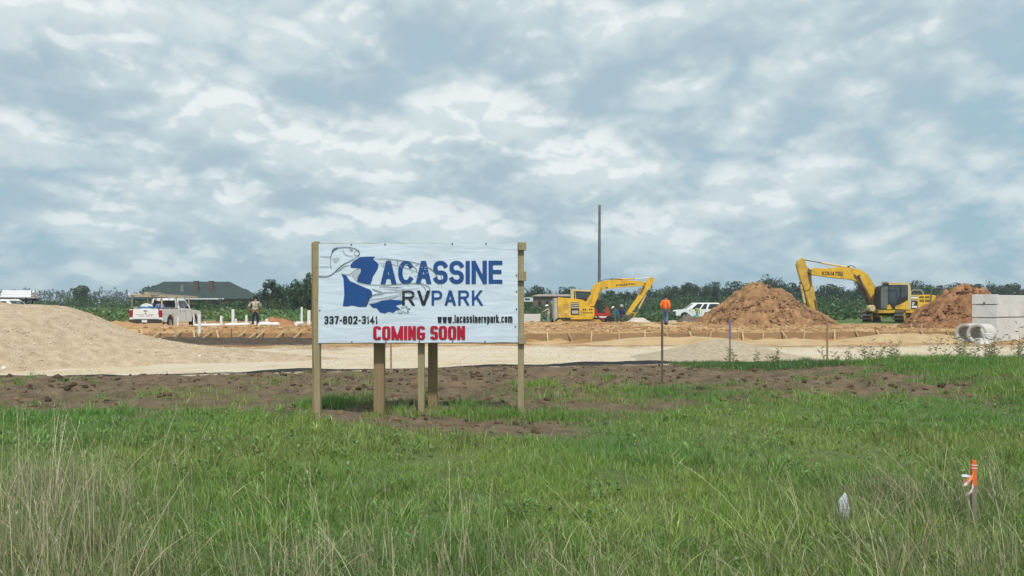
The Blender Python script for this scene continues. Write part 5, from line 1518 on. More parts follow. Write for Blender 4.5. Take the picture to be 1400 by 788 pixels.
# canopy of the machine hidden behind the reddish pile
TY = 52.0
tz = zf(pw(1284, TY), TY)
tr_ = thing('tractor', 'dark machine whose roof frame shows above the reddish soil pile', 'tractor', (pw(1290, TY), TY, tz))
def tl(px, py): p = at(px, py, TY); return p.x - tr_.location.x, p.z - tz
fr = mat('dark_green_frame', (0.10, 0.125, 0.11), 0.6, 0.15)
for yy in (-0.7, 0.7):
    a, b, c_, d_ = tl(1280, 412), tl(1281, 396), tl(1286, 394), tl(1312, 394)
    e_ = tl(1314, 412)
    MB().tube([(a[0], yy, 0.6), (a[0], yy, a[1]), (b[0], yy, b[1]), (c_[0], yy, c_[1]), (d_[0], yy, d_[1]), (e_[0], yy, 0.6)], 0.05, 8).build('roll_bar', fr, tr_, smooth=True)
a, b = tl(1283, 396), tl(1313, 394.6); MB().box(a[0], b[0], -0.75, 0.75, a[1] - .02, b[1]).build('roof', fr, tr_, bevel=0.02)
MB().box(-1.2, 1.6, -0.6, 0.6, 0.5, 1.1).build('body', mat('dark_machine', (0.06, 0.06, 0.055), 0.6, 0.2), tr_, bevel=0.05)
for x_ in (-0.8, 1.2):
    for yy in (-0.85, 0.6):
        MB().lathe([(0, 0), (.3, 0), (.5, .02), (.52, .22), (0, .25)], (x_, yy, 0.52), 'y', 18).build('wheel', blk, tr_, smooth=True)

# ------------------------------------------------------------------ pickup truck, rear towards us
def wheel(root, x, y, z, r, w, side, axis='x'):
    """wheel with its axle along x; side = outward direction"""
    t = MB().lathe([(r * .62, -w / 2), (r * .93, -w / 2), (r, -w * .3), (r, w * .3), (r * .93, w / 2), (r * .62, w / 2), (r * .62, -w / 2)], (x, y, z), axis, 22).build('wheel', blk, root, smooth=True)
    MB().lathe([(0, side * w * .30), (r * .2, side * w * .34), (r * .5, side * w * .22), (r * .63, side * w * .42), (r * .63, 0)], (x, y, z), axis, 18).build('rim', ltgrey, t, smooth=True)
def pickup(name, label, loc, rz, rack=True):
    """local: forward +y, x to the right"""
    t = thing(name, label, 'pickup truck', loc, rz, 'white work vehicles')
    # lower body side profile with wheel arches (y, z), mirrored
    def arch(c, r, z0, n=8): return [(c - r * math.cos(math.pi * k / n), z0 + r * 1.0 * math.sin(math.pi * k / n)) for k in range(n + 1)]
    side = [(-2.9, 0.55)] + arch(-1.75, 0.50, 0.42) + [(-1.2, 0.42), (1.3, 0.42)] + arch(1.85, 0.50, 0.42) + [(2.72, 0.45), (2.86, 0.6), (2.86, 1.0), (2.75, 1.10), (1.25, 1.20), (-0.6, 1.28), (-0.62, 0.95), (-2.9, 0.95)]
    body = MB(); n = len(side)
    for sx in (-1, 1):
        pass
    V = [(-0.99, y, z) for y, z in side] + [(0.99, y, z) for y, z in side]
    F = [tuple(range(n)), tuple(range(2 * n - 1, n - 1, -1))] + [(i, i + n, (i + 1) % n + n, (i + 1) % n) for i in range(n)]
    bo = body.add(V, F).build('body', whitep, t, bevel=0.03)
    # cab glasshouse
    b0 = [(-0.95, -0.55, 1.25), (0.95, -0.55, 1.25), (0.95, 1.45, 1.20), (-0.95, 1.45, 1.20)]
    b1 = [(-0.80, -0.38, 1.86), (0.80, -0.38, 1.86), (0.80, 0.72, 1.86), (-0.80, 0.72, 1.86)]
    b2 = [(-0.72, -0.30, 1.91), (0.72, -0.30, 1.91), (0.72, 0.62, 1.91), (-0.72, 0.62, 1.91)]
    MB().loft([b0, b1, b2]).build('cab', whitep, t, bevel=0.02)
    def lerp4(q4, u, v):
        a = Vector(q4[0]).lerp(Vector(q4[1]), u); b = Vector(q4[3]).lerp(Vector(q4[2]), u); return a.lerp(b, v)
    def glaze(q4, u0, u1, v0, v1, off, name='window'):
        o4 = [lerp4(q4, u0, v0) + off, lerp4(q4, u1, v0) + off, lerp4(q4, u1, v1) + off, lerp4(q4, u0, v1) + off]
        i4 = [p - off * 2.2 for p in o4]
        return MB().loft([i4, o4]).build(name, glassm, t)
    glaze([b0[0], b0[1], b1[1], b1[0]], .10, .90, .12, .88, Vector((0, -0.012, 0)), 'rear_window')
    for (q4, off) in (([b0[1], b0[2], b1[2], b1[1]], Vector((0.012, 0, 0))), ([b0[0], b0[3], b1[3], b1[0]], Vector((-0.012, 0, 0)))):
        glaze(q4, .08, .46, .10, .86, off); glaze(q4, .50, .84, .10, .86, off)
    glaze([b0[2], b0[3], b1[3], b1[2]], .06, .94, .08, .92, Vector((0, 0.012, 0)), 'windshield')
    # bed: dark floor panel visible from above, bed rails
    MB().box(-0.81, 0.81, -2.88, -0.66, 0.952, 0.958).build('bed_liner', dkpanel, t)
    for sx in (-1, 1):
        MB().box(*sorted((sx * 0.82, sx * 0.988)), -2.9, -0.60, 0.94, 1.27).build('bed_side', whitep, t, bevel=0.012)
    for sx in (-1, 1):
        MB().box(sx * 0.90 - 0.09, sx * 0.90 + 0.09, -2.9, -0.62, 1.255, 1.30).build('bed_rail', dkpanel, t, bevel=0.01)
    tg = MB().box(-0.76, 0.76, -2.935, -2.895, 0.66, 1.25).build('tailgate', whitep, t, bevel=0.012)
    MB().box(-0.11, 0.11, -2.946, -2.93, 1.12, 1.17).build('handle', blk, tg)
    MB().box(-0.045, 0.045, -2.944, -2.93, 0.98, 1.04).build('badge', dkpanel, tg)
    for zz, x0, x1 in ((0.93, -0.55, 0.5), (0.84, -0.42, 0.42)):
        b = MB()
        for k in range(11):
            xx = x0 + (x1 - x0) * k / 11
            if k == 5: continue
            b.box(xx, xx + (x1 - x0) / 16, -2.939, -2.934, zz - 0.022, zz + 0.022)
        tag(b.build('worn_print', mat('faded_print', (0.30, 0.31, 0.34), 0.6, 0.1), tg), kind='stuff')
    for sx in (-1, 1):
        MB().box(sx * 0.885 - 0.10, sx * 0.885 + 0.10, -2.93, -2.80, 0.78, 1.20).build('taillight', mat('red_lens', (0.30, 0.012, 0.020), 0.25, 0.1), t, bevel=0.02)
    bp_ = MB().box(-0.97, 0.97, -3.06, -2.90, 0.42, 0.64).build('bumper', dkpanel, t, bevel=0.03)
    MB().box(-0.16, 0.16, -3.072, -3.055, 0.46, 0.62).build('licence_plate', mat('plate_white', (0.7, 0.7, 0.68), 0.5, 0.05), bp_)
    for sx in (-1, 1):
        for yy in (-1.75, 1.85):
            wheel(t, sx * 0.86, yy, 0.40, 0.40, 0.27, sx)
        m_ = MB().box(sx * 1.02 - 0.02, sx * 1.02 + 0.14 * sx if sx > 0 else sx * 1.02 + 0.02, 1.02, 1.12, 1.26, 1.46) if sx > 0 else MB().box(-1.18, -1.0, 1.02, 1.12, 1.26, 1.46)
        m_.build('mirror', blk, t, bevel=0.015)
        for yy in (0.18, -0.42):
            MB().box(sx * 0.99 - 0.012, sx * 0.99 + 0.018, yy - 0.08, yy + 0.08, 1.10, 1.135).build('door_handle', blk, t)
        MB().box(sx * 0.991 - 0.004, sx * 0.991 + 0.004, 0.44, 0.455, 0.5, 1.2).build('door_seam', dkpanel, t)
    if rack:
        rackm = mat('rack_tan', (0.52, 0.47, 0.36), 0.6, 0.15)
        for yy in (-2.75, -0.75):
            for sx in (-0.90, 0.90):
                MB().bar((sx, yy, 1.28), (sx, yy, 2.02), 0.06).build('rack_post', rackm, t)
            MB().bar((-0.98, yy, 2.03), (0.98, yy, 2.03), 0.06).build('rack_bar', rackm, t)
        MB().bar((0.70, 1.55, 2.04), (0.70, 1.62, 1.20), 0.05).build('rack_post', rackm, t)
        for sx in (-0.92, 0.92):
            MB().bar((sx, -2.95, 2.08), (sx, 2.1, 2.0), 0.06, 0.06).build('rack_side', rackm, t)
        MB().bar((-0.95, 2.05, 2.0), (0.95, 2.05, 2.0), 0.06).build('rack_bar', rackm, t)
    return t
pky = 50.9
pk_loc = (pw(200.5, 48.0), pky, zf(pw(200.5, 48), pky) - 0.02)
pk = pickup('pickup_truck', 'white pickup truck with a loaded ladder rack, tailgate towards us', pk_loc, R(-1.0))
def loaded(name, label, cat, mb, m, mats_parts=()):
    """things lying on the truck: own objects, placed in truck space"""
    r = thing(name, label, cat, pk_loc, R(-1.0), 'load on the pickup truck')
    mb(r)
    return r
tanw = mat('pale_lumber', (0.58, 0.50, 0.34), 0.8, 0.15, 6)
def f(r):
    for sx in (0.30, 0.66): MB().bar((sx, -3.0, 2.16), (sx, 3.0, 2.02), 0.05, 0.09).build('rail', ltgrey, r)
    for k in range(14): MB().bar((0.30, -2.85 + k * 0.43, 2.157 - k * 0.0100), (0.66, -2.85 + k * 0.43, 2.157 - k * 0.0100), 0.035).build('rung', ltgrey, r)
loaded('ladder', 'pale ladder lying along the top of the pickup truck rack', 'ladder', f, None)
def f(r):
    MB().bar((-0.80, -3.3, 2.15), (-0.80, 0.9, 2.09), 0.14, 0.08).build('plank', whitep, r)
    MB().bar((-0.55, -2.6, 2.16), (-0.55, 1.1, 2.10), 0.16, 0.09).build('plank', tanw, r)
loaded('lumber', 'white and tan boards lying on the left of the truck rack', 'boards', f, None)
def f(r):
    MB().box(-0.28, 0.02, -2.5, -0.9, 2.07, 2.24).build('box', mat('tool_box_tan', (0.42, 0.36, 0.27), 0.7, 0.15), r, bevel=0.02)
    MB().box(-0.29, 0.03, -2.51, -0.89, 2.24, 2.28).build('lid', tanw, r, bevel=0.01)
loaded('tool_box', 'tan box strapped in the middle of the truck rack', 'box', f, None)
def f(r):
    MB().lathe([(0, .96), (0.40, .97), (0.46, 1.12), (0.44, 1.3), (0.36, 1.46), (0.2, 1.56), (0, 1.60)], (-0.30, -2.2, 0), 'z', 18, 0.8).build('bundle', whitep, r, smooth=True)
    MB().lathe([(0.443, 1.30), (0.447, 1.31), (0.40, 1.42), (0.38, 1.42)], (-0.30, -2.205, 0), 'z', 18, 0.8).build('stripe', mat('blue_plastic', (0.08, 0.22, 0.46), 0.5, 0.1), r, smooth=True)
loaded('sack', 'white sack with a blue stripe in the pickup truck bed', 'sack', f, None)
def f(r):
    MB().box(-0.80, -0.54, -2.80, -2.62, .96, 1.38).build('bin', ltgrey, r, bevel=0.02)
    MB().box(-0.805, -0.53, -2.81, -2.61, 1.38, 1.40).build('lid', ltgrey, r, bevel=0.008)
loaded('crate', 'small grey bin at the left corner of the pickup truck bed', 'bin', f, None)

# ---- vehicle at the left edge behind the gravel pile, heading right
VY = 60.0
vz = CAM_H + 5.6 * VY / FPX - 1.91
vt = pickup('pickup_truck', 'white truck roof and windshield showing over the gravel pile at the left edge', (pw(6, VY), VY, vz), R(-90), rack=False)
pr = thing('pipe_rack', 'pipe rack holding a white pipe bundle above the truck at the left edge', 'rack', (pw(6, VY), VY + 1.6, vz))
tanr = mat('tan_rack', (0.50, 0.40, 0.20), 0.7, 0.15)
def vl(px, py): p = at(px, py, VY + 1.6); return p.x - pr.location.x, p.z - vz
a, b = vl(0, 408), vl(52, 408)
for px in (-6, 2.5, 40):
    c_ = vl(px, 408); top_ = vl(px, 399.5 if px < 10 else 407.4)[1]
    for yy in (-0.4, 0.4): MB().bar((c_[0], yy, 0), (c_[0], yy, top_), 0.09).build('post', tanr if px < 10 else blk, pr)
    MB().bar((c_[0], -0.5, b[1] - 0.05), (c_[0], 0.5, b[1] - 0.05), 0.08).build('cross_bar', blk, pr)
for yy in (-0.4, 0.4): MB().bar((vl(-30, 408)[0], yy, b[1] - 0.12), (b[0] - 0.2, yy, b[1] - 0.12), 0.08, 0.14).build('side_bar', blk, pr)
pvc = mat('white_pvc', (0.76, 0.78, 0.78), 0.45, 0.05, 6)
k_ = 0
for row, (cnt, zz) in enumerate(((4, 0.0), (3, 0.19), (2, 0.37))):
    for i in range(cnt):
        yy = (i - (cnt - 1) / 2) * 0.23; x0, x1 = vl(5, 0)[0], vl(47 - 1.2 * ((i + row) % 3), 0)[0]
        zc = pr.location.z + b[1] + 0.10 + zz + 0.01
        pb = MB()
        prof = [(0.105, x0), (0.110, x0), (0.110, x1), (0.092, x1), (0.092, x0)]
        pb.lathe(prof, (0, 0, 0), 'x', 14)
        o = pb.build('pipe', pvc, None, smooth=True); o.location = (pr.location.x, pr.location.y + yy, zc)
        where = ['bottom', 'middle', 'top'][row]
        tag(o, '%s row white plastic pipe on the rack at the left edge' % where, 'pipe', 'bundled pipes, %s row' % where)

# ---- white SUV side-on beyond the soil pile, heading left
UY = 88.0
uz = CAM_H + 0.8 * UY / FPX - 1.88
suv = thing('suv', 'white vehicle side-on beyond the brown soil pile, facing left', 'car', (pw(953.5, UY), UY, uz), R(90), 'white work vehicles')
def arch(c, r, z0, n=8): return [(c - r * math.cos(math.pi * k / n), z0 + r * math.sin(math.pi * k / n)) for k in range(n + 1)]
side = [(-2.55, 0.5)] + arch(-1.55, 0.46, 0.40) + [(-1.0, 0.36), (1.0, 0.36)] + arch(1.60, 0.46, 0.40) + [(2.45, 0.42), (2.55, 0.6), (2.55, 0.98), (2.42, 1.08), (1.15, 1.16), (-2.50, 1.18), (-2.58, 0.9)]
n = len(side)
V = [(-0.97, y, z) for y, z in side] + [(0.97, y, z) for y, z in side]
F = [tuple(range(n)), tuple(range(2 * n - 1, n - 1, -1))] + [(i, i + n, (i + 1) % n + n, (i + 1) % n) for i in range(n)]
MB().add(V, F).build('body', whitep, suv, bevel=0.03)
b0 = [(-0.93, -2.46, 1.17), (0.93, -2.46, 1.17), (0.93, 1.45, 1.14), (-0.93, 1.45, 1.14)]
b1 = [(-0.78, -2.22, 1.82), (0.78, -2.22, 1.82), (0.78, 0.55, 1.82), (-0.78, 0.55, 1.82)]
b2 = [(-0.70, -2.1, 1.88), (0.70, -2.1, 1.88), (0.70, 0.40, 1.88), (-0.70, 0.40, 1.88)]
MB().loft([b0, b1, b2]).build('cabin', whitep, suv, bevel=0.02)
def l4(q4, u, v):
    a = Vector(q4[0]).lerp(Vector(q4[1]), u); b = Vector(q4[3]).lerp(Vector(q4[2]), u); return a.lerp(b, v)
for sx, q4 in ((-1, [b0[0], b0[3], b1[3], b1[0]]), (1, [b0[1], b0[2], b1[2], b1[1]])):
    off = Vector((0.012 * sx, 0, 0))
    for u0, u1, nm in ((.04, .40, 'window'), (.45, .60, 'window'), (.64, .86, 'window')):
        o4 = [l4(q4, u0, .06) + off, l4(q4, u1, .06) + off, l4(q4, u1 - .02, .90) + off, l4(q4, u0 + .01, .90) + off]
        MB().loft([[p - off * 2 for p in o4], o4]).build(nm, glassm, suv)
    for yy in (-0.2, 0.75): MB().box(sx * 0.972 - 0.004, sx * 0.972 + 0.004, yy, yy + 0.015, 0.45, 1.15).build('door_seam', dkpanel, suv)
    for yy in (-1.55, 1.60): wheel(suv, sx * 0.84, yy, 0.38, 0.38, 0.25, sx)
    MB().box(sx * 1.05 - 0.09, sx * 1.05 + 0.09, 0.95, 1.05, 1.16, 1.34).build('mirror', whitep, suv, bevel=0.02)
q4 = [b0[2], b0[3], b1[3], b1[2]]; off = Vector((0, 0.012, 0.004))
o4 = [l4(q4, .06, .08) + off, l4(q4, .94, .08) + off, l4(q4, .94, .92) + off, l4(q4, .06, .92) + off]
MB().loft([[p - off * 2 for p in o4], o4]).build('windshield', glassm, suv)
for sx in (-1, 1): MB().box(sx * 0.78 - 0.13, sx * 0.78 + 0.13, 2.47, 2.57, 0.78, 0.98).build('headlight', mat('lamp_glass', (0.55, 0.58, 0.6), 0.15, 0.05), suv, bevel=0.02)
MB().box(-0.55, 0.55, 2.50, 2.57, 0.62, 0.92).build('front_grille', dkpanel, suv)
# ------------------------------------------------------------------ utility pole
PY = 74.0
x_ = pw(819.3, PY); z_ = zf(x_, PY)
zt = CAM_H - (280 - HOR) * PY / FPX - z_
up = thing('utility_pole', 'tall bare grey wooden pole rising behind the left excavator', 'pole', (x_, PY, z_))
polew = mat('grey_pole_wood', (0.15, 0.155, 0.165), 0.9, 0.2, 3, bump=0.4, bscale=9)
MB().tube([(0, 0, -0.3), (0.0, 0, 2.2)], [0.26, 0.235], 12).build('butt', mat('tarred_pole_base', (0.035, 0.033, 0.035), 0.8, 0.2), up, smooth=True)
MB().tube([(0, 0, 2.2), (0.01, 0, zt * 0.6), (0.03, 0, zt)], [0.145, 0.13, 0.11], 12).build('shaft', polew, up, smooth=True)
MB().box(-0.14, 0.2, -0.05, 0.05, zt - 0.82, zt - 0.76).build('bracket', steel, up)
MB().lathe([(0.0, 0.03), (0.135, 0.0), (0.135, -0.08)], (0.03, 0, zt), 'z', 12).build('cap', ltgrey, up)

# ------------------------------------------------------------------ far buildings
HY = 150.0
hx = pw(270, HY)
house_ = thing('house', 'long low brick house with a dark hipped roof beyond the field', 'house', (hx, HY, zf(hx, HY)))
hz0 = house_.location.z
def hl(px, py): p = at(px, py, HY); return p.x - hx, p.z - hz0
rx0, rx1 = hl(223, 385)[0], hl(313, 385)[0]; rz_ = hl(0, 385.2)[1]; ex0, ex1 = hl(190, 408)[0], hl(350, 408)[0]; ezv = hl(0, 408.5)[1]
roofm = mat('dark_shingles', (0.034, 0.052, 0.050), 0.9, 0.2, 1.2, bump=0.4, bscale=8)
brickm = mat('brown_brick', (0.20, 0.10, 0.07), 0.9, 0.2, 2)
MB().box(ex0 + 0.5, ex1 - 0.5, -3.9, 4.5, -0.3, ezv).build('wall', brickm, house_)
roof = MB().add([(ex0, -4.5, ezv), (ex1, -4.5, ezv), (ex1, 5.1, ezv), (ex0, 5.1, ezv), (rx0, 0.3, rz_), (rx1, 0.3, rz_), (ex0, -4.5, ezv - 0.18), (ex1, -4.5, ezv - 0.18), (ex1, 5.1, ezv - 0.18), (ex0, 5.1, ezv - 0.18)],
         [(0, 1, 5, 4), (1, 2, 5), (2, 3, 4, 5), (3, 0, 4), (0, 6, 7, 1), (1, 7, 8, 2), (2, 8, 9, 3), (3, 9, 6, 0), (6, 9, 8, 7)]).build('roof', roofm, house_)
gut = hl(262, 0)[0], hl(318, 0)[0]
MB().box(gut[0], gut[1], -4.62, -4.505, ezv - 0.16, ezv + 0.03).build('gutter', whitep, roof)
chm = mat('faded_chimney_brick', (0.115, 0.082, 0.075), 0.9, 0.2, 3)
for px in (275.3, 295.3):
    c_ = hl(px, 0)[0]
    ch = MB().box(c_ - 0.34, c_ + 0.34, -2.6, -2.0, ezv + 0.3, rz_ - 0.05).build('chimney', chm, roof)
    MB().box(c_ - 0.40, c_ + 0.40, -2.66, -1.94, rz_ - 0.05, rz_ + 0.05).build('chimney_cap', chm, roof)
c_ = hl(256.5, 0)[0]; MB().box(c_ - 0.3, c_ + 0.3, -2.6, -2.0, ezv + 1.2, rz_ - 0.7).build('roof_vent', mat('vent_grey', (0.18, 0.19, 0.2), 0.7, 0.1), roof)
for px in (205, 222, 240, 285, 305, 330):
    c_ = hl(px, 0)[0]; w_ = MB().box(c_ - 0.6, c_ + 0.6, -3.93, -3.89, 0.9, 1.9).build('window', glassm, house_)
    MB().box(c_ - 0.66, c_ + 0.66, -3.95, -3.93, 0.82, 0.9).build('sill', whitep, w_)
sx_, SYD = pw(378, 140), 140.0
shd = thing('shed', 'small shed with a blue-grey gable roof among the trees left of the sign', 'shed', (sx_, SYD, zf(sx_, SYD)))
k_ = SYD / FPX; zt = CAM_H - (397 - HOR) * k_; ze = CAM_H - (411 - HOR) * k_
MB().box(-1.35, 1.35, -1.5, 1.5, -0.2, ze).build('wall', mat('grey_boards', (0.17, 0.17, 0.17), 0.9, 0.15), shd)
MB().prism([(-1.6, ze - 0.05), (-1.45, ze - 0.12), (0, zt - 0.14), (1.45, ze - 0.12), (1.6, ze - 0.05), (0, zt)], -1.7, 1.7).build('roof', mat('blue_grey_roof', (0.085, 0.105, 0.125), 0.7, 0.1), shd)
MB().prism([(-1.35, ze - 0.01), (1.35, ze - 0.01), (0, zt - 0.2)], -1.5, -1.45).build('gable', mat('blue_grey_gable', (0.10, 0.12, 0.14), 0.8, 0.1), shd)
BY_ = 135.0
bx_ = pw(752, BY_)
bh = thing('bungalow', 'low brown house with a pale roof just right of the sign', 'house', (bx_, BY_, zf(bx_, BY_)))
k_ = BY_ / FPX; z0_ = bh.location.z
zr, zw = CAM_H - (402.5 - HOR) * k_ - z0_, CAM_H - (405.5 - HOR) * k_ - z0_
MB().box(-3.0, 4.2, -2.2, 2.2, -0.3, zw).build('wall', mat('brown_siding', (0.15, 0.115, 0.09), 0.9, 0.15, 2), bh)
MB().add([(-3.3, -2.6, zw), (4.5, -2.6, zw), (4.5, 2.6, zw), (-3.3, 2.6, zw), (-2.0, 0, zr), (3.2, 0, zr)], [(0, 1, 5, 4), (1, 2, 5), (2, 3, 4, 5), (3, 0, 4), (3, 2, 1, 0)]).build('roof', mat('pale_tan_roof', (0.30, 0.25, 0.215), 0.8, 0.1), bh)
for c_ in (-1.8, -0.6, 1.6):
    MB().box(c_ - 0.25, c_ + 0.25, -2.23, -2.19, 1.2, 1.9).build('window', glassm, bh)
MB().box(0.1, 0.7, -2.24, -2.19, 0.1, 1.95).build('door', mat('pale_door', (0.45, 0.43, 0.40), 0.6, 0.1), bh)
cx_ = pw(721.5, 128); 
cv = thing('camper', 'small white trailer beside the right sign post in the distance', 'trailer', (cx_, 128, zf(cx_, 128)))
zc_ = cv.location.z; k_ = 128 / FPX
zt, zb = CAM_H - (407 - HOR) * k_ - zc_, CAM_H - (413 - HOR) * k_ - zc_
MB().prism([(-0.9, zb), (0.75, zb), (0.85, zb + 0.3), (0.8, zt), (-0.8, zt), (-0.95, zt - 0.15)], -1.0, 1.0).build('body', mat('camper_white', (0.58, 0.62, 0.64), 0.5, 0.06), cv, bevel=0.05)
MB().box(-0.5, 0.3, -1.02, -0.98, zt - 0.42, zt - 0.15).build('window', glassm, cv)
for s_ in (-1, 1): wheel(cv, -0.05, s_ * 0.9, 0.35, 0.35, 0.2, s_, 'y')

# ------------------------------------------------------------------ precast concrete boxes, pipes
conc = mat('precast_concrete', (0.52, 0.525, 0.52), 0.85, scale=1.6, bump=0.25, bscale=14, col2=(0.70, 0.705, 0.70), det=8, grime=0.25)
CY0 = 29.0
cb_x = pw(1362, CY0); cz = zf(cb_x, CY0)
def cl_(px, py, Y=CY0): p = at(px, py, Y); return p.x, p.z
def precast(label, ya, yb, side, z_min=None):
    """blocks of the stack: the left column shows its end, the right-hand blocks run away to the right"""
    cpx = 1362.5
    x, zt_ = cl_(cpx, ya); zb_ = cl_(cpx, yb)[1] if z_min is None else z_min
    r = thing('concrete_box', label, 'concrete box', (x, CY0, zb_), 0, 'stacked precast concrete boxes')
    ul = Vector((pw(1328.5, CY0 + 0.5) - x, 0.5, 0)); ur = Vector((2.0, 1.35, 0)).normalized()
    h = zt_ - zb_ - 0.030
    if side == 'left': q_ = [Vector((0, 0, 0)), ur * 0.20, ur * 0.20 + ul, ul]
    else: q_ = [ur * 0.25 + ul * 0.06, ur * 3.2 + ul * 0.06, ur * 3.2 + ul, ur * 0.25 + ul]
    MB().loft([[tuple(p) for p in q_], [tuple(p + Vector((0, 0, h))) for p in q_]]).build('shell', conc, r, bevel=0.018)
    return r, ul, ur, h
r, ul, ur, h = precast('topmost pale concrete slab in the left column of the stack', 401.5, 416.3, 'left')
p = ul * 0.5
MB().lathe([(0, -0.03), (0.035, -0.03), (0.035, 0.01), (0, 0.01)], (p.x, p.y - 0.0, 0.05), 'y', 10).build('lifting_eye', steel, r)
precast('second concrete slab from the top in the left column of the stack', 416.3, 434.4, 'left')
precast('third concrete slab from the top in the left column, behind the pipes', 434.4, 453.0, 'left')
zb4 = zf(pw(1370, CY0), CY0) - 0.05
precast('lowest concrete slab in the left column, behind the white bucket', 453.0, 470, 'left', zb4)
precast('upper large grey concrete box at the right edge', 402.3, 434.0, 'right')
precast('lower large grey concrete box at the right edge behind the weeds', 434.0, 470, 'right', zb4)
# the round pipes
pconc = mat('pipe_concrete', (0.46, 0.45, 0.43), 0.85, scale=2.5, bump=0.25, bscale=16, col2=(0.58, 0.57, 0.55))
for px, py, Y, lab, rz in ((1319.5, 455, 28.2, 'round concrete pipe on the left of the pair before the boxes', R(-52)), (1336, 456, 27.6, 'round concrete pipe on the right of the pair before the boxes', R(-52))):
    rr = 0.335; x = pw(px, Y); z = zf(x, Y) + rr
    t = thing('concrete_pipe', lab, 'concrete pipe', (x, Y, z - rr), rz, 'concrete drain pipes')
    prof = [(rr, -0.02), (rr, 0.75), (rr * 0.72, 0.75), (rr * 0.72, 0.0), (rr * 0.80, -0.03), (rr * .97, -0.03), (rr, -0.02)]
    MB().lathe(prof, (0, 0, rr), 'y', 32).build('barrel', pconc, t, smooth=True)
for (px, py0, py1, w_, lab) in ((1344, 470, 464.6, 0.36, 'flat white box on the ground in front of the right pipe'), (1351.5, 470, 458.2, 0.30, 'taller white bucket standing beside the flat white box')):
    Y = 27.0; x = pw(px, Y); z = zf(x, Y); hh_ = (py1 - 470) * -Y / FPX + 0.06
    if w_ > 0.33:
        t = thing('box', lab, 'box', (x, Y, z)); MB().box(-w_ / 2, w_ / 2, -.15, .15, 0, hh_ * 0.9).build('carton', whitep, t, bevel=0.01); MB().box(-w_ / 2 - .01, w_ / 2 + .01, -.16, .16, hh_ * 0.9, hh_).build('lid', whitep, t, bevel=0.006)
    else:
        t = thing('bucket', lab, 'bucket', (x, Y, z)); MB().lathe([(0, 0), (.13, 0), (.155, hh_ * .95), (.165, hh_ * .95), (.165, hh_), (.0, hh_ + 0.012)], (0, 0, 0), 'z', 18).build('pail', whitep, t, smooth=True)
        MB().tube([(-.16, 0, hh_ * .9), (-.12, -.12, hh_ * .6), (0, -.19, hh_ * .5), (.12, -.12, hh_ * .6), (.16, 0, hh_ * .9)], 0.006, 6).build('handle', steel, t, smooth=True)
# grey trench box by the sign
gy_ = 56.0; gx_ = pw(724, gy_)
t = thing('concrete_trough', 'grey concrete trough behind the boards just right of the sign', 'trough', (gx_, gy_, zf(gx_, gy_)))
za, zb = CAM_H - (429.5 - HOR) * gy_ / FPX - t.location.z, -0.05
MB().loft([[(-.72, -.5, zb), (.72, -.5, zb), (.72, .5, zb), (-.72, .5, zb)], [(-.75, -.52, za), (.75, -.52, za), (.75, .52, za), (-.75, .52, za)], [(-.66, -.43, za), (.66, -.43, za), (.66, .43, za), (-.66, .43, za)], [(-.62, -.40, 0.2), (.62, -.40, 0.2), (.62, .40, 0.2), (-.62, .40, 0.2)]]).build('shell', conc, t)
MB().box(.20, .44, -.56, -.52, 0.12, 0.5).build('outlet', dkpanel, t)

# ------------------------------------------------------------------ concrete forms: boards with stakes and kickers
boardm = mat('form_board', (0.26, 0.165, 0.085), 0.9, scale=1.2, bump=0.3, bscale=12, col2=(0.36, 0.245, 0.135), det=8)
stakem = mat('form_stake', (0.46, 0.36, 0.21), 0.85, 0.15, 6)
fw = thing('formwork', 'long line of brown form boards with stakes along the right pad', 'formwork', (7, float(form_y(7)), 0))
xs_ = [pw(p_, float(28.3 + i * 0.17)) for i, p_ in enumerate((640, 680, 717, 748, 777, 808, 845, 880, 908, 940, 968, 1010, 1038, 1063, 1092, 1132, 1160, 1188, 1215, 1245, 1280, 1320))]
for i, (a_, b_) in enumerate(zip(xs_[:-1], xs_[1:])):
    ya, yb = float(form_y(a_)), float(form_y(b_))
    zt0 = 0.29 + 0.012 * math.sin(i * 2.1); zt1 = 0.29 + 0.012 * math.sin(i * 2.1 + 1.2)
    q0 = [(a_ - 7 + 0.004, ya - fw.location.y - 0.04, -0.15), (b_ - 7 - 0.004, yb - fw.location.y - 0.04, -0.15), (b_ - 7 - 0.004, yb - fw.location.y, -0.15), (a_ - 7 + 0.004, ya - fw.location.y, -0.15)]
    q1 = [(q0[0][0], q0[0][1], zt0), (q0[1][0], q0[1][1], zt1), (q0[2][0], q0[2][1], zt1), (q0[3][0], q0[3][1], zt0)]
    MB().loft([q0, q1]).build('form_board', boardm, fw)
for i, a_ in enumerate(xs_):
    ya = float(form_y(a_)) - fw.location.y
    ln = random.uniform(-0.10, 0.22)
    MB().bar((a_ - 7 - ln * 0.25, ya - 0.045, 0.36 + random.uniform(-0.02, 0.05)), (a_ - 7 + ln, ya - 0.32 if i % 2 else ya - 0.10, -0.1), 0.055, 0.04).build('stake', stakem, fw)
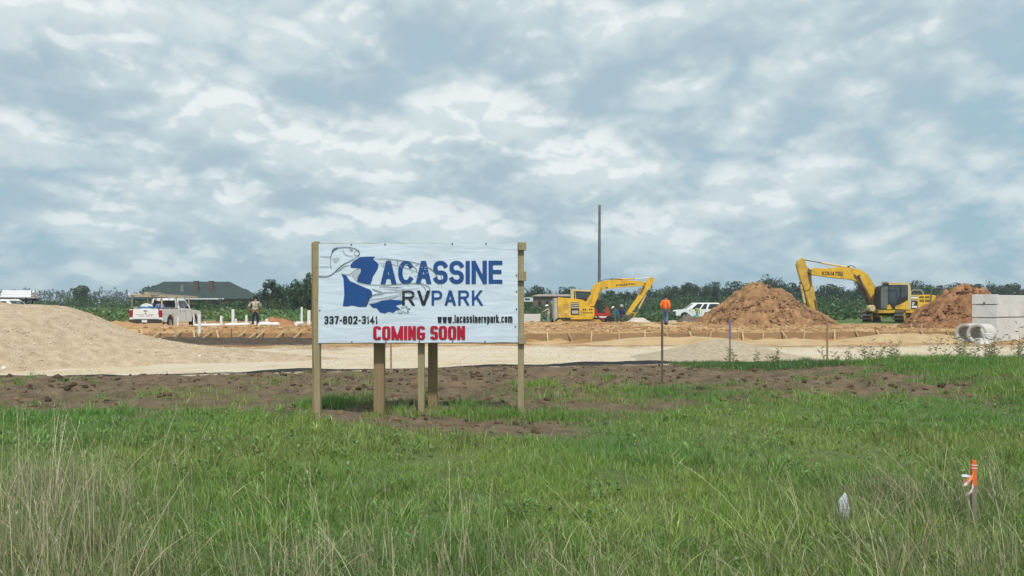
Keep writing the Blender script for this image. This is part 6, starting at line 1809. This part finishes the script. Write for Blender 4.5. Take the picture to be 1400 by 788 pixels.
# left pad forms
fl = thing('formwork', 'rough form boards with slanting kickers along the left pad', 'formwork', (-12, 32.6, 0))
lx = np.linspace(-17.0, -6.2, 11)
for i, (a_, b_) in enumerate(zip(lx[:-1], lx[1:])):
    dz_ = 0.015 * math.sin(i * 1.7)
    MB().loft([[(a_ + 12.004, -.36, -.1), (b_ + 11.996, -.36, -.1), (b_ + 11.996, -.32, -.1), (a_ + 12.004, -.32, -.1)], [(a_ + 12.004, -.36, .17 + dz_), (b_ + 11.996, -.36, .17 - dz_), (b_ + 11.996, -.32, .17 - dz_), (a_ + 12.004, -.32, .17 + dz_)]]).build('form_board', mat('muddy_board', (0.30, 0.17, 0.085), 0.95, scale=1.4, col2=(0.42, 0.26, 0.14), bump=0.4, bscale=10), fl)
for px in (172, 197, 216, 243, 268, 331, 348, 357, 384, 408, 300, 285):
    x = pw(px, 32.2); s_ = random.choice((-1, 1, 1)) if px < 320 else 1
    MB().bar((x - 0.12 * s_ + 12, -0.82, -0.05), (x + 0.16 * s_ + 12, -0.30, 0.30), 0.06, 0.04).build('kicker', stakem, fl)

# ------------------------------------------------------------------ white plumbing pipes standing in the left pad
def standpipe(px, ya, yb, Y, r, label, tilt=0.0):
    x = pw(px, Y); z0 = float(gz(x, Y)); za = CAM_H - (ya - HOR) * Y / FPX; h = za - z0
    t = thing('standpipe', label, 'pipe', (x, Y, z0), 0, 'white plumbing standpipes on the left pad')
    MB().lathe([(r, -0.1), (r, h), (r * 0.85, h), (r * 0.85, h - 0.12), (0, h - 0.12)], (0, 0, 0), 'z', 14).build('riser', pvc, t, smooth=True)
    MB().lathe([(r * 1.01, h * 0.12), (r * 1.22, h * 0.12 + 0.005), (r * 1.22, h * 0.12 + 0.14), (r * 1.01, h * 0.12 + 0.145)], (0, 0, 0), 'z', 14).build('coupling', pvc, t, smooth=True)
    t.rotation_euler = (0, tilt, 0)
    return t
standpipe(272.6, 429.5, 460, 32.3, 0.062, 'tall white standpipe nearest to us on the left pad')
standpipe(243, 434, 447, 36.0, 0.035, 'thin white standpipe in front of the pickup truck side', 0.05)
standpipe(265.5, 430, 447, 38.5, 0.035, 'thin white standpipe at the front end of the pickup truck', -0.04)
standpipe(280.5, 440, 447, 38.0, 0.040, 'short white standpipe right of the tall near one')
standpipe(302.5, 432, 443, 40.0, 0.065, 'white standpipe left of the tallest middle one')
standpipe(318.5, 423, 442, 41.0, 0.075, 'tall white standpipe left of the man in the patterned shirt')
standpipe(322.6, 436, 443, 41.6, 0.055, 'short white stub beside the tall middle standpipe')
standpipe(336.8, 431, 447.5, 38.5, 0.060, 'white standpipe just left of the man in the patterned shirt')
standpipe(349, 439.5, 449.5, 40.0, 0.060, 'white standpipe seen between the legs of the patterned-shirt man')
standpipe(364.5, 436, 450, 36.5, 0.070, 'white standpipe on the branching joint right of the patterned-shirt man', 0.03)
standpipe(412.5, 420, 444.5, 39.0, 0.055, 'tall thin white standpipe beside the green stake')
standpipe(422.3, 424.5, 446, 38.0, 0.080, 'thick white standpipe beside the left sign post')
def laypipe(p0, p1, Y0, Y1, r, label, couplings=2):
    a, b = Vector((pw(p0, Y0), Y0, 0)), Vector((pw(p1, Y1), Y1, 0))
    a.z, b.z = zf(a.x, a.y) + r + 0.05, zf(b.x, b.y) + r + 0.05
    t = thing('drain_pipe', label, 'pipe', (a.x, a.y, a.z - r), 0, 'white pipes lying on the left pad')
    d = b - a; o = Vector((0, 0, r))
    MB().tube([o, d + o], r, 12).build('pipe', pvc, t, smooth=True)
    for k in range(couplings):
        c_ = d * ((k + 0.5) / couplings) + o; u = d.normalized() * 0.08
        MB().tube([c_ - u, c_ + u], r * 1.25, 12).build('coupling', pvc, t, smooth=True)
laypipe(266.5, 300.5, 34.4, 34.6, 0.055, 'white drain pipe lying behind the tall near standpipe')
laypipe(308, 341, 34.8, 35.0, 0.055, 'white drain pipe lying left of the patterned-shirt man')
laypipe(354, 382, 34.2, 34.0, 0.070, 'white drain pipe lying right of the patterned-shirt man', 3)
laypipe(355, 365, 34.1, 35.8, 0.075, 'white angled branch pipe below the standpipe right of the patterned-shirt man', 1)
laypipe(405, 413, 35.0, 36.0, 0.080, 'short white elbow pipe below the thin tall standpipe', 2)

# ------------------------------------------------------------------ stakes
def stake(px, ya, yb, Y, w, label, m, top=None, tilt=0.0, name='survey_stake', topfrac=0.45):
    x = pw(px, Y); z0 = float(gz(x, Y, True)); h = CAM_H - (ya - HOR) * Y / FPX - z0
    t = thing(name, label, 'stake', (x, Y, z0))
    hb = h * (1 - topfrac) if top else h
    MB().loft([[(-w / 2, -.012, -0.15), (w / 2, -.012, -0.15), (w / 2, .012, -0.15), (-w / 2, .012, -0.15)], [(-w / 2, -.012, hb), (w / 2, -.012, hb), (w / 2, .012, hb), (-w / 2, .012, hb)]]).build('lath', m, t)
    if top:
        MB().box(-w / 2 - .001, w / 2 + .001, -.013, .013, hb, h).build('painted_top', top, t, bevel=0.002)
    t.rotation_euler = (0, tilt, 0)
    return t, h
lath = mat('grey_lath', (0.30, 0.235, 0.16), 0.9, 0.2, 8)
dklath = mat('dark_lath', (0.13, 0.095, 0.065), 0.9, 0.25, 8)
t, h = stake(905.3, 437, 527, 13.8, 0.034, 'thin dark stake standing before the man in the orange shirt', dklath)
stake(998, 437, 498, 18.0, 0.040, 'survey stake with a purple top by the small gravel mound', lath, mat('purple_paint', (0.20, 0.17, 0.36), 0.8, 0.2, 12), topfrac=0.42)
stake(1131, 437, 501, 17.5, 0.036, 'plain brown survey stake in front of the right-hand sand bank', mat('brown_lath', (0.33, 0.225, 0.13), 0.9, 0.2, 8))
stake(534.5, 470 - 30, 516, 15.2, 0.030, 'thin brown stake seen under the banner between the posts', mat('brown_lath', (0.3, 0.2, 0.1)))
stake(408.3, 424, 446, 38.6, 0.05, 'green painted stake leaning beside the white standpipes', mat('green_paint', (0.05, 0.33, 0.20), 0.7, 0.1), tilt=0.12)
stake(240.5, 447, 466, 30.6, 0.03, 'small pale stake on the dark strip in front of the pickup truck', stakem)
stake(316.5, 450, 464, 31.0, 0.03, 'small dark stake on the dark strip below the tall middle standpipe', dklath)
for px, lab in ((1246, 'left short pale stake at the foot of the reddish soil pile'), (1260, 'right short pale stake at the foot of the reddish soil pile')):
    stake(px, 442.5, 455, 32.6, 0.07, lab, stakem)
# pale block on the pad beside the man in orange
bx = pw(918.5, 45.5); t = thing('foam_block', 'pale block lying on the clay beside the man in orange', 'block', (bx, 45.5, zf(bx, 45.5)))
MB().loft([[(-.24, -.2, 0), (.24, -.2, 0), (.24, .2, 0), (-.24, .2, 0)], [(-.22, -.18, .17), (.23, -.18, .19), (.22, .18, .2), (-.22, .18, .18)]]).build('slab', mat('pale_block', (0.55, 0.45, 0.33), 0.85, 0.1), t, bevel=0.01)

# foreground: orange stake with ribbons, rag on a low stake
OY = 4.9
x = pw(1331, OY); z0 = float(gz(x, OY, True))
osk = thing('survey_stake', 'orange-topped survey stake with fluttering ribbons in the right foreground grass', 'stake', (x, OY, z0))
h = CAM_H - (629 - HOR) * OY / FPX - z0
h1 = CAM_H - (664 - HOR) * OY / FPX - z0
MB().box(-.014, .014, -.010, .010, -0.15, h1).build('lath', mat('weathered_grey_lath', (0.24, 0.20, 0.165), 0.9, 0.2, 10), osk)
orangem = mat('orange_paint', (0.74, 0.17, 0.045), 0.7, 0.15, 14)
MB().loft([[(-.015, -.011, h1), (.015, -.011, h1), (.015, .011, h1), (-.015, .011, h1)], [(-.013, -.011, h), (.013, -.011, h - .004), (.013, .011, h - .004), (-.013, .011, h)]]).build('painted_top', orangem, osk)
def ribbon(root, pts, w, m, name='ribbon', nrm=(0, 0, 1), tw=0.6):
    b = MB(); n = len(pts); V = []
    for i, p in enumerate(pts):
        a = tw * math.sin(i * 1.1); d = Vector((0, math.sin(a), math.cos(a))) * (w / 2); p = Vector(p)
        V += [p - d, p + d]
    V2 = [v + Vector((0.0008, 0.0010, 0)) for v in V]
    F = [(2 * i, 2 * i + 1, 2 * i + 3, 2 * i + 2) for i in range(n - 1)]
    N_ = len(V)
    b.add(V + V2, F + [tuple(k + N_ for k in reversed(f_)) for f_ in F] + [(0, 2 * n - 2, 2 * n - 2 + N_, N_)] )
    return b.build(name, m, root, smooth=True)
rib_o = mat('orange_ribbon', (0.68, 0.20, 0.08), 0.5, 0.1); rib_p = mat('pink_white_ribbon', (0.74, 0.56, 0.55), 0.5, 0.08); rib_w = mat('white_ribbon', (0.70, 0.70, 0.72), 0.5, 0.05)
def rp(px, py, y=-0.02): return ((px - 1331) * OY / FPX, y, CAM_H - (py - HOR) * OY / FPX - z0)
ribbon(osk, [rp(1329, 645), rp(1324, 650, -.04), rp(1319, 654, -.05), rp(1314, 657, -.03), rp(1310.5, 661, -.04)], 0.022, rib_o)
ribbon(osk, [rp(1325, 651, -.035), rp(1320, 650, -.02), rp(1314, 649, -.03), rp(1309, 649.5, -.04)], 0.016, rib_w)
ribbon(osk, [rp(1327, 655, -.02), rp(1326, 662, -.035), rp(1323, 668, -.045), rp(1319, 672, -.05), rp(1315, 674, -.04)], 0.020, rib_p)
ribbon(osk, [rp(1319, 655, -.055), rp(1314, 659, -.055), rp(1311, 662, -.045)], 0.018, rib_p, tw=0.9)
for zz in (636, 640):
    p = rp(1331, zz, 0); MB().box(-.017, .017, -.0135, .0135, p[2] - .003, p[2] + .003).build('tie', rib_p, osk)
# white rag stake
WY = 5.05
x = pw(1155, WY); z0 = float(gz(x, WY, True))
rs = thing('stake', 'short stake topped by a crumpled white rag in the foreground grass', 'stake', (x, WY, z0))
h = CAM_H - (676 - HOR) * WY / FPX - z0
MB().bar((0.01, 0, -.1), (0.0, 0, h - 0.03), 0.022).build('peg', dklath, rs)
g_ = np.random.default_rng(8)
nu_, nv_ = 22, 12; V = []
for j in range(nv_ + 1):
    t_ = j / nv_
    for i in range(nu_):
        a = 2 * math.pi * i / nu_
        rad = 0.009 + 0.023 * math.sin(min(1, t_ * 1.5) * math.pi / 2) * (1 + 0.42 * math.sin(a * 4 + t_ * 3) + 0.2 * math.sin(a * 7 - t_ * 5))
        drop = h - 0.155 * (t_ ** 1.15) * (1 + 0.42 * math.sin(a * 1.0 + 2.6) + 0.15 * math.sin(3 * a))
        V.append((rad * math.cos(a) * (1 - 0.25 * t_) - 0.012 * t_, rad * math.sin(a) * 0.8, drop))
V.append((0, 0, h + 0.012)); F = [(j * nu_ + i, j * nu_ + (i + 1) % nu_, (j + 1) * nu_ + (i + 1) % nu_, (j + 1) * nu_ + i) for j in range(nv_) for i in range(nu_)] + [(len(V) - 1, (i + 1) % nu_, i) for i in range(nu_)]
MB().add(V, F).build('rag', mat('white_rag', (0.55, 0.57, 0.60), 0.8, 0.12, 30, bump=0.3, bscale=80), rs, smooth=True)
# ------------------------------------------------------------------ people
skin_m = mat('skin_tone', (0.34, 0.19, 0.125), 0.6, 0.08, 10)
hair_m = mat('dark_hair', (0.018, 0.013, 0.010), 0.7, 0.2, 30)
jeans = mat('blue_denim', (0.10, 0.17, 0.29), 0.9, 0.22, 9)
navy = mat('navy_cloth', (0.022, 0.028, 0.050), 0.9, 0.25, 9)
boot_m = mat('work_boot', (0.045, 0.03, 0.02), 0.8, 0.2, 9)

def skin_obj(name, nodes, edges, m, parent, sub=2, root=0):
    """nodes: [(co, r)], grown by a Skin modifier and smoothed, stored as plain mesh"""
    me = bpy.data.meshes.new(name); me.from_pydata([tuple(c) for c, r in nodes], edges, [])
    o = bpy.data.objects.new(name, me); COL.objects.link(o)
    sk = o.modifiers.new('skin', 'SKIN'); sk.use_smooth_shade = True; sk.branch_smoothing = 0.4
    sv = me.skin_vertices[0].data
    for i, (c, r) in enumerate(nodes):
        sv[i].radius = (r, r); sv[i].use_root = (i == root)
    ss = o.modifiers.new('sub', 'SUBSURF'); ss.levels = sub; ss.render_levels = sub
    dg = bpy.context.evaluated_depsgraph_get(); dg.update()
    out = bpy.data.meshes.new_from_object(o.evaluated_get(dg))
    bpy.data.objects.remove(o); bpy.data.meshes.remove(me)
    out.name = name; out.materials.clear(); out.materials.append(m)
    out.polygons.foreach_set('use_smooth', np.ones(len(out.polygons), bool))
    return link(bpy.data.objects.new(name, out), parent)

def person(label, loc, rz, height, shirt, trousers, pose, sleeves='long', hat=None, hair=hair_m, lean=0.0, group=None, head_down=0.0, sit=False, bulk=1.0):
    """local: forward +y"""
    t = thing('person', label, 'person', loc, rz, group)
    s = height / 1.76
    P = dict(eL=(-.25, -.03, 1.15), wL=(-.25, .06, .92), eR=(.25, -.03, 1.15), wR=(.25, .06, .92),
             kL=(-.11, .03, .50), aL=(-.12, 0, .09), kR=(.11, .03, .50), aR=(.12, 0, .09))
    P.update(pose)
    Rm = Matrix.Rotation(-lean, 4, 'X'); piv = Vector((0, 0, .95))
    def up(p): return (piv + Rm @ (Vector(p) - piv)) * s
    def dn(p): return Vector(p) * s
    Hm = Matrix.Rotation(-head_down, 4, 'X'); nk = Vector((0, .01, 1.50))
    def hd(p): return up(nk + Hm @ (Vector(p) - nk))
    N_, E_ = [], []
    def nd(c, r, link_to=None):
        N_.append((c, r * s)); i = len(N_) - 1
        if link_to is not None: E_.append((link_to, i))
        return i
    pel = nd(dn((0, 0, .95)), .135); wai = nd(up((0, 0, 1.12)), .118, pel); che = nd(up((0, .01, 1.28)), .14, wai); uch = nd(up((0, .005, 1.40)), .115, che)
    nb = nd(up((0, .005, 1.47)), .065, uch); ne = nd(hd((0, .015, 1.53)), .055, nb); he = nd(hd((0, .03, 1.61)), .088, ne); ht = nd(hd((0, .02, 1.71)), .080, he)
    nd(hd((0, .125, 1.60)), .016, he)                       # nose
    for sx in (-1, 1): nd(hd((sx * .088, .015, 1.61)), .014, he)   # ears
    for sd, sx in (('L', -1), ('R', 1)):
        sh = nd(up((sx * .165, 0, 1.405)), .068, uch); e = nd(up(P['e' + sd]), .046, sh); w = nd(up(P['w' + sd]), .031, e)
        d = (Vector(P['w' + sd]) - Vector(P['e' + sd])).normalized(); side = Vector((1, 0, 0)) if abs(d.x) < .8 else Vector((0, 1, 0))
        side = (side - d * side.dot(d)).normalized(); cu = d.cross(side)
        pa = Vector(P['w' + sd]) + d * .055; p_ = nd(up(pa), .032, w)
        for k, (o_, l_) in enumerate(((-.03, .065), (-.01, .08), (.01, .076), (.03, .058))):
            k1 = nd(up(pa + d * (.04 + .4 * l_) + side * o_), .0085, p_); nd(up(pa + d * (.04 + .9 * l_) + side * o_ + cu * .018), .0075, k1)
        th = nd(up(pa - d * .01 - side * .045), .010, p_); nd(up(pa + d * .04 - side * .058 + cu * .01), .0085, th)
    for sd, sx in (('L', -1), ('R', 1)):
        hp = nd(dn((sx * .085, 0, .88)), .095, pel); k = nd(dn(P['k' + sd]), .060, hp); a = nd(dn(P['a' + sd]), .042, k)
        nd(dn(Vector(P['a' + sd]) + Vector((0, .16, -.045))), .036, a)
    skin_obj('body', N_, E_, skin_m, t, 2)
    # eyes, hair
    for sx in (-1, 1):
        c = hd((sx * .034, .108, 1.635)); MB().lathe([(0, -.012 * s), (.011 * s, 0), (0, .012 * s)], c, 'z', 8).build('eye', hair_m, t)
    if hair:
        b = MB(); rings = []
        for j in range(7):
            ph = math.pi * (0.02 + 0.76 * j / 6); ring = []
            for i in range(14):
                a = 2 * math.pi * i / 14
                x_, y_, z_ = .100 * math.sin(ph) * math.cos(a), .112 * math.sin(ph) * math.sin(a), .108 * math.cos(ph)
                if y_ > 0.02 and z_ < 0.045: z_, y_ = 0.045, min(y_, 0.10)
                ring.append(tuple(hd((x_, y_ + .012, z_ + 1.655))))
            rings.append(ring)
        b.loft(rings).build('hair', hair, t, smooth=True)
    # shirt
    N_, E_ = [], []
    a0 = nd(up((0, 0, .90)), .152 * bulk); a1 = nd(up((0, 0, 1.10)), .142 * bulk, a0); a2 = nd(up((0, .01, 1.28)), .162 * bulk, a1); a3 = nd(up((0, .005, 1.405)), .128 * bulk, a2); nd(up((0, .005, 1.465)), .078, a3)
    for sd, sx in (('L', -1), ('R', 1)):
        sh = nd(up((sx * .17, 0, 1.41)), .082, a3); e0 = Vector(P['e' + sd]); w0 = Vector(P['w' + sd]); s0 = Vector((sx * .165, 0, 1.405))
        if sleeves == 'long': e = nd(up(e0), .062 * bulk, sh); nd(up(e0.lerp(w0, .93)), .046 * bulk, e)
        else: nd(up(s0.lerp(e0, .72)), .070, sh)
    skin_obj('shirt', N_, E_, shirt, t, 2)
    N_, E_ = [], []
    a0 = nd(dn((0, 0, 1.0)), .140); a1 = nd(dn((0, 0, .93)), .150, a0)
    for sd, sx in (('L', -1), ('R', 1)):
        hp = nd(dn((sx * .088, 0, .86)), .112, a1); k = nd(dn(P['k' + sd]), .078, hp); nd(dn(Vector(P['a' + sd]) + Vector((0, 0, .015))), .066, k)
    skin_obj('trousers', N_, E_, trousers, t, 2, root=1)
    for sd in ('L', 'R'):
        a = Vector(P['a' + sd]); N_, E_ = [], []
        b0 = nd(dn(a + Vector((0, -.02, .06))), .052); b1 = nd(dn(a + Vector((0, -.01, -.03))), .050, b0); b2 = nd(dn(a + Vector((0, .09, -.045))), .046, b1); nd(dn(a + Vector((0, .18, -.05))), .038, b2)
        skin_obj('boot', N_, E_, boot_m, t, 1)
    if hat:
        hm, brim = hat
        b = MB(); rings = []
        for (r_, z_) in ((.112 + brim, 1.665), (.120 + brim, 1.672), (.124, 1.678), (.122, 1.71), (.105, 1.765), (.065, 1.80), (.015, 1.812)):
            rings.append([tuple(hd((r_ * math.cos(2 * math.pi * i / 18), (r_ + (brim * .7 if r_ > .13 and math.sin(2 * math.pi * i / 18) > .3 else 0)) * 1.08 * math.sin(2 * math.pi * i / 18) + .012, z_))) for i in range(18)])
        b.loft(rings).build('hat', hm, t, smooth=True)
    return t

pat = bpy.data.materials.new('patterned_shirt'); pat.use_nodes = True
N, L = pat.node_tree.nodes, pat.node_tree.links
P_ = N['Principled BSDF']; P_.inputs['Roughness'].default_value = 0.9
tc_ = N.new('ShaderNodeTexCoord'); v_ = N.new('ShaderNodeTexVoronoi'); v_.inputs['Scale'].default_value = 17
n_ = N.new('ShaderNodeTexNoise'); n_.inputs['Scale'].default_value = 9
cr = N.new('ShaderNodeValToRGB'); cr.color_ramp.interpolation = 'CONSTANT'
cr.color_ramp.elements[0].color = (0.16, 0.15, 0.12, 1); cr.color_ramp.elements[1].color = (0.50, 0.45, 0.33, 1); cr.color_ramp.elements[1].position = 0.36
e_ = cr.color_ramp.elements.new(0.66); e_.color = (0.30, 0.27, 0.21, 1)
L.new(tc_.outputs['Object'], v_.inputs['Vector']); L.new(v_.outputs['Color'], cr.inputs[0]); L.new(cr.outputs[0], P_.inputs['Base Color'])

hat_w = mat('white_hard_hat', (0.80, 0.80, 0.78), 0.35, 0.03)
def stand(px, Y): 
    x = pw(px, Y); return (x, Y, float(gz(x, Y)) - 0.005)
def fit(px, ytop, Y): 
    """height that puts the crown at row ytop"""
    x = pw(px, Y); return CAM_H - (ytop - HOR) * Y / FPX - float(gz(x, Y))
Y = 43.5
person('man seen from behind in a patterned tan shirt and navy trousers among the standpipes', stand(349, Y), R(14), fit(349, 404.5, Y) * 1.0, pat, navy,
       dict(eL=(-.36, .05, 1.18), wL=(-.33, .28, 1.02), eR=(.30, .02, 1.16), wR=(.24, .20, 1.0), aL=(-.12, 0, .09), kL=(-.11, .02, .5), aR=(.13, .06, .09), kR=(.12, .05, .5)), lean=0.16, head_down=0.35, bulk=1.22, hat=(mat('dark_cap', (0.03, 0.025, 0.022), 0.8, 0.2), 0.0), group='people at work on the site')
Y = 45.0
person('man in a bright orange shirt and blue jeans standing on the clay pad', stand(910, Y), R(-28), fit(910, 403.5, Y) * 1.01, mat('orange_shirt', (0.85, 0.17, 0.025), 0.85, 0.15, 8), jeans,
       dict(eL=(-.26, -.10, 1.16), wL=(-.22, .02, .95), eR=(.26, -.14, 1.17), wR=(.25, -.12, .92), aL=(-.09, .16, .10), kL=(-.10, .12, .52), aR=(.09, -.14, .12), kR=(.10, .04, .50)), lean=0.05, head_down=0.4, bulk=1.25, group='people at work on the site')
Y = 64.0
person('man in a white hard hat and pale shirt stretching an arm beside the left excavator', stand(750, Y), R(75), 1.74, mat('khaki_shirt', (0.46, 0.42, 0.35), 0.9, 0.15, 8), mat('pale_jeans', (0.22, 0.32, 0.38), 0.9, 0.2, 9),
       dict(eL=(-.20, .24, 1.30), wL=(-.12, .46, 1.22), eR=(.24, .12, 1.14), wR=(.18, .30, 1.02)), lean=0.12, head_down=0.2, hat=(hat_w, 0.02), group='people at work on the site')
Y = 62.0
person('man in navy overalls and pale hat by the left excavator bucket', stand(850.5, Y), R(150), fit(850.5, 417, Y), mat('navy_overall', (0.045, 0.055, 0.12), 0.9, 0.25, 9), mat('navy_overall', (0.045, 0.055, 0.12)),
       dict(eL=(-.24, .08, 1.16), wL=(-.14, .26, 1.05), eR=(.24, .05, 1.16), wR=(.16, .25, 1.0)), lean=0.08, head_down=0.15, hat=(mat('pale_hat', (0.50, 0.47, 0.44), 0.6, 0.1), 0.015), group='people at work on the site')
person('man in a light blue shirt bending forward beside the man in navy', stand(845.6, 61.6), R(80), 1.72, mat('sky_blue_shirt', (0.10, 0.36, 0.66), 0.85, 0.15, 8), mat('blue_work_trousers', (0.09, 0.19, 0.34), 0.9, 0.2),
       dict(eL=(-.24, .16, 1.12), wL=(-.20, .26, .90), eR=(.24, .16, 1.12), wR=(.18, .28, .88)), lean=0.55, head_down=0.2, hat=(hat_w, 0.02), group='people at work on the site')
person('person in teal trousers standing at the side of the white vehicle', stand(953, 86.3), R(-20), 1.66, mat('olive_vest', (0.36, 0.36, 0.12), 0.9, 0.15), mat('teal_cloth', (0.10, 0.46, 0.42), 0.9, 0.15),
       dict(eL=(-.24, .1, 1.2), wL=(-.16, .3, 1.15)), head_down=0.1, group='people at work on the site')
# seated in the truck bed, knees drawn up
tl_ = Matrix.Translation(pk_loc) @ Matrix.Rotation(R(-1.0), 4, 'Z')
q0 = tl_ @ Vector((0.16, -1.35, 0.955 - 0.80))
person('man in a blue shirt and white cap sitting in the pickup truck bed', tuple(q0), R(182), 1.70, mat('blue_check_shirt', (0.10, 0.14, 0.36), 0.9, scale=16, col2=(0.30, 0.34, 0.48)), jeans,
       dict(kL=(-.12, .42, 1.08), aL=(-.12, .62, .90), kR=(.12, .42, 1.08), aR=(.12, .62, .90), eL=(-.26, .08, 1.2), wL=(-.14, .30, 1.12), eR=(.26, .08, 1.2), wR=(.14, .30, 1.12)), lean=0.08, hat=(hat_w, 0.015), group='people at work on the site')
# ------------------------------------------------------------------ the air between us and the far trees
hzm = bpy.data.materials.new('haze_air'); hzm.use_nodes = True
hn, hl_ = hzm.node_tree.nodes, hzm.node_tree.links
hn.clear()
pv = hn.new('ShaderNodeVolumePrincipled')
pv.inputs['Color'].default_value = (0.80, 0.90, 1.0, 1)
pv.inputs['Density'].default_value = 0.00045
pv.inputs['Anisotropy'].default_value = 0.0
ho = hn.new('ShaderNodeOutputMaterial')
hl_.new(pv.outputs[0], ho.inputs['Volume'])
hz_o = MB().box(-1400, 1400, -60, 1300, -1.6, 16.0).build('haze', hzm)
tag(hz_o, 'thin humid haze over the whole site', 'haze', kind='stuff')
